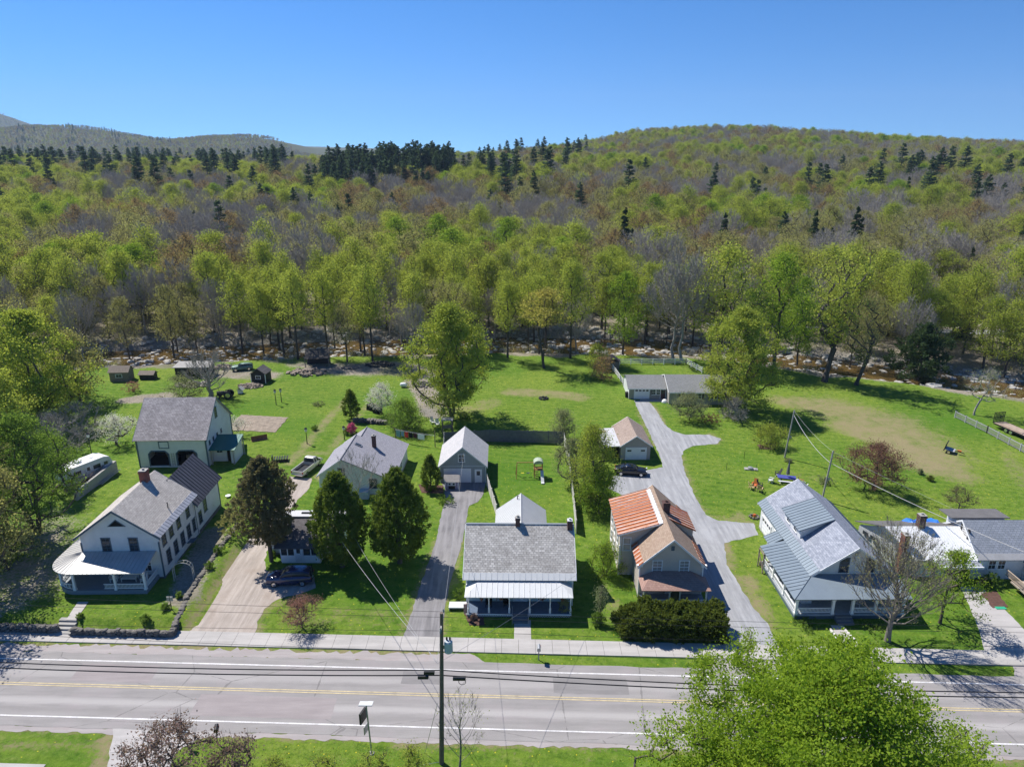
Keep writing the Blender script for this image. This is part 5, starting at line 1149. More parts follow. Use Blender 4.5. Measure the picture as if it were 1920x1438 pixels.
def place_label(key, x, y):
    px, py = PX(x, y, 0); lm = next(l for a, l in LAND if px < a); d = y - near_bank(x)
    row = 'on the lawn bank' if d < 1 else 'at the stony riverside' if d < 32 else 'in the second rows' if d < 50 else 'in the mid wood' if d < 75 else 'deep in the wood'
    return f'{DESC[key]} {row} {lm}'
# ---------------------------------------------------------------- scatter
def kinds_at(x, y, rng):
    px, _ = PX(x, y, 0); n = math.sin(x * .031 + 2) * math.cos(y * .027 + x * .01) + rng.normal() * .35; q = rng.random()
    front = y - near_bank(x) < 34
    if front:
        if px < 130: return rng.choice(['olive', 'limewide', 'grey'], p=[.5, .3, .2])
        if px < 380: return rng.choice(['olive', 'grey', 'lime'], p=[.38, .38, .24])
        if px < 1240: return rng.choice(['lime', 'limewide', 'olive', 'grey'], p=[.62, .08, .15, .15])
        if px < 1420: return rng.choice(['olive', 'grey', 'lime', 'green'], p=[.35, .25, .2, .2])
        return rng.choice(['limewide', 'green', 'olive', 'lime', 'grey'], p=[.24, .1, .28, .2, .18])
    if y < 260 and px > 1250: return rng.choice(['olive', 'grey', 'limewide', 'hemlock', 'russet'], p=[.5, .2, .15, .05, .1])
    if y > 1500: return rng.choice(['grey', 'olive', 'russet', 'pine', 'limewide'], p=[.34, .42, .18, .0, .06]) if not (px < 330 and n > .95) else 'pine'
    if y > 330 and px < 560 and q < (.06 + .09 * (470 < y < 900)): return 'pine'
    if y > 330 and 900 < px < 1100 and q < .07: return 'pine'
    if y > 380 and px > 1150 and abs(y - 430) < 75 and n > .3 and q < .22: return 'pine'
    if q < .02 and y < 560: return rng.choice(['pine', 'hemlock'])
    if n > .75: return rng.choice(['green', 'limewide', 'lime'])
    if n > .2: return rng.choice(['limewide', 'olive', 'lime', 'russet'], p=[.26, .4, .14, .2])
    if n > -.5: return rng.choice(['olive', 'russet', 'grey', 'lime'], p=[.42, .14, .34, .10])
    return rng.choice(['grey', 'olive', 'russet'], p=[.52, .36, .12])
def scatter():
    rng = np.random.default_rng(21); pts = []; cell = {}
    def ok(x, y, r):
        k = (int(x // 8), int(y // 8))
        for i in (-1, 0, 1):
            for j in (-1, 0, 1):
                for (a, b) in cell.get((k[0] + i, k[1] + j), ()):
                    if (a - x) ** 2 + (b - y) ** 2 < r * r: return False
        cell.setdefault(k, []).append((x, y)); return True
    def allowed(x, y):
        d = y - near_bank(x)
        if d < 3 and not (-52 < x < 15): return False
        if d < -6: return False
        if 3 < d < 18: return rng.random() < (.30 if x < 45 else .08)
        if ((x - 112) / 15) ** 2 + ((y - 180) / 12) ** 2 < 1: return False
        if x > 50 and 154 + (140 - x) * .05 < y < 172 + (140 - x) * .03: return rng.random() < .35
        return True
    far = []
    for y0, y1, r, cnt in ((135, 205, 5.4, 2000), (205, 620, 7.9, 9000), (620, 1120, 8.0, 20000)):
        for _ in range(cnt):
            y = rng.uniform(y0 * y0, y1 * y1) ** .5; x = rng.uniform(-1, 1) * (.78 * y + 22)
            if -260 < x < 330 or y > 300:
                if allowed(x, y) and ok(x, y, r * (.8 if y < 190 else 1)): pts.append((x, y))
    for _ in range(16000):
        y = rng.uniform(1650, 2680); x = rng.uniform(-.80 * y, -.24 * y)
        if ok(x, y, 8): pts.append((x, y))
    for _ in range(1500):
        y = rng.uniform(4000, 4560); x = rng.uniform(-.80 * y, -.66 * y)
        pts.append((x, y))
    return pts
def size_at(key, x, y, rng):
    b = {'pine': 1.0, 'hemlock': .85}.get(key, .92); s = b * rng.uniform(.78, 1.15)
    if y - near_bank(x) < 34: s *= 1.08 if key.startswith('lime') else .95
    if y - near_bank(x) > 45: s *= 1.12
    if y > 1500: s *= .62
    return s
PTS = scatter(); SRNG = np.random.default_rng(5); SPEC = []
# the pine stand on the rise
for i in range(110): SPEC.append(('pine', SRNG.uniform(-126, -42), SRNG.uniform(480, 545), SRNG.uniform(.95, 1.25)))
for i in range(60): SPEC.append(('pine', SRNG.uniform(-125, -45), SRNG.uniform(415, 485), SRNG.uniform(.8, 1.1)))
for i in range(14): SPEC.append(('pine', SRNG.uniform(-38, 10), SRNG.uniform(480, 540), SRNG.uniform(.75, 1.0)))
for px, yy, k, s in ((500, 330, 'pine', .95), (512, 332, 'pine', .9), (1165, 225, 'hemlock', 1.25), (1180, 232, 'hemlock', .9), (1458, 250, 'pine', .85), (1513, 235, 'hemlock', 1.15), (1530, 240, 'hemlock', .85), (1588, 235, 'hemlock', 1.2), (1598, 238, 'hemlock', 1.0), (1400, 345, 'pine', 1.), (1410, 352, 'pine', .95), (1425, 350, 'pine', .8), (560, 330, 'pine', .9), (590, 325, 'pine', .85), (640, 300, 'pine', .75), (660, 310, 'pine', .9), (740, 330, 'pine', .8), (920, 330, 'pine', .9), (975, 380, 'pine', .9), (1000, 390, 'pine', .95), (270, 420, 'pine', 1), (300, 410, 'pine', .95), (370, 430, 'pine', .9), (120, 400, 'hemlock', 1), (240, 250, 'hemlock', .8), (1810, 340, 'pine', 1), (1830, 345, 'pine', 1.05), (1860, 350, 'pine', .9), (1900, 345, 'pine', .95), (1000, 520, 'pine', 1.1), (1030, 500, 'pine', 1.15), (1058, 510, 'pine', 1.0), (950, 510, 'pine', .9)):
    SPEC.append((k, (px - 960) / FPX * (yy * .9485 + 43 * .317), yy, s))
GN = {}
def woods():
    rng = np.random.default_rng(9); L = [(kinds_at(x, y, rng), x, y) for x, y in PTS]; L = [(k, x, y, size_at(k, x, y, rng)) for k, x, y in L]
    clear = [(-84, 500, 45, 45), (-20, 510, 24, 30)]
    L = [l for l in L if not any(abs(l[1] - cx) < ax and abs(l[2] - cy) < ay for cx, cy, ax, ay in clear)] + SPEC
    L.sort(key=lambda l: l[2]); dec = con = 0
    for k, x, y, s in L:
        c = k in CATN; 
        px, py = PX(x, y, float(HT(x, y)) + 10); vis = -60 < px < 1980
        if vis and not c and dec < 285: dec += 1; plant(k, x, y, s, place_label(k, x, y), 'woodland trees beyond the lawns')
        elif vis and c and con < 70 and y < 480: con += 1; plant(k, x, y, s, place_label(k, x, y), 'evergreens among the woodland')
        else: GN.setdefault((k, int(rng.integers(len(PROTO[k])))), []).append((x, y, float(HT(x, y)) - .1, s, rng.uniform(0, 6.28), s * (1.32 if not c and y < 1300 else 1.1)))
    # everything farther off: one mass
    P = []; idx = []; 
    keys = sorted(GN); 
    for i, k in enumerate(keys):
        for q in GN[k]: P.append(q); idx.append(i)
    P = np.array(P); me = bpy.data.meshes.new('distant_forest'); me.vertices.add(len(P)); me.vertices.foreach_set('co', P[:, :3].astype(np.float32).ravel())
    for nm, ty, v in (('kind_index', 'INT', np.array(idx, np.int32)), ('size', 'FLOAT', P[:, 3].astype(np.float32)), ('turn', 'FLOAT', P[:, 4].astype(np.float32)), ('breadth', 'FLOAT', P[:, 5].astype(np.float32))):
        a = me.attributes.new(nm, ty, 'POINT'); a.data.foreach_set('value', v)
    o = link('distant_forest', me); tag(o, 'distant mixed woodland covering the hills beyond the river', 'woodland', None, 'stuff')
    ng = bpy.data.node_groups.new('distant_forest', 'GeometryNodeTree'); ng.interface.new_socket('Geometry', in_out='INPUT', socket_type='NodeSocketGeometry'); ng.interface.new_socket('Geometry', in_out='OUTPUT', socket_type='NodeSocketGeometry')
    nd = ng.nodes; gi = nd.new('NodeGroupInput'); go = nd.new('NodeGroupOutput'); jn = nd.new('GeometryNodeJoinGeometry'); lk = ng.links.new
    def attr(nm, ty): n = nd.new('GeometryNodeInputNamedAttribute'); n.data_type = ty; n.inputs[0].default_value = nm; return n.outputs['Attribute']
    ki = attr('kind_index', 'INT'); sz = attr('size', 'FLOAT'); tu = attr('turn', 'FLOAT'); br = attr('breadth', 'FLOAT'); sv = nd.new('ShaderNodeCombineXYZ'); lk(br, sv.inputs[0]); lk(br, sv.inputs[1]); lk(sz, sv.inputs[2]); cb = nd.new('ShaderNodeCombineXYZ'); lk(tu, cb.inputs[2])
    for i, k in enumerate(keys):
        tm, cm = PROTO[k[0]][k[1]]; ob = bpy.data.objects.new('far_tree_source', join_meshes(tm, cm)); oi = nd.new('GeometryNodeObjectInfo'); oi.inputs['Object'].default_value = ob; oi.inputs['As Instance'].default_value = True
        cp = nd.new('FunctionNodeCompare'); cp.data_type = 'INT'; cp.operation = 'EQUAL'; lk(ki, cp.inputs[2]); cp.inputs[3].default_value = i
        ip = nd.new('GeometryNodeInstanceOnPoints'); lk(gi.outputs[0], ip.inputs['Points']); lk(cp.outputs[0], ip.inputs['Selection']); lk(oi.outputs['Geometry'], ip.inputs['Instance']); lk(cb.outputs[0], ip.inputs['Rotation']); lk(sv.outputs[0], ip.inputs['Scale']); lk(ip.outputs[0], jn.inputs[0])
    lk(jn.outputs[0], go.inputs[0]); md = o.modifiers.new('forest', 'NODES'); md.node_group = ng
    print('forest: individual', dec, con, 'mass', len(P))
def join_meshes(a, b):
    """one mesh from trunk and crown, keeping both materials and the tone values"""
    def rd(m): v = np.empty(len(m.vertices) * 3, np.float32); m.vertices.foreach_get('co', v); q = np.empty(len(m.loops), np.int32); m.loops.foreach_get('vertex_index', q); return v.reshape(-1, 3), q.reshape(-1, 4)
    v1, q1 = rd(a)
    if b is None: return a
    v2, q2 = rd(b); t2 = np.empty(len(b.polygons), np.float32); b.attributes['tone'].data.foreach_get('value', t2)
    me = npmesh('far_tree', np.concatenate([v1, v2]), np.concatenate([q1, q2 + len(v1)]), a.materials[0], np.concatenate([np.zeros(len(q1)), t2])); me.materials.append(b.materials[0])
    me.polygons.foreach_set('material_index', np.r_[np.zeros(len(q1), np.int32), np.ones(len(q2), np.int32)]); return me
woods()
def undergrowth():
    """brush along both river banks and in the wood's edge: nobody could count it"""
    rng = np.random.default_rng(77); V1 = []; Q1 = []; T1 = []; n0 = 0
    for k, (mt, cnt) in {'olive': (LF['olive'], 1300), 'grey': (LF['grey'], 2200)}.items():
        C = []; A = []; B = []; x = rng.uniform(-125, 140, cnt); dd = np.where(rng.random(cnt) < .4, rng.uniform(-3.5, 3.5, cnt), rng.uniform(15, 46, cnt)); y = near_bank(x) + dd; z = HT(x, y)
        ok = ~((x > 45) & (dd > 0) & (dd < 17)) & ~((dd < 3) & (np.sin(x * .35) + np.sin(x * .13 + 1) < .1)); x, y, z = x[ok], y[ok], z[ok]; m = len(x); per = 26; h = rng.uniform(.5, 2.6, m)
        i = np.repeat(np.arange(m), per); u = rng.random(len(i)) ** .7; th = rng.uniform(0, 6.28, len(i)); r = h[i] * .55 * u * rng.random(len(i)) ** .5
        P = np.stack([x[i] + r * np.cos(th), y[i] + r * np.sin(th), z[i] + h[i] * u], 1); a = unit(len(i), rng) * (.09 if k == 'olive' else .05); 
        if k == 'grey': a = np.stack([.35 * np.cos(th), .35 * np.sin(th), np.full(len(i), .6)], 1) * (h[i] * .35)[:, None] * rng.uniform(.5, 1, len(i))[:, None]
        b = np.cross(a, unit(len(i), rng)); b /= np.linalg.norm(b, axis=1)[:, None] + 1e-9; b *= (.07 if k == 'olive' else .018); V, Q = rhomb(P, a, b)
        o = link('undergrowth', npmesh('undergrowth', V, Q, mt, rng.random(len(Q)))); tag(o, 'leafy olive brush along the river banks' if k == 'olive' else 'bare grey brush along the river banks', 'undergrowth', None, 'stuff')
undergrowth()
# ---------------------------------------------------------------- single trees and shrubs round the houses
PN = [0]
def single(name, cat, label, px, py, kind, bk=None, nl=40, ls=.12, cs=.9, group=None, z=None, flat=.7, xy=None, upright=False, **kw):
    PN[0] += 1; p = G(px, py) if xy is None else Vector((*xy, 0)); zz = float(HT(p.x, p.y)) if z is None else z
    if z is None and abs(zz) > .3 and xy is None and p.y < 100: p = G(px, py, zz)
    paths, tip, TV, rng = (broom if upright else broad)(500 + PN[0], **kw); tm = trunk_mesh('trunk', paths, TV, bk or bark, 5)
    cm = crown_mesh('crown', tip, rng, LF[kind], nl, cs, ls, flat) if nl else None
    return tree_obj(name, label, cat, (p.x, p.y, zz - .03), tm, cm, group)
def dense(name, cat, label, px, py, kind, h, r, z0, n, ls, p=1.0, lump=.12, trunk=.2, group=None, asp=.5, depth=None, vert=0., xy=None):
    PN[0] += 1; q = G(px, py) if xy is None else Vector((*xy, 0)); zz = float(HT(q.x, q.y)); sd = 700 + PN[0]
    cm = shell_shrub(sd, egg(h, r, z0, p, lump, sd), n, ls, LF[kind], asp, r * .45 if depth is None else depth, vert)
    TV, TQ = tubes([([(0, 0, 0), (.03, 0, h * .4), (0, .02, h * .8)], [trunk, trunk * .8, trunk * .2])] + [([(0, 0, max(z0, .1) + h * .1 * i), (r * .6 * math.cos(i * 2.1), r * .6 * math.sin(i * 2.1), z0 + h * (.12 + .1 * i))], [trunk * .4, trunk * .1]) for i in range(5)], 6)
    return tree_obj(name, label, cat, (q.x, q.y, zz - .03), npmesh('trunk', TV, TQ, bark), cm, group)
S, Dn = single, dense
# left edge
S('tree', 'tree', 'huge yellow-green tree towering beside the barn orchard', 75, 790, 'lime', nl=110, ls=.2, cs=1.4, h=19.5, cr=8.2, cb=.08, natt=240, shape='dome', tr=.45, twigs=6, lobes=.25)
S('tree', 'tree', 'tall olive tree behind the huge one, cut by the photo edge', 5, 735, 'olive', nl=100, ls=.2, cs=1.5, h=20, cr=7, cb=.12, natt=170, shape='dome', tr=.4, twigs=5)
S('tree', 'tree', 'leafy green tree with several trunks beside the old farmhouse porch', 76, 1008, 'bush', barkdark, nl=130, ls=.11, cs=1.0, h=15.5, cr=5.2, cb=.22, natt=150, shape='dome', tr=.3, stems=2, twigs=3, z=0)
S('tree', 'tree', 'slim green tree between the camper and the old farmhouse', 18, 1000, 'bush', barkdark, nl=80, ls=.11, cs=1.1, h=14, cr=3.2, cb=.35, natt=80, shape='dome', tr=.22, twigs=3, z=0)
S('shrub', 'shrub', 'broad bare grey thicket behind the white camper', 105, 850, 'grey', barkgrey, nl=10, ls=.09, cs=1.4, h=6, cr=6, cb=.1, natt=130, shape='dome', tr=.12, stems=4, twigs=26, twl=1.3, fork=.3)
S('shrub', 'shrub', 'bare grey thicket farther back by the barn orchard', 145, 815, 'grey', barkgrey, nl=10, ls=.09, cs=1.3, h=5, cr=5, cb=.1, natt=90, shape='dome', tr=.12, stems=4, twigs=24, twl=1.3, fork=.3)
S('shrub', 'shrub', 'bright lime shrub at the photo edge beside the farmhouse trees', 2, 1065, 'lime', nl=70, ls=.1, cs=.9, h=5, cr=2.4, cb=.15, natt=70, tr=.1, stems=3, twigs=4, z=0)
S('tree', 'tree', 'roadside tree at the photo edge throwing shade on the road', 0, 0, 'olive', nl=60, ls=.14, cs=1.2, h=14, cr=5.5, cb=.25, natt=120, tr=.3, twigs=5, xy=(-53.5, 57.5), z=0)
S('tree', 'tree', 'olive tree added for shade behind the roadside one at the photo edge', 0, 0, 'olive', nl=60, ls=.14, cs=1.2, h=15, cr=6, cb=.2, natt=120, tr=.3, twigs=5, xy=(-61, 70), z=0)  # mostly out of view, added to shade the ground beside the farmhouse
S('tree', 'tree', 'bushy olive tree between the huge tree and the chicken coop', 150, 752, 'olive', nl=90, ls=.16, cs=1.3, h=13, cr=4.6, cb=.1, natt=110, tr=.25, twigs=5)
S('tree', 'tree', 'lime tree at the photo edge above the bare grey thicket', 20, 850, 'lime', nl=100, ls=.15, cs=1.2, h=13, cr=5, cb=.12, natt=120, tr=.25, twigs=5)
S('tree', 'tree', 'shady olive tree right at the photo edge before the farmhouse porch', 0, 0, 'olive', barkdark, nl=90, ls=.12, cs=1.1, h=13, cr=4.2, cb=.2, natt=100, tr=.25, twigs=5, xy=(-54, 64), z=0)
S('tree', 'tree', 'bright green young tree at the nose of the white camper', 108, 935, 'bush', barkdark, nl=110, ls=.11, cs=.9, h=9, cr=3.0, cb=.12, natt=80, tr=.15, twigs=4, z=.4)
# farm and garden
S('blossom_tree', 'tree', 'white blossoming apple tree left of the white barn', 219, 834, 'white', barkdark, nl=60, ls=.075, cs=.8, h=4.8, cr=3.1, cb=.35, natt=75, shape='dome', tr=.2, twigs=6, twl=.5, fork=.35)
S('blossom_tree', 'tree', 'low white blossoming bush between the barn and the brown garden bed', 436, 818, 'white', barkdark, nl=50, ls=.07, cs=.8, h=3.2, cr=2.1, cb=.2, natt=45, tr=.1, twigs=6, twl=.5)
S('willow_shrub', 'shrub', 'pale sage shrub behind the barn roof', 345, 752, 'sage', nl=50, ls=.1, cs=1.1, h=5, cr=3.5, cb=.1, natt=75, tr=.1, stems=4, twigs=8, fork=.25)
S('bare_tree', 'tree', 'old gnarled bare tree behind the barn roof', 395, 745, 'grey', barkgrey, nl=4, ls=.08, cs=1., upright=True, h=9.0, cr=4.6, cb=.14, nprim=26, nsec=7, tr=.42, twigs=9, twl=1.0, tw_r=.014)
Dn('linden_tree', 'tree', 'dark bronze-green round tree between driveway and cottage', 509, 1052, 'linden', 12.6, 3.4, 2.4, 40000, .11, .85, .16, .24, None, .6, 1.9)
Dn('cedar_tree', 'cedar', 'dark dense cedar nearest the cottage', 642, 1062, 'cedar', 11.3, 3.0, .8, 34000, .14, .72, .10, .3, 'twin cedars', .42, 1.2, .5)
Dn('cedar_tree', 'cedar', 'dark dense cedar beside the asphalt drive', 750, 1055, 'cedar', 11.4, 3.25, .9, 36000, .14, .72, .10, .3, 'twin cedars', .42, 1.2, .5)
Dn('conifer', 'conifer', 'small dark cone evergreen left of the grey garage', 808, 918, 'cedar', 5.0, 1.35, .15, 9000, .10, .62, .08, .1, None, .42, .5, .5)
Dn('conifer', 'conifer', 'small dark cone evergreen on the lawn near the black compost bins', 659, 786, 'cedar', 5.3, 1.4, .5, 7000, .12, .62, .08, .1, None, .42, .5, .5)
S('blossom_tree', 'tree', 'round white blossoming tree behind the lavender-roofed house', 716, 777, 'white', barkdark, nl=60, ls=.085, cs=.8, h=5.6, cr=2.3, cb=.3, natt=65, shape='dome', tr=.12, twigs=5, twl=.5)
S('shrub', 'shrub', 'large pale green bush beyond the clothesline', 758, 808, 'bush', nl=90, ls=.1, cs=1., h=5.2, cr=3.0, cb=.1, natt=95, tr=.1, stems=4, twigs=4, fork=.25)
S('tree', 'tree', 'tall spreading lime tree with several stems beyond the grey garage', 846, 786, 'lime', barkdark, nl=150, ls=.15, cs=1.15, h=20, cr=6.2, cb=.13, natt=260, shape='dome', tr=.3, stems=4, twigs=8, fork=.55, lobes=.35)
Dn('azalea', 'shrub', 'bright pink flowering azalea behind the lavender roof', 660, 812, 'pink', 1.7, .95, .1, 2600, .08, .9, .15, .05)
S('rowan_tree', 'tree', 'small pink-bronze ornamental tree on the front lawn by the road', 566, 1176, 'rowan', nl=70, ls=.05, cs=.55, h=2.9, cr=2.05, cb=.45, natt=80, shape='dome', tr=.08, twigs=6, twl=.35, fork=.4)
S('shrub', 'shrub', 'bare pale sapling in front of the lavender-roofed house', 676, 955, 'grey', barkgrey, nl=5, ls=.06, cs=.8, upright=True, h=8.2, cr=3.0, cb=.25, nprim=18, nsec=6, tr=.09, twigs=6, twl=.7, tw_r=.01)
# right gardens
S('redbud_tree', 'tree', 'red-leaved spreading tree on the wide back lawn', 1638, 917, 'redbud', barkdark, nl=80, ls=.085, cs=.9, h=6.6, cr=4.2, cb=.22, natt=150, shape='dome', tr=.22, twigs=6, twl=.6, lobes=.3)
S('small_tree', 'tree', 'little olive-brown tree on the back lawn above the white metal roof', 1797, 956, 'linden', nl=50, ls=.06, cs=.7, h=3.1, cr=2.0, cb=.35, natt=50, tr=.08, twigs=6, twl=.4)
S('shrub', 'shrub', 'rounded lime bush in a mulch ring near the farther small pole', 1440, 836, 'lime', nl=60, ls=.08, cs=.8, h=3.5, cr=2.6, cb=.15, natt=110, tr=.08, stems=4, twigs=6, twl=.5, fork=.25)
S('small_tree', 'tree', 'low spreading sage tree in front of the ranch house', 1291, 787, 'sage', nl=60, ls=.09, cs=.9, h=4.8, cr=3.1, cb=.2, natt=85, tr=.1, stems=3, twigs=7, fork=.3)
S('tree', 'tree', 'great spreading olive-lime tree at the end of the ranch house', 1378, 766, 'lime', bark, nl=130, ls=.15, cs=1.1, h=18.5, cr=7.2, cb=.13, natt=260, shape='dome', tr=.45, stems=2, twigs=9, fork=.45, lobes=.3)
S('shrub', 'shrub', 'grey-brown thicket at the foot of the great tree by the ranch house', 1375, 785, 'grey', barkgrey, nl=20, ls=.08, cs=1.0, h=3.6, cr=2.8, cb=.1, natt=70, tr=.06, stems=5, twigs=16, fork=.25)
S('shrub', 'shrub', 'grey-green shrub at the corner of the wooden fence', 1055, 824, 'sage', nl=80, ls=.09, cs=.9, h=5.0, cr=1.9, cb=.15, natt=65, tr=.08, stems=3, twigs=4)
S('tree', 'tree', 'golden olive tree crowding the fence by the small tan garage', 1108, 948, 'lime', barkdark, nl=110, ls=.1, cs=1., h=11.3, cr=2.9, cb=.12, natt=120, shape='dome', tr=.16, stems=3, twigs=5)
S('tree', 'tree', 'grey-green tree leaning over the fence by the playset lawn', 1070, 912, 'sage', barkdark, nl=70, ls=.09, cs=.9, h=7, cr=2.6, cb=.2, natt=75, tr=.12, stems=2, twigs=5)
S('tree', 'tree', 'dense green tree below the golden one beside the gravel parking', 1118, 962, 'green', barkdark, nl=110, ls=.09, cs=.9, h=6.6, cr=2.4, cb=.08, natt=90, tr=.12, stems=3, twigs=3)
S('shrub', 'shrub', 'loose green shrub against the beige house side wall', 1135, 1078, 'green', nl=90, ls=.07, cs=.7, h=3.9, cr=1.55, cb=.08, natt=60, tr=.06, stems=4, twigs=4, fork=.3)
S('sapling', 'sapling', 'thin upright sapling on the strip between the two middle houses', 1124, 1166, 'sage', nl=30, ls=.06, cs=.5, h=4.2, cr=.55, cb=.2, natt=34, shape='col', tr=.04, twigs=4, twl=.3)
Dn('shrub', 'shrub', 'little round bush at the foot of the thin upright sapling', 1121, 1170, 'bush', 1.3, .7, .05, 1800, .07)
def yew(rng, n):
    a, b, h = 4.75, 1.75, 2.35; u = rng.uniform(-1, 1, (n, 3)); k = np.max(np.abs(u), 1)[:, None]; u = u / k; q = u / (np.sum(np.abs(u) ** 5, 1) ** .2)[:, None]
    P = q * [a, b, h]; P[:, 2] = np.abs(P[:, 2]); P *= (1 + .07 * np.sin(P[:, 0:1] * 2.2) + .06 * np.sin(P[:, 1:2] * 3 + P[:, 0:1] * 1.3) + .05 * np.sin(P[:, 2:3] * 4 + P[:, 0:1] * 3)); O = q ** 3 + 1e-6; O[:, 2] = np.abs(O[:, 2]); return P, O / np.linalg.norm(O, axis=1)[:, None]
def hedge():
    p = G(1268, 1206); t = thing('hedge', 'big dark clipped yew hedge between the beige house and the sidewalk', 'hedge', (p.x, p.y + 1.75, 0), R(-2))
    link('crown', shell_shrub(77, yew, 42000, .13, LF['yew'], .45, .5), t)
    MB().lathe([(.12, 0), (.1, 1.8)], (0, 0, 0), 6).build('trunk', bark, t)
    rng = np.random.default_rng(3); P, O = yew(rng, 9000); P = P - O * .55; a = unit(9000, rng) * .3; b = np.cross(O, a); V, Q = rhomb(P, a, b * .9); link('inner_leaves', npmesh('inner_leaves', V, Q, LF['yew'], np.zeros(len(Q))), t)  # large leaf faces at the darkest tone fill the hedge
hedge()
# street trees
S('bare_tree', 'tree', 'nearly bare grey tree on the lawn before the slate blue porch house', 1664, 1201, 'olive', midbark, nl=5, ls=.06, cs=.8, upright=True, h=12.0, cr=4.3, cb=.13, nprim=46, nsec=9, tr=.24, spread=.92, twigs=9, twl=.8, tw_r=.009)
S('maple_tree', 'tree', 'green-leaved maple beside the bare grey tree and concrete driveway', 1762, 1168, 'maple', bark, nl=70, ls=.09, cs=.8, h=8, cr=3.1, cb=.3, natt=70, shape='dome', tr=.14, twigs=4, lobes=.4)
S('maple_tree', 'tree', 'great bright green maple crown rising over the road edge', 0, 0, 'maple', bark, nl=290, ls=.105, cs=1.0, h=15.9, cr=8.5, cb=.14, natt=500, shape='dome', tr=.42, stems=1, twigs=3, xy=(18.7, 31.6), z=0, fork=.5, lobes=.32, shell=.42, flat=.7)
S('maple_tree', 'tree', 'young yellow-green maple beside the great maple, lower and thinner', 0, 0, 'maple', bark, nl=90, ls=.1, cs=1.0, h=10.2, cr=4.4, cb=.15, natt=90, shape='dome', tr=.2, twigs=4, xy=(11.6, 33.5), z=0)
S('maple_tree', 'tree', 'low maple spray reaching over the road right of the great maple', 0, 0, 'maple', bark, nl=90, ls=.1, cs=1.0, h=8.6, cr=3.6, cb=.35, natt=60, shape='dome', tr=.18, twigs=4, xy=(27.6, 34.0), z=0)
S('sapling', 'sapling', 'slender leafy sapling poking up behind the great maple', 1398, 1262, 'maple', bark, nl=34, ls=.08, cs=.6, h=4.6, cr=.85, cb=.5, natt=22, tr=.05, twigs=3, twl=.4)
S('sapling', 'sapling', 'bare upright sapling beside the tall utility pole', 862, 1440, 'lime', midbark, nl=2, ls=.05, cs=.5, upright=True, h=7.0, cr=1.7, cb=.04, nprim=14, nsec=5, tr=.08, twigs=4, twl=.5, tw_r=.008, top=.7)
S('plum_tree', 'tree', 'purple-leaved tree at the roadside by the grey mailbox', 0, 0, 'plum', barkdark, nl=80, ls=.085, cs=.8, h=7.0, cr=3.7, cb=.25, natt=100, shape='dome', tr=.15, twigs=6, xy=(-23.0, 35.6), z=0)
S('plum_tree', 'tree', 'thin purple-leaved spray near the leaning dark mailbox', 0, 0, 'plum', barkdark, nl=40, ls=.08, cs=.7, h=5.3, cr=1.9, cb=.35, natt=40, tr=.08, twigs=5, xy=(-19.2, 36.6), z=0)
for x, y, h, r, l in ((-16.2, 36.7, 3.7, 1.1, 'small lime shrub on the verge right of the purple-leaved tree'), (-12.9, 36.4, 3.9, 1.7, 'widest lime shrub at the bottom edge of the verge'), (-9.6, 36.6, 4.5, 1.6, 'lime shrub at the foot of the solar speed sign'), (-6.9, 36.4, 5.2, 1.2, 'airy lime shrub left of the utility pole')):
    S('shrub', 'shrub', l, 0, 0, 'lime', nl=60, ls=.06, cs=.6, h=h, cr=r, cb=.3, natt=42, tr=.05, stems=2, twigs=5, twl=.5, xy=(x, y), z=0)
# specimen trees of the river bank
for px, py, key, h, l in ((1450, 692, 'green', 24, 'very bright green full tree on the river bank beyond the great olive tree'), (1347, 684, 'limewide', 25, 'tall lime tree on the river bank right above the ranch roof'), (1168, 660, 'green', 19.5, 'fresh green tree on the river bank behind the ranch garage'), (1880, 668, 'limewide', 23, 'large lime tree over the river near the photo edge'), (1278, 676, 'grey', 25, 'towering bare grey tree with thick trunk behind the ranch house'), (1262, 672, 'grey', 21, 'second bare grey tree close beside the towering one behind the ranch house')):
    p = G(px, py); i = {'green': 0}.get(key, 1); plant(key, p.x, p.y, h / {'green': 19, 'grey': 18}.get(key, 18), l, None, i % len(PROTO[key]))
S('tree', 'tree', 'lime tree with bold dark forked trunk on the bank of the bare field', 1546, 716, 'lime', barkdark, nl=40, ls=.2, cs=1.5, h=26, cr=6.8, cb=.32, natt=150, shape='vase', tr=.5, stems=2, twigs=6, fork=.6, lean=(.06, 0))
S('tree', 'tree', 'olive tree with two dark trunks at the river edge of the bare field', 1605, 722, 'olive', barkdark, nl=26, ls=.17, cs=1.4, h=17, cr=5, cb=.3, natt=90, shape='vase', tr=.35, stems=2, twigs=10, fork=.5)
S('catkin_tree', 'tree', 'flat-topped pale yellow flowering tree before the riverside wood', 1020, 690, 'yellow', barkdark, nl=60, ls=.17, cs=1.4, h=16.8, cr=5.0, cb=.58, natt=80, shape='dome', tr=.25, stems=2, twigs=3, fork=.6, flat=.35)
Dn('hemlock', 'evergreen', 'dark drooping hemlock overhanging the far river bank', 1722, 702, 'hemlock', 12, 5.2, .6, 9000, .3, .7, .25, .3, None, .42, 3.0, .2)
S('leaning_tree', 'tree', 'small leaning bare-topped tree between the river and rail fence', 1826, 778, 'sage', barkgrey, nl=14, ls=.1, cs=1.0, h=8.2, cr=3.4, cb=.42, natt=70, shape='dome', tr=.16, twigs=14, twl=.8, lean=(.16, 0))
S('shrub', 'shrub', 'russet and green shrub left of the white paddock fence', 1128, 712, 'russet', nl=50, ls=.1, cs=.9, h=5, cr=2.5, cb=.12, natt=60, tr=.08, stems=3, twigs=6)
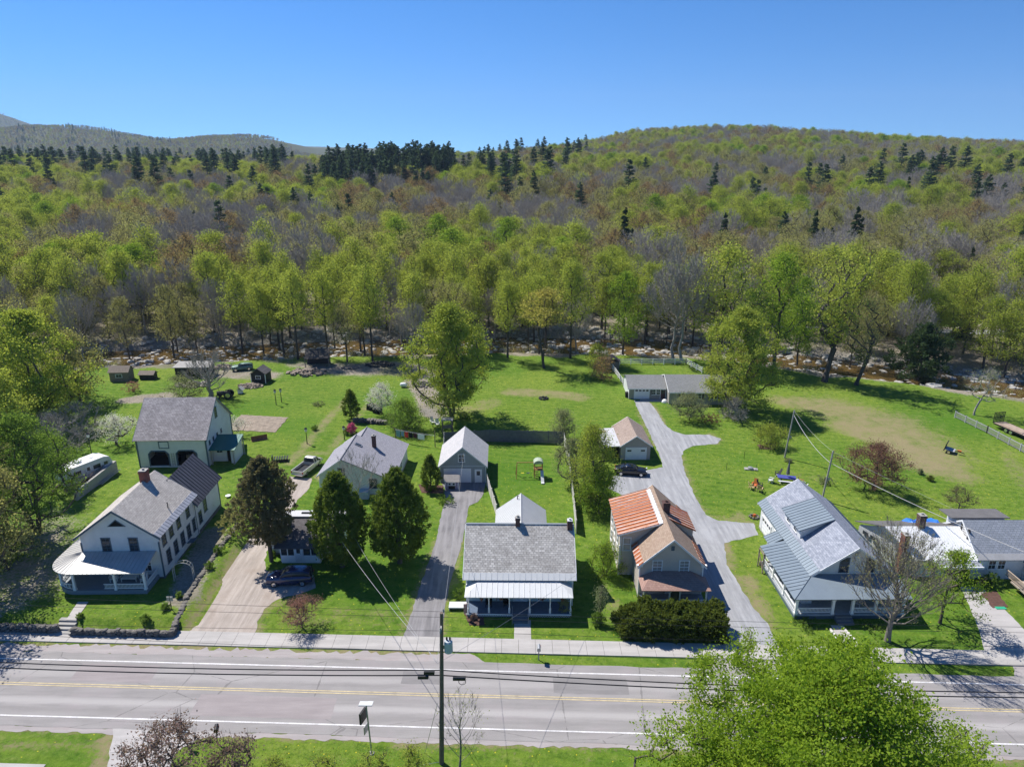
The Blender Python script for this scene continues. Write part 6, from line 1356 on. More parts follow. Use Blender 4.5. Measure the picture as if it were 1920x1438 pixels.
S('shrub', 'shrub', 'lime shrub at the far left corner of the white paddock fence', 1118, 692, 'lime', nl=60, ls=.12, cs=.9, h=5.5, cr=2.2, cb=.12, natt=50, tr=.08, stems=3, twigs=4)
# small bushes
for px, py, k, h, r, l in ((436, 1012, 'olive', 3.0, 1.7, 'loose olive shrub on the stone wall behind the linden tree'), (412, 1045, 'bush', 1.3, .9, 'low green bush on the stone wall near the garden arch'), (395, 1075, 'bush', 1.1, .8, 'small bush on the stone wall below the garden arch'), (445, 975, 'sage', 2.2, 1.2, 'grey-green shrub at the rear end of the stone wall'), (862, 1122, 'bush', 1.5, .95, 'round bush beside the white ramp of the porch house'), (1057, 1152, 'sage', 2.4, .95, 'upright speckled shrub before the porch house posts'), (1725, 889, 'sage', 1.1, .6, 'tiny blue-green spruce nearer the bare field'), (1743, 901, 'yew', 1.0, .7, 'tiny dark spruce nearer the little olive-brown tree'), (1478, 866, 'sage', .8, .75, 'leafy hosta clump at the foot of the farther small pole'), (1546, 906, 'sage', .9, 1.2, 'wide hosta clump beside the nearer small pole'), (597, 760, 'sage', .7, 1.1, 'grey-green perennial clump by the two garden lamps'), (836, 944, 'bush', .9, 1.4, 'low green groundcover beside the asphalt turnaround'), (154, 1168, 'bush', .6, .5, 'small bush at the top of the garden steps'), (276, 1172, 'bush', .8, .7, 'low bush on the raised front garden of the farmhouse'), (313, 1152, 'bush', .9, .6, 'green bush by the little garden sign'), (338, 1130, 'bush', .9, .5, 'small bush at the corner of the raised garden wall'), (511, 1043, 'bush', .9, .6, 'low bush between the linden trunk and the cottage'), (1858, 1098, 'bush', 1.5, 1.1, 'round shrub in the mulch bed before the deck stairs'), (1835, 1100, 'yew', 1.6, .9, 'dark shrub beside the open garage of the right house'), (590, 806, 'bush', 1.2, .8, 'leafy shrub behind the corner of the lavender-roofed house'), (650, 815, 'bush', 1.6, .8, 'leafy shrub beside the pink azalea'), (1170, 1190, 'sage', .8, .8, 'low grey bush at the end of the yew hedge'), (888, 1160, 'plum', .8, .6, 'dark reddish shrub in the mulch by the porch house'), (250, 735, 'rowan', 2.2, 1.6, 'pinkish thicket at the edge of the barn orchard'), (1330, 790, 'redbud', 1.2, 2.0, 'low dark red shrub before the ranch house'), (872, 786, 'bush', 1.4, 1.5, 'low bush at the foot of the spreading tree'), (1510, 1172, 'bush', .5, 1.2, 'flower bed along the slate blue porch, left of the steps'), (1640, 1178, 'bush', .5, 1.4, 'flower bed along the slate blue porch, right of the steps')):
    if r < 1.05: h *= .72; r *= .66
    Dn('bush', 'bush', l, px, py, k, h, r, .03, int(1200 + 900 * r * h), .055, 1.0, .2, .04)
# ---------------------------------------------------------------- vehicles
tyre = mat('tyre', (.02, .02, .021), .8, .2); carglass = glass('car_glass', (.012, .015, .02), .04); lampred = mat('tail_lamp', (.35, .02, .02), .3, .1); lampwhite = mat('head_lamp', (.7, .72, .74), .15, .05)
def loft(secs, n=None):
    """closed rings joined one after another"""
    b = MB(); k = len(secs[0])
    for s in secs: b.v += [tuple(p) for p in s]
    for i in range(len(secs) - 1):
        for j in range(k): j2 = (j + 1) % k; b.f.append((i * k + j, i * k + j2, (i + 1) * k + j2, (i + 1) * k + j))
    b.f.append(tuple(range(k))); b.f.append(tuple(range((len(secs) - 1) * k, len(secs) * k))[::-1]); return b
def wheels(t, xs, w, r=.34, wd=.22):
    for x in xs:
        for sg in (-1, 1):
            y = sg * (w / 2 - wd / 2); wv = MB().lathe([(r * .82, -wd / 2), (r, -wd / 2 + .04), (r, wd / 2 - .04), (r * .82, wd / 2)], (x, y, r), 18, 'y').build('wheel', tyre, t)
            MB().lathe([(.02, 0), (r * .62, .0), (r * .66, -sg * .03)], (x, y + sg * (wd / 2 + .012), r), 14, 'y').build('rim', chrome, wv)
def car(label, p, rz, L, W, H, pm, kind='suv'):
    t = thing('parked_car', label, 'car', p, rz); hw = W / 2; g = .2
    if kind == 'suv': top = [(-.5, .78, .95), (-.47, .62, 1.02), (-.30, .52, 1.08), (-.16, .5, 1.1), (.36, .5, 1.12), (.47, .5, 1.1), (.5, .45, 1.02)]; roofl = [(-.20, 1.08, 0), (-.06, H - .06, 1), (.1, H, 1), (.33, H - .05, 1), (.46, H - .28, .9), (.485, 1.08, 0)]
    else: top = [(-.5, .7, .72), (-.46, .6, .78), (-.25, .5, .9), (-.14, .48, .93), (.3, .48, .95), (.46, .5, .93), (.5, .5, .82)]; roofl = [(-.22, .9, 0), (-.06, H - .03, 1), (.08, H, 1), (.22, H - .05, 1), (.40, .95, 0)]
    secs = []
    for i, (x, zb, zt) in enumerate(top):
        e = 1 - .22 * (abs(x) / .5) ** 6; lo = .24 if abs(x) < .47 else .34; X = x * L
        secs.append([(X, -hw * e * .92, lo), (X, hw * e * .92, lo), (X, hw * e, .52), (X, hw * e * .985, .72), (X, hw * e * .93, zt - .06), (X, hw * e * .82, zt), (X, -hw * e * .82, zt), (X, -hw * e * .93, zt - .06), (X, -hw * e * .985, .72), (X, -hw * e, .52)])
    body = loft(secs).build('body', pm, t, True)
    b = []; belt = 1.06 if kind == 'suv' else .9
    for x, z, k in roofl:
        X = x * L; a = hw * .84; c = hw * (.84 - .14 * k); b.append([(X, -a, belt - .02), (X, a, belt - .02), (X, (a + c) / 2, (belt + z) / 2), (X, c, max(z - .05, belt)), (X, c * .8, max(z, belt + .005)), (X, -c * .8, max(z, belt + .005)), (X, -c, max(z - .05, belt)), (X, -(a + c) / 2, (belt + z) / 2)])
    loft(b).build('cabin_glass', carglass, t, True)
    ro = [(x * L, z, k) for x, z, k in roofl if k > .5]; r2 = [[(X, -hw * .70, z - .045), (X, hw * .70, z - .045), (X, hw * .70, z - .02), (X, hw * .54, z + .015), (X, -hw * .54, z + .015), (X, -hw * .70, z - .02)] for X, z, k in ro]; loft(r2).build('roof_panel', pm, t, True)
    pl = MB()
    for sg in (-1, 1):
        for x in (roofl[0][0], .08, roofl[-1][0] - .02) if kind == 'suv' else (roofl[0][0], .06, roofl[-1][0]):
            k = roofl[1][0] if x < 0 else (x if x < .2 else roofl[-2][0]); pl.tube([(x * L, sg * hw * .85, belt), (k * L, sg * hw * .71, H - .09)], .035, 5)
    pl.build('pillars', pm, t)
    for sg in (-1, 1):
        MB().cbox((-.485 * L, sg * hw * .62, .74), (.12, .34, .13), sg * .35).build('headlight', lampwhite, t); MB().cbox((.488 * L, sg * hw * .66, .85), (.06, .3, .2), -sg * .25).build('tail_light', lampred, t); MB().cbox((-.15 * L, sg * (hw + .08), belt + .02), (.12, .16, .12)).build('mirror', pm, t)
        MB().cbox((-.02 * L, sg * (hw * .965), .86), (.18, .03, .03)).build('door_handle', blackmetal, t)
    MB().cbox((-.5 * L, 0, .5), (.05, W * .55, .18)).build('grille', blackmetal, t); MB().cbox((.503 * L, 0, .62), (.02, .32, .12)).build('licence_plate', lampwhite, t)
    wheels(t, (-.315 * L, .3 * L), W + .02, .35 if kind == 'suv' else .31); return t
p = G(541, 1099); car('dark blue hatchback parked on the gravel drive before the cottage', (p.x, p.y + .75, .016), R(4), 4.7, 1.85, 1.66, paint('dark_blue_paint', (.014, .022, .085)))
p = G(1184, 893); car('black sedan parked on the gravel beside the small tan garage', (p.x, p.y + .8, .017), R(171), 4.5, 1.75, 1.36, paint('black_paint', (.012, .011, .014)), 'sedan')
def pickup():
    p = G(562, 895); t = thing('pickup_truck', 'beige pickup truck with open bed parked at the top of the gravel drive', 'pickup', (p.x + .5, p.y + 2.3, .02), R(74)); pm = paint('beige_paint', (.60, .57, .51), .3); L, W = 5.4, 1.9; h = W / 2
    def sec(X, a, lo, zt): return [(X, -a * .95, lo), (X, a * .95, lo), (X, a, .6), (X, a * .97, zt - .1), (X, a * .92, zt), (X, -a * .92, zt), (X, -a * .97, zt - .1), (X, -a, .6)]
    loft([sec(.45, h, .38, 1.05), sec(1.3, h, .38, 1.07), sec(2.3, h * .96, .4, 1.02), sec(2.65, h * .88, .48, .9)]).build('body', pm, t, True)
    b = MB().box(-2.6, .44, -h, h, .42, .6)
    for sg in (-1, 1): b.box(-2.6, .44, min(sg * h, sg * (h - .09)), max(sg * h, sg * (h - .09)), .601, 1.06)
    b.box(.36, .44, -h + .09, h - .09, .601, 1.1); b.build('bed', pm, t); MB().box(-2.68, -2.6, -h + .02, h - .02, .55, 1.05).build('tailgate', pm, t); MB().box(-2.55, .35, -h + .1, h - .1, .6, .63).build('bed_liner', blackmetal, t)
    c = [[(X, -a, z0), (X, a, z0), (X, a2, z1 - .06), (X, a2 * .85, z1), (X, -a2 * .85, z1), (X, -a2, z1 - .06)] for X, a, a2, z0, z1 in ((.46, h * .93, h * .78, 1.04, 1.55), (.62, h * .93, h * .78, 1.04, 1.68), (1.25, h * .93, h * .78, 1.04, 1.7), (1.75, h * .93, h * .9, 1.04, 1.1))]
    loft(c).build('cab_glass', carglass, t, True)
    loft([[(X, -h * .8, z), (X, h * .8, z), (X, h * .8, z + .04), (X, h * .6, z + .07), (X, -h * .6, z + .07), (X, -h * .8, z + .04)] for X, z in ((.5, 1.6), (.75, 1.66), (1.28, 1.66), (1.36, 1.62))]).build('roof_panel', pm, t, True)
    pl = MB()
    for sg in (-1, 1):
        for a, c_ in (((.47, h * .93, 1.04), (.55, h * .78, 1.62)), ((1.05, h * .94, 1.04), (1.05, h * .79, 1.66)), ((1.75, h * .93, 1.06), (1.3, h * .78, 1.65))): pl.tube([(a[0], sg * a[1], a[2]), (c_[0], sg * c_[1], c_[2])], .05, 5)
    pl.build('pillars', pm, t); MB().box(-2.8, -2.68, -h + .05, h - .05, .42, .58).build('bumper', chrome, t); MB().box(2.62, 2.74, -h + .1, h - .1, .45, .62).build('bumper', chrome, t)
    for sg in (-1, 1): MB().cbox((-2.66, sg * (h - .08), .85), (.06, .14, .3)).build('tail_light', lampred, t); MB().cbox((2.62, sg * h * .7, .76), (.1, .3, .16)).build('headlight', lampwhite, t); MB().cbox((1.55, sg * (h + .1), 1.15), (.1, .18, .2)).build('mirror', blackmetal, t)
    wheels(t, (-1.6, 1.75), W + .02, .37)
pickup()
def camper():
    p = G(152, 905, .5); t = thing('camper_trailer', 'white camper trailer with dark windows parked behind the concrete wall', 'camper', (p.x, p.y + 1.2, .45), R(62)); L, W, H = 6.6, 2.4, 2.75; h = W / 2
    prof = [(-L / 2, .55), (L / 2 - .9, .55), (L / 2 - .1, 1.1), (L / 2, 1.7), (L / 2 - .35, H - .25), (L / 2 - 1.1, H), (-L / 2 + .25, H), (-L / 2, H - .3)]
    MB().prism([(x, -h, z) for x, z in prof], (0, W, 0)).build('body', mat('camper_white', (.68, .68, .69), .45, .08), t)
    for u in (-1.6, 1.1): MB().box(u - .5, u + .5, -h - .03, -h + .0, 1.5, 2.05).build('window', pane, t)
    MB().box(2.1, 2.6, -h - .03, -h, 1.55, 2.0).build('window', pane, t); d = MB().box(-.45, .25, -h - .035, -h, .62, 2.35).build('door', trimw, t); MB().box(-.3, .1, -h - .05, -h - .03, 1.6, 2.1).build('pane', pane, d)
    b = MB(); 
    for z, y in ((1.05, .1), (1.22, .06)): b.prism([(-L / 2 + .1, -h - .012, z), (1.2, -h - .012, z), (2.9, -h - .012, z + .75), (2.9, -h - .012, z + .75 + y), (1.1, -h - .012, z + y), (-L / 2 + .1, -h - .012, z + y)], (0, .012, 0))
    b.build('stripe', greymetal, t); MB().box(-1.0, -.3, -.35, .35, H, H + .28).build('air_conditioner', trimw, t); MB().box(1.0, 1.4, -.2, .2, H, H + .08).build('roof_vent', trimw, t)
    MB().tube([(L / 2 - .3, -.6, .5), (L / 2 + 1.1, 0, .5)], .05, 5).tube([(L / 2 - .3, .6, .5), (L / 2 + 1.1, 0, .5)], .05, 5).tube([(L / 2 + .9, 0, 0), (L / 2 + .9, 0, .55)], .04, 5).build('hitch', blackmetal, t); wheels(t, (-.9, -.05), W, .36)
camper()
def tractor():
    p = G(420, 748); t = thing('tractor', 'old dark tractor parked behind the barn by the bare tree', 'tractor', (p.x, p.y + .6, 0), R(184)); m = mat('tractor_paint', (.06, .055, .05), .6, .3)
    loft([[(x, -w, .6), (x, w, .6), (x, w, z - .1), (x, w * .7, z), (x, -w * .7, z), (x, -w, z - .1)] for x, w, z in ((-1.0, .45, 1.0), (-.3, .4, 1.25), (.3, .33, 1.3), (1.35, .3, 1.25))]).build('body', m, t); MB().tube([(.9, .1, 1.2), (.9, .1, 1.8)], .05, 6).build('exhaust', blackmetal, t); MB().box(-.95, -.5, -.25, .25, 1.05, 1.15).box(-.98, -.9, -.25, .25, 1.15, 1.5).build('seat', blackm, t); MB().tube([(-.1, 0, 1.2), (-.35, 0, 1.5)], .03, 5).lathe([(.2, -.02), (.2, .02)], (-.37, 0, 1.52), 10).build('steering_wheel', blackm, t)
    for x, r, wd, ww in ((-.75, .72, .36, 1.7), (1.1, .42, .2, 1.4)): wheels(t, (x,), ww, r, wd)
tractor()
def flatbed():
    a, c = G(1872, 800), G(1960, 838); v = c - a; t = thing('flatbed_trailer', 'long flatbed trailer with pale plank deck and upright black ramp behind the rail fence', 'trailer', a, math.atan2(v.y, v.x)); 
    MB().box(0, 9, -1.1, 1.1, .75, .82).build('deck', mat('trailer_deck', (.36, .28, .22), .8, .35, 2), t); MB().box(0, 9, -1.15, -1.101, .6, .83).box(0, 9, 1.101, 1.15, .6, .83).box(.2, 8.8, -.4, .4, .55, .74).build('chassis', blackmetal, t)
    b = MB()
    for i in range(8): b.box(-.25, -.17, -1.05 + i * .28, -.97 + i * .28, .7, 2.5)
    for z in (.75, 1.6, 2.42): b.box(-.3, -.25, -1.1, 1.1, z, z + .08)
    b.build('ramp_gate', blackmetal, t); wheels(t, (2.4, 3.3), 2.3, .4); MB().box(1, 5, -.9, .1, .83, .95).build('loaded_planks', mat('trailer_deck', (.36, .28, .22)), t)
flatbed()
def cart():
    p = G(1779, 848); t = thing('yard_trailer', 'small black dump trailer tipped up on the bare field with orange hitch', 'trailer', p, R(-40)); MB().cbox((-.5, 0, 1.0), (.12, 1.5, 1.3), 0, 0, R(12)).build('tailboard', blackmetal, t); MB().cbox((.1, 0, .55), (1.3, 1.4, .08), 0, 0, R(8)).build('bed', mat('grey_bed', (.4, .4, .42), .6), t); MB().tube([(.7, 0, .5), (2.0, 0, .35)], .06, 5).build('drawbar', blackmetal, t); MB().cbox((1.3, 0, .55), (.5, .3, .25)).build('engine', mat('orange_paint', (.5, .14, .03), .5), t); wheels(t, (.05,), 1.6, .3, .18)
cart()
# ---------------------------------------------------------------- poles and wires
def wire(name, label, pts, r=.02, sag=.0, n=14, m=None):
    path = []
    for a, c in zip(pts[:-1], pts[1:]):
        a, c = Vector(a), Vector(c); sg = sag * (c - a).length
        for i in range(n + 1):
            t = i / n; path.append(a.lerp(c, t) - Vector((0, 0, 4 * sg * t * (1 - t))))
    o = MB().tube(path, r, 4).build(name, m or blackmetal); return tag(o, label, 'cable')
PB = G(828, 1430)
def main_pole():
    t = thing('utility_pole', 'tall wooden utility pole with grey transformer at the roadside', 'utility pole', PB); H = 13.2; MB().tube([(0, 0, 0), (.2, 0, 6), (.42, 0, H)], [.19, .16, .12], 10).build('shaft', polewood, t)
    c = MB().cbox((.38, .35, H - 1.0), (.1, 2.3, .12)).build('crossarm', greywood, t)
    for y in (-.7, .0, .75, 1.35): MB().lathe([(.05, 0), (.09, .05), (.05, .12), (.07, .2), (.03, .26)], (.38, y, H - .94), 8).build('insulator', conc, c)
    tr = MB().lathe([(.26, 0), (.3, .05), (.3, .85), (.24, .95), (.08, 1.0)], (.8, .1, H - 3.3), 14).build('transformer', mat('transformer_grey', (.45, .5, .54), .5, .08), t); MB().lathe([(.05, 0), (.08, .15), (.04, .3)], (.7, .1, H - 2.35), 8).lathe([(.05, 0), (.08, .15), (.04, .3)], (.92, .1, H - 2.35), 8).build('bushing', blackmetal, tr); MB().box(.36, .6, .03, .17, H - 3.0, H - 2.7).build('bracket', greymetal, tr)
    for z, x in ((8.35, -1.1), (7.95, -1.9)): MB().cbox((x * .55, 0, z - .1), (.75, .25, .22)).build('splice_box', blackmetal, t)
    MB().cbox((1.5, .0, 7.72), (.9, .26, .2)).build('splice_box', blackmetal, t)
    b = MB(); b.tube([(1.7 + .25 * math.cos(a), 0, 7.42 + .25 * math.sin(a)) for a in np.linspace(0, 6.28, 16)], .025, 4); b.build('cable_loop', blackmetal, t)
    MB().tube([(0, .15, 0), (-1.6, -.2, -0.0)], .02, 4).tube([(-.12, .05, 5.5), (-1.35, .9, .0)], .018, 4).build('guy_wire', greymetal, t)
main_pole()
def along(x, off=0.0): return PB.y + off + ROAD_M * (x - PB.x)
for zl, z, zr_, off, r, l in ((9.0, 8.3, 8.5, .16, .05, 'upper thick black cable along the road'), (8.5, 7.85, 8.1, .16, .055, 'lower thick black cable along the road'), (11.6, 9.9, 10.6, .14, .018, 'single thin wire below the transformer, along the road'), (12.5, 12.3, 12.6, -.7, .014, 'thin wire at the near end of the pole crossarm'), (13.3, 12.3, 12.6, .75, .014, 'thin wire near the middle of the pole crossarm'), (13.9, 12.3, 12.6, 1.35, .014, 'thin wire at the far end of the pole crossarm')):
    X0 = PB.x + .03 * z; wire('power_line', l, [(-62, along(-62, off), zl), (X0, along(X0, off), z), (58, along(58, off), zr_)], r, .013 if z < 9 else .006)
sd = lambda l, a, c, r=.022, s=.02: wire('service_wire', l, [a, c], r, s, 14, mat('pale_cable', (.35, .35, .35), .6))
sd('white service wire from the tall pole over the lawn to the cedars', (PB.x, PB.y, 9.2), (-19.5, 66.5, 4.3), .02); sd('second service wire close beside it toward the cedars', (PB.x + .05, PB.y, 8.9), (-18.6, 68.5, 4.0), .013)
sd('service wire from the tall pole to the porch house roof corner', (PB.x, PB.y, 9.0), (6.2, 58.7, 3.5), .014, .01); sd('service wire from the tall pole to the grey garage', (PB.x, PB.y, 9.3), (-6.5, 85.7, 4.6), .012, .008)
def small_pole(px, py, h, lean, label):
    p = G(px, py); t = thing('wooden_pole', label, 'pole', p); MB().tube([(0, 0, 0), (lean, 0, h)], [.13, .10], 8).build('shaft', greywood, t); MB().cbox((lean * .9, -.12, h * .45), (.2, .14, .35)).build('meter_box', greymetal, t); MB().lathe([(.04, 0), (.07, .1), (.03, .2)], (lean, 0, h), 8).build('insulator', conc, t); return p + Vector((lean, 0, h))
q1 = small_pole(1541, 938, 6.9, .45, 'grey wooden pole standing behind the slate blue roof'); q2 = small_pole(1471, 858, 7.4, .5, 'grey wooden pole farther up the lawn by the rounded lime bush')
sd('pale wire swooping between the two grey wooden poles', q2 - Vector((0, 0, .6)), q1 - Vector((.05, 0, 1.6)), .035, .05); sd('thin wire from the top of the farther grey pole to the nearer', q2, q1, .014, .03)
sd('pale wire from the nearer grey pole down past the right house to the road', q1 - Vector((0, 0, 1.6)), (60, along(60, .3), 9), .035, .03); sd('thin wire from the nearer grey pole over the white metal roof', q1, (58, 61, 3.4), .014, .015)
# ---------------------------------------------------------------- fences and walls
def board_fence(label, pts, h, m, nm='wooden_fence', step=2.4):
    t = thing(nm, label, 'fence', (0, 0, 0)); n = 0; bb = MB(); off = []
    for a, c in zip(pts[:-1], pts[1:]):
        a, c = Vector(a), Vector(c); L = (c - a).length; k = max(1, round(L / step)); d = (c - a) / L; nr = Vector((-d.y, d.x, 0))
        for i in range(k):
            s = a + d * (L * i / k); e = a + d * (L * (i + 1) / k); pb = MB(); q = int(L / k / .15)
            for j in range(q):
                u = s.lerp(e, (j + .04) / q); v = s.lerp(e, (j + .96) / q); hh = h + random.uniform(-.03, .03); pb.prism([u - nr * .012, v - nr * .012, v + nr * .012, u + nr * .012], (0, 0, hh))
            for z in (.3, h - .3): pb.prism([s + nr * .02 + Vector((0, 0, z)), e + nr * .02 + Vector((0, 0, z)), e + nr * .06 + Vector((0, 0, z)), s + nr * .06 + Vector((0, 0, z))], (0, 0, .08))
            pb.build('fence_panel', m, t); MB().prism([s + nr * .03 + Vector((x, y, -.05)) for x, y in ((-.06, -.06), (.06, -.06), (.06, .06), (-.06, .06))], (0, 0, h + .12)).build('fence_post', m, t)
    e = Vector(pts[-1]); MB().prism([e + Vector((x, y, -.05)) for x, y in ((-.06, -.06), (.06, -.06), (.06, .06), (-.06, .06))], (0, 0, h + .12)).build('fence_post', m, t); return t
gp = lambda l: [G(*p) for p in l]
darkfence = mat('dark_fence_board', (.135, .135, .15), .85, .25, 2.5)
board_fence('long dark board fence at the back of the playset lawn', gp([(834, 833), (918, 828), (1056, 831)]), 2.0, darkfence)
board_fence('pale board fence down the right side of the playset lawn', gp([(1057, 832), (1066, 870), (1072, 920), (1080, 1000)]), 1.8, palewood)
board_fence('pale board fence between the grey garage and the rear wing', gp([(913, 910), (931, 969)]), 1.7, palewood)
board_fence('short pale board fence behind the grey garage corner', gp([(833, 833), (832, 868)]), 1.9, palewood)
def rail_fence(label, pts, h, rails, step, m=trimw, pick=False):
    t = thing('rail_fence', label, 'fence', (0, 0, 0))
    for a, c in zip(pts[:-1], pts[1:]):
        a, c = Vector(a), Vector(c); L = (c - a).length; k = max(1, round(L / step)); d = (c - a) / L; nr = Vector((-d.y, d.x, 0))
        for i in range(k + 1):
            s = a + d * (L * i / k); MB().prism([s + Vector((x, y, -.05)) for x, y in ((-.07, -.07), (.07, -.07), (.07, .07), (-.07, .07))], (0, 0, h + .15)).build('fence_post', m, t)
        for z in rails: MB().prism([a - nr * .025 + Vector((0, 0, z)), c - nr * .025 + Vector((0, 0, z)), c + nr * .025 + Vector((0, 0, z)), a + nr * .025 + Vector((0, 0, z))], (0, 0, .13)).build('rail', m, t)
        if pick:
            b = MB(); n = int(L / .16)
            for i in range(n):
                s = a + d * (L * (i + .5) / n); b.prism([s - d * .03 - nr * .03 + Vector((0, 0, .2)), s + d * .03 - nr * .03 + Vector((0, 0, .2)), s + d * .03 - nr * .045 + Vector((0, 0, .2)), s - d * .03 - nr * .045 + Vector((0, 0, .2))], (0, 0, h - .3))
            b.build('pickets', greywood, t)
    return t
rail_fence('white paddock rail fence enclosing the green lawn behind the ranch house', gp([(1168, 722), (1141, 684), (1286, 683), (1316, 700)]), 1.25, (.35, .75, 1.12), 2.4)
rail_fence('long pale picket rail fence running beside the river field at the photo edge', gp([(1790, 783), (1850, 812), (1935, 858)]), 1.15, (.15, 1.0), 2.6, mat('pale_grey_paint', (.36, .37, .39), .6), True)
def stone_wall(label, pts, h, w=.55, seed=1, cap=False):
    t = MB(); rr = random.Random(seed)
    for a, c in zip(pts[:-1], pts[1:]):
        a, c = Vector(a), Vector(c); L = (c - a).length; d = (c - a) / L; nr = Vector((-d.y, d.x, 0)); x = 0
        while x < L:
            l = rr.uniform(.35, .8); z = 0
            while z < h - .05:
                hh = rr.uniform(.16, .3)
                q = a + d * (x + l / 2 + rr.uniform(-.1, .1)) + nr * rr.uniform(-.05, .05); t.rock((q.x, q.y, a.z + (c.z - a.z) * min(1, x / L) + z + hh * .4), (l * .62, w * .62, hh * .62), rr.randint(0, 9999)) if abs(d.x) > abs(d.y) else t.rock((q.x, q.y, a.z + z + hh * .4), (w * .62, l * .62, hh * .62), rr.randint(0, 9999)); z += hh * .8
            x += l * .85
    return tag(t.build('stone_wall', stone), label, 'wall')
stone_wall('dry stone retaining wall along the sidewalk before the farmhouse garden', [G(133, 1190), G(322, 1194)], .66, .45, 2); stone_wall('dry stone retaining wall along the gravel driveway beside the farmhouse', [G(326, 1192), G(352, 1128), G(404, 1050), G(446, 992)], .72, .55, 3)
stone_wall('low stone wall left of the garden steps by the photo edge', [G(-40, 1182), G(104, 1186)], .8, .5, 4); stone_wall('low dark stone wall on the lawn behind the lavender roof', [G(662, 790), G(722, 795)], .6, 1.0, 5)
stone_wall('row of white stones edging the left side of the slate blue house path', [G(1556, 1180), G(1580, 1212)], .12, .25, 6)['category'] = 'stone edging'; stone_wall('row of white stones edging the right side of the slate blue house path', [G(1584, 1180), G(1613, 1214)], .12, .25, 7)['category'] = 'stone edging'
for o in bpy.data.objects:
    if o.get('category') == 'stone edging': o.name = 'path_edging'; o.data.materials[0] = mat('white_stone', (.6, .58, .55), .8, .2)
def concrete_wall():
    a, c = G(144, 940, .5), G(219, 880, .5); v = c - a; t = thing('concrete_wall', 'long grey concrete retaining wall in front of the camper', 'wall', a, math.atan2(v.y, v.x)); MB().box(0, v.length, -.15, .15, -.6, 1.35).build('wall', conc, t); MB().box(v.length - .3, v.length, .15, 2.5, -.6, 1.35).build('return_wall', conc, t)
    b = MB().tube([(4.5, -.7, -.3), (9.2, -.7, -.3)], .05, 5).tube([(4.5, -.3, -.3), (9.2, -.3, -.3)], .05, 5)
    for i in range(14): b.tube([(4.6 + i * .34, -.7, -.3), (4.6 + i * .34, -.3, -.3)], .03, 4)
    tag(b.build('ladder', greymetal), 'grey ladder lying at the foot of the concrete wall', 'ladder'); o = bpy.data.objects['ladder.001'] if 'ladder.001' in bpy.data.objects else None
    if o: o.location = a; o.rotation_euler = (0, 0, math.atan2(v.y, v.x)); o.location.z = .95
    b = MB(); rr = random.Random(4)
    for i in range(260): q = Vector((rr.uniform(.5, v.length - 1), rr.uniform(.3, 2.2), rr.uniform(.5, 1.6))); b.tube([q, q + Vector((rr.uniform(-1, 1), rr.uniform(-.7, .7), rr.uniform(-.15, .5)))], .02, 3)
    o = b.build('brush_pile', mat('brushwood', (.2, .15, .135), .9, .3)); o.location = a; o.rotation_euler = (0, 0, math.atan2(v.y, v.x)); tag(o, 'brown brushwood heaped behind the concrete wall', 'brush pile')
concrete_wall()
# ---------------------------------------------------------------- garden steps, arch, signs, boxes
def steps():
    a = G(119, 1187); t = thing('garden_steps', 'grey stone steps climbing from the sidewalk to the farmhouse garden', 'steps', (a.x, a.y - .2, 0), R(-2)); 
    for i in range(4): MB().box(-.75 - .1 * i, .95 - .1 * i, .42 * i, .42 * i + .44, 0, .16 * (i + 1)).build('step', conc, t)
    return t
steps()
def arch():
    p = G(347, 1090, .3); t = thing('garden_arch', 'pale metal garden arch at the corner of the old farmhouse', 'arch', (p.x, p.y, .45), R(8)); m = mat('arch_paint', (.45, .43, .38), .6)
    for y in (-.25, .25): MB().tube([(-.95, y, 0), (-.95, y, 1.5)] + [(-.95 * math.cos(a), y, 1.5 + .75 * math.sin(a)) for a in np.linspace(.2, 2.94, 9)] + [(.95, y, 1.5), (.95, y, 0)], .04, 6).build('hoop', m, t)
    b = MB()
    for z in (.4, .8, 1.2): 
        for x in (-.95, .95): b.tube([(x, -.25, z), (x, .25, z + .25)], .02, 4)
    for a in np.linspace(.2, 2.94, 8): b.tube([(-.95 * math.cos(a), -.25, 1.5 + .75 * math.sin(a)), (-.95 * math.cos(a), .25, 1.5 + .75 * math.sin(a))], .02, 4)
    b.build('lattice', m, t)
arch()
def mailbox(px, py, h, m, label, rz=0, lean=0):
    p = G(px, py); t = thing('mailbox', label, 'mailbox', p, rz); MB().tube([(0, 0, 0), (lean, 0, h)], .055, 6).build('post', m if m is blackmetal else greywood, t)
    prof = [(-.16, h)] + [(-.16 * math.cos(a), h + .2 + .16 * math.sin(a)) for a in np.linspace(0, math.pi, 8)] + [(.16, h)]; bx = MB().prism([(lean + x, -.3, z) for x, z in prof], (0, .6, 0)).build('box', m, t); MB().cbox((lean + .18, .1, h + .25), (.02, .05, .22)).build('flag', lampred, bx); MB().cbox((lean, .31, h + .18), (.26, .02, .28)).build('door', m, bx)
mailbox(1010, 1237, 1.15, greymetal, 'grey mailbox on a post in the verge before the porch house'); mailbox(407, 1393, 1.25, blackmetal, 'leaning dark mailbox on the near verge beside the purple-leaved tree', R(15), .12); mailbox(352, 1398, 1.2, greymetal, 'pale grey mailbox half hidden by the purple-leaved tree', R(80))
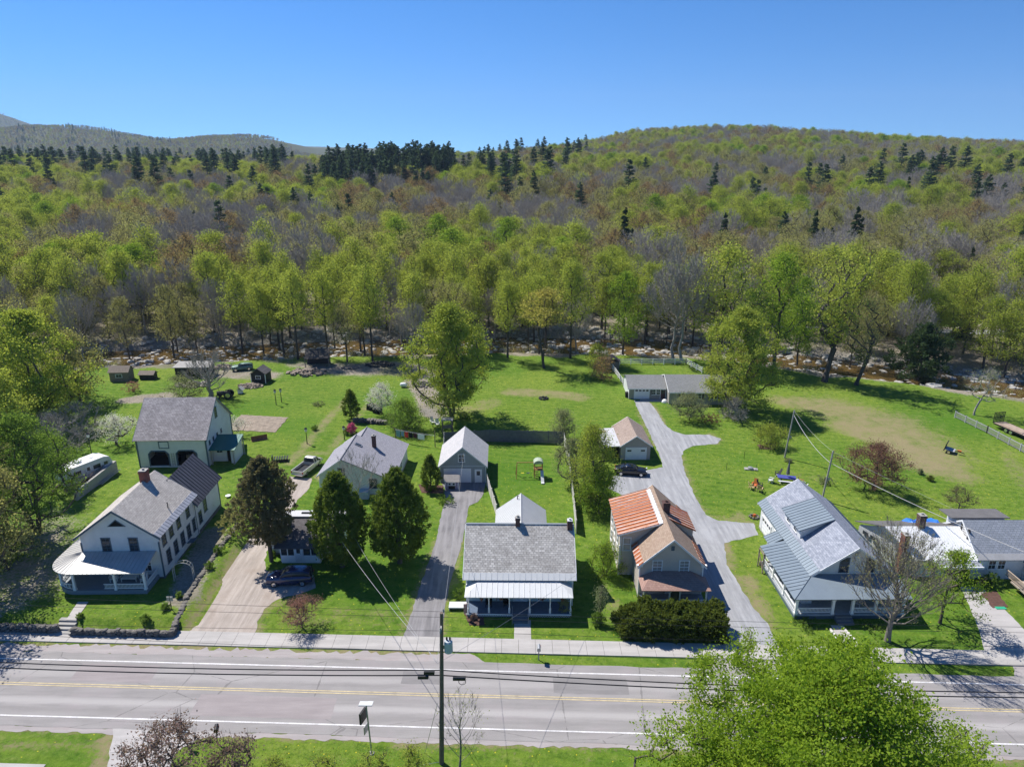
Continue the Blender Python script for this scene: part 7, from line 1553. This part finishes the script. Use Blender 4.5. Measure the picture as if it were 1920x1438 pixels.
def speed_sign():
    p = G(697, 1412); t = thing('solar_speed_sign', 'roadside speed display post topped by a flat solar panel, seen from behind', 'sign', p); MB().tube([(0, 0, 0), (-.12, 0, 4.6)], .06, 8).build('post', greymetal, t); MB().cbox((-.12, 0, 4.68), (1.0, .6, .06), 0, R(-14)).build('solar_panel', mat('solar_back', (.55, .56, .55), .5), t)
    MB().cbox((-.45, .05, 3.5), (.14, .8, .95), R(-18)).build('display', blackmetal, t); MB().cbox((-.3, .05, 2.3), (.04, .55, .7), R(-18)).build('sign_plate', greymetal, t); MB().box(-.18, .18, -.18, .18, 0, .06).build('base', conc, t)
speed_sign()
def yard_sign(px, py, h, w, hh, label, m, rz=0, z=0.):
    p = G(px, py, z); t = thing('yard_sign', label, 'sign', p, rz); MB().tube([(0, 0, 0), (0, 0, h)], .035, 6).build('post', blackmetal, t); MB().cbox((0, 0, h - hh / 2), (w, .04, hh)).build('board', m, t)
yard_sign(1624, 1246, 2.3, .45, .6, 'thin sign post in the verge before the slate blue house', blackmetal, R(60)); yard_sign(322, 1143, 1.5, .6, .5, 'little grey hanging sign in the raised farmhouse garden', greymetal, 0, .62)
def lamp(px, py, h, label, m=blackmetal, z=None):
    p = G(px, py); z = float(HT(p.x, p.y)); p = G(px, py, z); t = thing('lamp_post', label, 'lamp post', p); MB().tube([(0, 0, 0), (0, 0, h)], [.08, .05], 8).build('post', m, t); ln = MB().lathe([(.08, 0), (.2, .1), (.24, .5), (.05, .62)], (0, 0, h), 6).build('lantern', mat('lantern_glass', (.6, .6, .58), .3), t); MB().lathe([(.28, .5), (.06, .72)], (0, 0, h + .0), 6).build('cap', blackmetal, ln)
lamp(178, 880, 4.9, 'tall dark lantern post beside the white camper')
for px, py, h, l in ((576, 832, 2.0, 'white-topped garden lamp left of the lavender-roofed house'), (518, 759, 2.2, 'slim garden lamp farther left above the hosta clump'), (528, 754, 1.9, 'slim garden lamp right above the hosta clump'), (646, 824, 1.6, 'pale lamp post behind the lavender roof')): lamp(px, py, h, l)
# ---------------------------------------------------------------- sheds and back-yard things
def shed(nm, label, px, py, W, D, E, RZ, wm, rm, axis='y', rz=0, win=True, doors=True, cat='shed'):
    p = G(px, py); t = thing(nm, label, cat, (p.x, p.y, max(0, float(HT(p.x, p.y)))), rz); b = MB()
    if axis == 'y': gable_y(b, 0, W, 0, D, 0, E, RZ); qs = roof_sides_y(0, W, 0, D, E, RZ, .2, .2)
    else: gable_x(b, 0, W, 0, D, 0, E, RZ); qs = roof_sides_x(0, W, 0, D, E, RZ, .2, .2)
    b.build('wall', wm, t); roof(t, qs, rm, .08)
    if win: window(t, 'F', 0, W * .5, E * .62, W * .3, E * .3, trimw, 2, 1)
    if doors: corner_boards(t, [(0, 0), (W, 0)], 0, E, trimw, .12)
    return t
blackwall = siding('black_board', (.03, .03, .035), .2)
shed('garden_shed', 'small black shed with white window and corner boards under the river trees', 472, 718, 2.9, 2.6, 1.9, 2.9, blackwall, sh_dark_x, 'y', R(-6))
t = shed('playhouse', 'little white and purple playhouse before the grey garage door', 835, 917, 1.75, 1.3, 1.15, 1.7, mat('lilac_paint', (.28, .25, .36), .6, .1), mat('taupe_roof', (.36, .33, .31), .8), 'x', R(0), False, True)
for u in (.6, 1.15): window(t, 'F', 0, u, .78, .3, .3, trimw, 1, 1)
MB().box(.45, 1.3, -.06, -.005, .05, .55).build('door', blackmetal, t)
shed('chicken_coop', 'weathered chicken coop near the river left of the barn', 207, 716, 3.6, 2.4, 1.9, 2.8, wood, wood, 'x', R(4), True, False, 'coop')
def open_shed():
    p = G(330, 708); t = thing('pole_shed', 'long dark open shed with flat grey roof at the riverside', 'shed', p, R(2)); MB().slab([(-.3, -.4, 2.2), (7.0, -.4, 2.2), (7.0, 3.2, 2.5), (-.3, 3.2, 2.5)], .1).build('roof', mat('grey_shed_roof', (.3, .29, .28), .7, .2, 1), t); MB().box(0, 2.6, -.05, 0, 0, 2.1).box(0, 6.7, 2.9, 3, 0, 2.3).box(0, .08, .0, 2.9, 0, 2.2).build('wall', blackwall, t)
    for x in (3.2, 5.0, 6.6): post(t, x, 0, 0, 2.1, .12, wood, name='shed_post')
open_shed()
shed('small_hutch', 'low dark hutch beside the chicken coop', 262, 712, 2.8, 1.6, 1.0, 1.5, blackwall, wood, 'x', 0, False, False, 'hutch')
def wellhouse():
    p = G(451, 737); t = thing('well_house', 'tiny white well house with peaked roof on the lawn behind the barn', 'well house', p); MB().box(-.4, .4, -.35, .35, 0, .75).build('base', trimw, t); roof(t, roof_sides_y(-.45, .45, -.4, .4, .75, 1.15, .25, .2), met_pale, .06)
wellhouse()
def gazebo():
    p = G(572, 690); t = thing('lean_to_shelter', 'dark timber shelter with slanting roof among the riverside trunks', 'shelter', p, R(8)); MB().slab([(0, 0, 1.9), (5, 0, 1.9), (5, 3, 3.3), (0, 3, 3.3)], .1).build('roof', mat('dark_shelter', (.07, .06, .055), .8, .3), t)
    for x, y, z in ((.1, .1, 1.8), (4.9, .1, 1.8), (.1, 2.9, 3.1), (4.9, 2.9, 3.1)): post(t, x, y, 0, z, .14, wood, name='shelter_post')
    MB().box(.2, 4.8, 2.8, 2.88, 0, 3.0).build('back_wall', blackwall, t)
gazebo()
def pile(nm, label, px, py, n, r, h, s, m, cat, seed):
    p = G(px, py); b = MB(); rr = random.Random(seed)
    for i in range(n): a = rr.uniform(0, 6.28); q = r * rr.random() ** .6; b.cbox((q * math.cos(a), q * .6 * math.sin(a), rr.uniform(.08, h * (1 - q / r * .8))), (s * rr.uniform(.4, 1.6), s * rr.uniform(.3, .7), s * rr.uniform(.2, .5)), rr.uniform(0, 3), rr.uniform(-.4, .4), rr.uniform(-.3, .3))
    o = b.build(nm, m); o.location = p + Vector((0, 0, max(-.3, float(HT(p.x, p.y))))); return tag(o, label, cat)
pile('firewood_heap', 'pale heap of split firewood beside the long dark shed', 362, 722, 130, 3.4, .8, .5, mat('split_wood', (.36, .32, .28), .85, .4, 1.5), 'firewood', 1); pile('lumber_pile', 'dark pile of timber under the riverside shelter trees', 575, 700, 90, 4, .9, .9, wood, 'lumber', 2); pile('brush_heap', 'grey brush heap on the bank before the small black shed', 470, 724, 120, 2.6, .5, .6, wood, 'brush', 3); pile('rock_heap', 'grey rock heap at the foot of the spreading tree', 800, 722, 60, 3, .6, .6, stone, 'rocks', 4); pile('scrap_pile', 'dark covered pile beside the driftwood on the river bank', 712, 685, 80, 3, 1.1, .7, mat('dark_scrap', (.06, .06, .055), .8, .5), 'scrap', 5)
pile('clutter_heap', 'dark clutter heap left of the black shed near the river', 420, 690, 60, 2.5, .9, .7, wood, 'clutter', 6); pile('log_row', 'low stack of logs on the bank beyond the bright lawn strip', 660, 690, 40, 2, .5, .7, wood, 'logs', 7)
def van_green():
    p = G(455, 694); car('old green car rusting among the river trees beside the black shed', (p.x, p.y, 0), R(20), 4.2, 1.7, 1.5, paint('faded_green_paint', (.12, .2, .17), .5, .2))
van_green()
def garden_bed():
    b = [tuple(G(*p)[:2]) for p in ((452, 778), (541, 783), (516, 811), (424, 806))]; m = mat('tilled_soil', (.27, .225, .18), .95, .45, 1.6, .1, 0, .8); o = outline(b, .5, .12, 8); ob = MB().prism([(p.x, p.y, -.1) for p in o], (0, 0, .16)).build('garden_bed', m); tag(ob, 'brown tilled garden bed on the lawn right of the barn', 'garden bed')
    for i, (l, lb) in enumerate(((((870, 1148), (905, 1152), (909, 1172), (880, 1172)), 'brown mulch bed at the corner of the porch house'), (((1838, 1112), (1868, 1108), (1890, 1138), (1862, 1140)), 'brown mulch bed between driveway and deck stairs'), (((1420, 834), (1455, 832), (1452, 843), (1425, 842)), 'dark mulch ring under the rounded lime bush'), (((785, 908), (830, 910), (832, 925), (790, 924)), 'dark mulch bed under the small cone evergreen by the garage'))):
        o = outline([tuple(G(*q)[:2]) for q in l], .3, .08, i); tag(MB().prism([(p.x, p.y, -.1) for p in o], (0, 0, .14)).build('mulch_bed', mat('bark_mulch', (.10, .055, .042), .95, .4, 3)), lb, 'mulch bed')
garden_bed()
def plough():
    p = G(487, 826); t = thing('snow_plough', 'rusty snow plough blade resting on the lawn by the barn lean-to', 'plough blade', p, R(28)); MB().prism([(-1.2, 0, 0), (-1.2, .35, .3), (-1.2, .35, .75), (-1.2, .25, .8), (-1.2, .22, .3), (-1.2, -.1, .02)], (2.4, 0, 0)).build('blade', mat('rusty_steel', (.24, .1, .06), .8, .4), t); MB().box(-1.0, 1.0, .36, .5, .2, .6).box(-.2, .2, .5, 1.3, .15, .3).build('frame', blackmetal, t)
plough()
def harrow():
    p = G(511, 868); t = thing('wood_rack', 'dark slatted rack lying on the lawn near the pickup', 'rack', p, R(12)); MB().box(-.1, .0, 0, 1.0, 0, .9).box(-.1, 2.2, 0, .1, .0, .4).build('frame', blackmetal, t); b = MB()
    for i in range(6): b.box(.15 + i * .36, .35 + i * .36, -.1, 1.2, .42, .52)
    b.build('slats', blackmetal, t)
harrow()
def bins():
    for px, py, l in ((696, 768, 'black compost bin nearer the cone evergreen'), (708, 774, 'black compost bin nearer the white blossoming tree')):
        p = G(px, py); t = thing('compost_bin', l, 'bin', p, R(10)); MB().lathe([(.85, 0), (.75, .9), (.7, 1.0)], (0, 0, 0), 4).build('body', blackm, t); MB().lathe([(.8, 0), (.5, .12), (.1, .16)], (0, 0, 1.0), 4).build('lid', blackm, t)
    p = G(757, 726); t = thing('propane_tank', 'white rounded tank on the bare bank above the bushes', 'tank', p); MB().lathe([(.1, -.7), (.4, -.55), (.45, 0), (.4, .55), (.1, .7)], (0, 0, .5), 12, 'x').build('shell', trimw, t); MB().box(-.4, -.3, -.2, .2, 0, .15).box(.3, .4, -.2, .2, 0, .15).build('saddle', conc, t)
    p = G(839, 812); t = thing('deer_stand', 'grey-topped wooden lookout box behind the dark board fence', 'lookout', (p.x, p.y + .3, 0)); roof(t, [[(-.95, -.6, 2.3), (.95, -.6, 2.3), (.95, .6, 2.45), (-.95, .6, 2.45)]], met_tin, .07)
    for x in (-.8, .8):
        for y in (-.5, .5): post(t, x, y, 0, 2.25, .1, wood, name='corner_post')
    MB().box(-.85, .85, -.5, .5, .9, 1.0).box(-.85, .85, -.55, -.5, 1.0, 1.5).build('platform', wood, t)
    for px, py, l in ((1175, 745, 'black rubbish bin at the ranch garage corner'), (795, 790, 'left of two pale garden chairs on the lawn by the grey garage'), (0, 0, '')):
        if l.startswith('black'): p = G(px, py); t = thing('rubbish_bin', l, 'bin', p); MB().lathe([(.28, 0), (.36, .95), (.38, 1.0)], (0, 0, 0), 8).build('body', blackm, t); MB().lathe([(.4, 0), (.2, .1)], (0, 0, 1.0), 8).build('lid', blackm, t)
    p = G(971, 985); t = thing('grill', 'black covered grill on the lawn behind the porch house ridge', 'grill', (6.0 - 2.1 + .9, 70.5, 0)); MB().box(-.6, .6, -.3, .3, .1, .9).build('cabinet', blackm, t); MB().lathe([(.32, -.6), (.36, 0), (.32, .6)], (0, 0, .95), 10, 'x').build('hood', blackm, t)
    for i in range(4): MB().tube([((-.5, .5)[i % 2], (-.25, .25)[i // 2], 0), ((-.5, .5)[i % 2], (-.25, .25)[i // 2], .12)], .03, 5).build('leg', blackm, t)
bins()
# ---------------------------------------------------------------- garden chairs, table, playset, clothesline
def adirondack(m, label, px, py, rz, group=None):
    p = G(px, py); t = thing('garden_chair', label, 'chair', p, rz, group); MB().cbox((0, 0, .34), (.55, .55, .05), 0, R(10)).build('seat', m, t); b = MB()
    for i in range(5): b.cbox((-.22 + i * .11, .36, .72), (.09, .03, .85 - .04 * abs(i - 2)), 0, R(-22))
    b.build('backrest', m, t)
    for sg in (-1, 1): MB().cbox((sg * .34, .02, .56), (.12, .65, .035)).build('armrest', m, t); MB().cbox((sg * .3, -.25, .28), (.05, .08, .55)).build('leg', m, t); MB().cbox((sg * .3, .22, .22), (.05, .08, .5), 0, R(20)).build('leg', m, t)
oran = mat('orange_wood', (.5, .13, .04), .6); tan = mat('tan_wood', (.5, .38, .2), .6); whitep = mat('white_plastic', (.65, .66, .68), .5); coral = mat('coral_wood', (.55, .22, .13), .6); dkc = mat('charcoal_plastic', (.05, .05, .055), .6)
for m, l, px, py, rz in ((oran, 'orange garden chair farthest left on the lawn behind the slate blue roof', 1415, 913, -.6), (tan, 'tan garden chair nearest the slate blue roof', 1424, 921, 2.6), (dkc, 'charcoal garden chair between the orange and tan ones', 1425, 914, 1.0), (tan, 'low tan stool-like chair beside the orange garden chair', 1409, 917, 1.6), (whitep, 'white garden chair between the orange chairs and the table', 1445, 904, -2.2), (dkc, 'dark garden chair left of the blue-topped table', 1458, 892, -1.6), (coral, 'coral garden chair right of the blue-topped table', 1502, 908, 1.2), (whitep, 'white garden chair beside the coral one', 1508, 914, 2.4), (whitep, 'left of two pale garden chairs on the lawn by the grey garage', 811, 794, .5), (whitep, 'right of two pale garden chairs on the lawn by the grey garage', 820, 798, .2)): adirondack(m, l, px, py, rz)
def table():
    p = G(1474, 903); t = thing('picnic_table', 'blue-topped garden table with closed grey parasol behind the slate blue roof', 'table', p, R(-15)); MB().box(-1.2, 1.2, -.55, .55, .68, .74).build('tabletop', mat('blue_cloth', (.06, .07, .28), .7), t)
    for sg in (-1, 1): MB().box(-1.2, 1.2, sg * .95 - .14, sg * .95 + .14, .42, .47).build('bench', whitep, t); MB().box(sg * .85 - .05, sg * .85 + .05, -1.0, 1.0, .33, .41).tube([(sg * .85, -.8, 0), (sg * .85, -.3, .68)], .05, 5).tube([(sg * .85, .8, 0), (sg * .85, .3, .68)], .05, 5).build('leg', whitep, t)
    q = thing('parasol', 'closed grey parasol standing through the blue-topped table', 'parasol', p + Vector((.1, 0, .74))); MB().tube([(0, 0, -.0), (0, 0, 2.6)], .03, 6).build('pole', greymetal, q); MB().lathe([(.26, .45), (.22, .9), (.15, 1.6), (.05, 2.45)], (0, 0, 0), 8).build('canopy', mat('grey_canvas', (.13, .13, .15), .8), q)
table()
def playset():
    p = G(1009, 893); t = thing('playset', 'wooden playset with green roof, swing beam and slide on the fenced lawn', 'playset', p, R(2)); m = newwood
    for x in (-.55, .55):
        for y in (-.5, .5): MB().box(x - .05, x + .05, y - .05, y + .05, 0, 2.3).build('post', m, t)
    MB().box(-.6, .6, -.55, .55, 1.15, 1.22).build('platform', m, t); b = MB()
    for z in (1.35, 1.6): b.box(-.55, .55, -.54, -.5, z, z + .15)
    b.build('guard_rail', m, t)
    pr = [(-.66, 2.15)] + [(-.66 * math.cos(a), 2.15 + .5 * math.sin(a)) for a in np.linspace(.1, 3.04, 9)] + [(.66, 2.15)]; MB().prism([(x, -.6, z) for x, z in pr], (0, 1.2, 0)).build('canopy', mat('pale_green_canvas', (.36, .42, .32), .8), t)
    MB().tube([(-.6, 0, 2.15), (-3.0, 0, 2.15)], .06, 6).build('swing_beam', m, t)
    for y in (-.8, .8): MB().tube([(-2.95, 0, 2.15), (-3.1, y, 0)], .05, 5).build('leg', m, t)
    for x, c in ((-1.4, mat('swing_blue', (.05, .06, .1), .5)), (-2.2, mat('swing_yellow', (.6, .55, .05), .5))): s = MB().cbox((x, 0, .55), (.45, .2, .05)).build('swing_seat', c, t); MB().tube([(x - .2, 0, 2.1), (x - .2, 0, .57)], .012, 4).tube([(x + .2, 0, 2.1), (x + .2, 0, .57)], .012, 4).build('swing_rope', mat('yellow_rope', (.5, .46, .1), .7), s)
    MB().prism([(.25, -.55, 1.2), (.25, -1.0, 1.0), (.25, -2.1, .2), (.25, -2.5, .15), (.25, -2.5, .1), (.25, -2.1, .14), (.25, -.55, 1.12)], (.42, 0, 0)).build('slide', mat('pale_slide', (.55, .57, .58), .4), t); l = MB()
    for i in range(4): l.box(-.5, .0, -.75 - .1 * (3 - i), -.68 - .1 * (3 - i), .2 + .27 * i, .27 + .27 * i)
    l.build('climbing_steps', m, t)
playset()
def clothesline():
    a, c = G(742, 826), G(816, 838); t = thing('clothesline', 'clothesline strung between a post and the bushes behind the lavender-roofed house', 'clothesline', (0, 0, 0)); h = 1.9
    for q in (a, c): MB().tube([q, q + Vector((0, 0, 2.6 if q is c else 2.1))], .07, 6).build('post', polewood, t)
    for dy in (-.15, .15): MB().tube([a + Vector((0, dy, h)), a.lerp(c, .5) + Vector((0, dy, h - .1)), c + Vector((0, dy, h))], .01, 4).build('line', whitep, t)
    for i, (f, w, hh, col, l) in enumerate(((.08, .75, 1.1, (.16, .3, .36), 'teal towel'), (.19, .5, .9, (.2, .33, .45), 'pale blue shirt'), (.29, .62, 1.0, (.55, .05, .04), 'red shirt'), (.40, .6, .95, (.012, .012, .014), 'black shirt'), (.51, .6, .9, (.07, .02, .03), 'maroon shirt'), (.66, 1.15, .95, (.75, .76, .78), 'white sheet'))):
        q = a.lerp(c, f); d = (c - a).normalized(); b = MB(); n = 6
        for k in range(n):
            u = -w / 2 + w * k / n; v = u + w / n; w0 = .05 * math.sin(k * 2.1 + i); w1 = .05 * math.sin((k + 1) * 2.1 + i)
            b.prism([q + d * u + Vector((0, w0 * .3 - .15, h - .06)), q + d * v + Vector((0, w1 * .3 - .15, h - .06)), q + d * v + Vector((0, w1 - .15, h - hh)), q + d * u + Vector((0, w0 - .15, h - hh))], (0, .02, 0))
        tag(b.build('laundry', mat('cloth_%s' % l.replace(' ', '_'), col, .9, .1)), l + ' pegged on the clothesline', 'laundry')
clothesline()
def porch_things():
    M_ = HA.matrix_basis; wk = mat('white_wicker', (.7, .7, .68), .7, .1)
    for i, (x, y, w, rz, l) in enumerate(((3.3, -.95, .75, .3, 'white wicker armchair on the farmhouse porch'), (4.9, -.9, 1.6, .0, 'white wicker settee on the farmhouse porch'), (6.5, -1.2, .75, -1.2, 'white wicker chair at the right end of the farmhouse porch'))):
        t = thing('wicker_chair' if w < 1 else 'wicker_settee', l, 'chair' if w < 1 else 'settee', HA.location + Vector((x, y, .46)), rz); MB().box(-w / 2, w / 2, -.32, .3, .32, .42).build('seat', wk, t); pr = [(-w / 2, .4)] + [(-w / 2 * math.cos(a), .72 + .3 * math.sin(a)) for a in np.linspace(0, math.pi, 8)] + [(w / 2, .4)]; MB().prism([(a, .3, z) for a, z in pr], (0, .07, 0)).build('backrest', wk, t)
        for sg in (-1, 1): MB().cbox((sg * w / 2, 0, .6), (.1, .66, .08)).build('armrest', wk, t); MB().box(sg * (w / 2 - .05) - .03, sg * (w / 2 - .05) + .03, -.32, -.26, 0, .32).box(sg * (w / 2 - .05) - .03, sg * (w / 2 - .05) + .03, .22, .28, 0, .32).build('leg', wk, t)
    t = thing('rocking_chair', 'white rocking chair on the slate blue house porch', 'chair', (34.0, 58.0, .55), -.5)
    MB().box(-.28, .28, -.28, .28, .36, .41).build('seat', whitep, t); b = MB()
    for i in range(5): b.cbox((-.22 + .11 * i, .32, .75), (.04, .03, .75), 0, R(-14))
    b.cbox((0, .4, 1.1), (.56, .05, .12), 0, R(-14)); b.build('backrest', whitep, t)
    for sg in (-1, 1): MB().tube([(sg * .27, -.5, .1), (sg * .27, -.2, .03), (sg * .27, .2, .03), (sg * .27, .6, .12)], .025, 5).build('rocker', whitep, t); MB().box(sg * .27 - .025, sg * .27 + .025, -.26, -.21, .03, .6).box(sg * .27 - .025, sg * .27 + .025, .2, .25, .03, .38).build('leg', whitep, t); MB().box(sg * .27 - .04, sg * .27 + .04, -.3, .3, .6, .63).build('armrest', whitep, t)
    t = thing('wall_cabinet', 'white cabinet with dark diamond on the slate blue house porch', 'cabinet', (29.2, 58.6, .55)); MB().box(-.5, .5, -.25, .25, 0, 1.25).build('body', whitep, t); MB().prism([(0, -.27, .4), (.25, -.27, .68), (0, -.27, .96), (-.25, -.27, .68)], (0, .015, 0)).build('diamond', blackmetal, t)
    rr = random.Random(9)
    for x, l in ((-2.95, 'leftmost'), (-1.1, 'second from left'), (2.95, 'third from left'), (4.85, 'rightmost')):
        t = thing('hanging_basket', f'{l} red flower basket hanging under the porch house eave', 'basket', (x, 57.05, 1.85)); MB().lathe([(.08, 0), (.2, .2)], (0, 0, 0), 10).build('pot', wood, t); link('flowers', shell_shrub(int(x * 10) + 900, egg(.55, .34, .05, 1, .1, 1), 260, .06, LF['redbud']), t); MB().tube([(0, 0, .2), (0, 0, .6)], .01, 4).build('hook', blackmetal, t)
    for x, l in ((-2.3, 'black wicker chair at the left of the porch house porch'), (-.55, 'black wicker chair nearer the porch house door')):
        t = thing('porch_chair', l, 'chair', (x, 58.1, .45)); MB().box(-.3, .3, -.28, .28, .3, .42).build('seat', blackm, t); MB().box(-.3, .3, .24, .3, .42, 1.05).build('backrest', blackm, t)
        for sg in (-1, 1): MB().box(sg * .3 - .04, sg * .3 + .04, -.28, .28, .58, .64).build('armrest', blackm, t); MB().box(sg * .27 - .03, sg * .27 + .03, -.27, -.2, 0, .3).box(sg * .27 - .03, sg * .27 + .03, .2, .27, 0, .3).build('leg', blackm, t)
    t = thing('flag', 'drooping red and white striped flag at the left porch post', 'flag', (-4.35, 56.85, .5), R(20)); MB().tube([(.15, 0, 1.1), (-.45, -.3, 1.35)], .02, 5).build('staff', trimw, t); b = MB()
    for i in range(5): b.prism([(-.42 + i * .07, -.28, 1.3 - i * .01), (-.35 + i * .07, -.26, 1.32), (-.33 + i * .07, -.22, .2), (-.4 + i * .07, -.24, .2)], (.0, .015, 0))
    b.build('cloth', rustmetal('flag_stripes', 0, .14) if 0 else mat('flag_cloth', (.5, .3, .3), .8, .6, 6), t)
porch_things()
def tarps():
    b = MB(); rr = random.Random(6); n = 8; g = [[(44.9 + i * .48, 68.6 + j * .55, 2.75 + .7 * math.sin(i / n * 9.4) ** 2 * math.sin(math.pi * (j + .5) / 5) + rr.uniform(-.12, .12)) for i in range(n + 1)] for j in range(5)]
    for j in range(4):
        for i in range(n): b.face([g[j][i], g[j][i + 1], g[j + 1][i + 1], g[j + 1][i]])
    o = b.build('blue_tarp', mat('blue_tarpaulin', (.03, .17, .62), .45, .25, 2), None, False); md = o.modifiers.new('thick', 'SOLIDIFY'); md.thickness = .03; tag(o, 'crumpled bright blue tarp behind the white metal roof ridge', 'tarp')
    p = G(1414, 970); t = thing('fire_pit', 'small stone fire ring with orange toys beside the slate blue garage', 'fire pit', p); b = MB()
    for i in range(9): b.rock((.5 * math.cos(i * .7), .5 * math.sin(i * .7), .12), (.2, .18, .16), i)
    b.build('ring', stone, t); MB().cbox((0, 0, .3), (.3, .25, .35), .4).build('toy', oran, t)
    p = G(1408, 880); t = thing('well_cover', 'pale stone slab with a lid on the dark green lawn patch', 'well cover', p, R(-8)); MB().box(-.9, .9, -.35, .35, 0, .14).build('slab', conc, t); MB().lathe([(.4, 0), (.36, .2), (.1, .26)], (-.1, 0, .14), 10).build('lid', greymetal, t)
    for px, py, l in ((1362, 880, 'left thin stake marking the dark green lawn patch'), (1395, 860, 'rear thin stake marking the dark green lawn patch'), (1417, 884, 'right thin stake marking the dark green lawn patch')): tag(MB().tube([G(px, py), G(px, py) + Vector((0, 0, 1.1))], .03, 5).build('stake', blackmetal), l, 'stake')
    p = G(1019, 748); t = thing('fire_ring', 'small dark fire ring on the worn back lawn', 'fire ring', p); b = MB()
    for i in range(8): b.rock((.7 * math.cos(i * .8), .6 * math.sin(i * .8), .15), (.3, .25, .25), i + 40)
    b.build('stones', mat('charred_stone', (.05, .05, .05), .9, .4), t)
    p = G(1238, 712); t = thing('playhouse', 'small pink-roofed hut in the paddock behind the ranch roof', 'playhouse', (p.x - 8.5, p.y + 8.0, 0)); MB().box(-1.3, 1.3, -1, 1, 0, 1.6).build('wall', wood, t); roof(t, roof_sides_y(-1.3, 1.3, -1, 1, 1.6, 2.5, .3, .3), mat('pink_roof', (.42, .25, .21), .8), .08)
    p = G(1246, 754); t = thing('white_cover', 'white domed cover at the corner of the ranch entry', 'cover', p); MB().lathe([(.55, 0), (.5, .25), (.3, .5), (.05, .58)], (0, 0, 0), 10).build('dome', trimw, t)
    p = G(1876, 1140); t = thing('sandbox_lid', 'small green mat on the ground at the foot of the deck stairs', 'mat', p); MB().box(-.5, .5, -.2, .2, .02, .06).build('pad', mat('green_mat', (.03, .35, .2), .6), t)
    p = G(455, 940); t = thing('birdbath', 'white birdbath between the farmhouse wing and the linden tree', 'birdbath', (p.x - 1.8, p.y, 0)); MB().lathe([(.22, 0), (.1, .1), (.08, .7), (.3, .8), (.34, .88)], (0, 0, 0), 10).build('pedestal', trimw, t)
tarps()
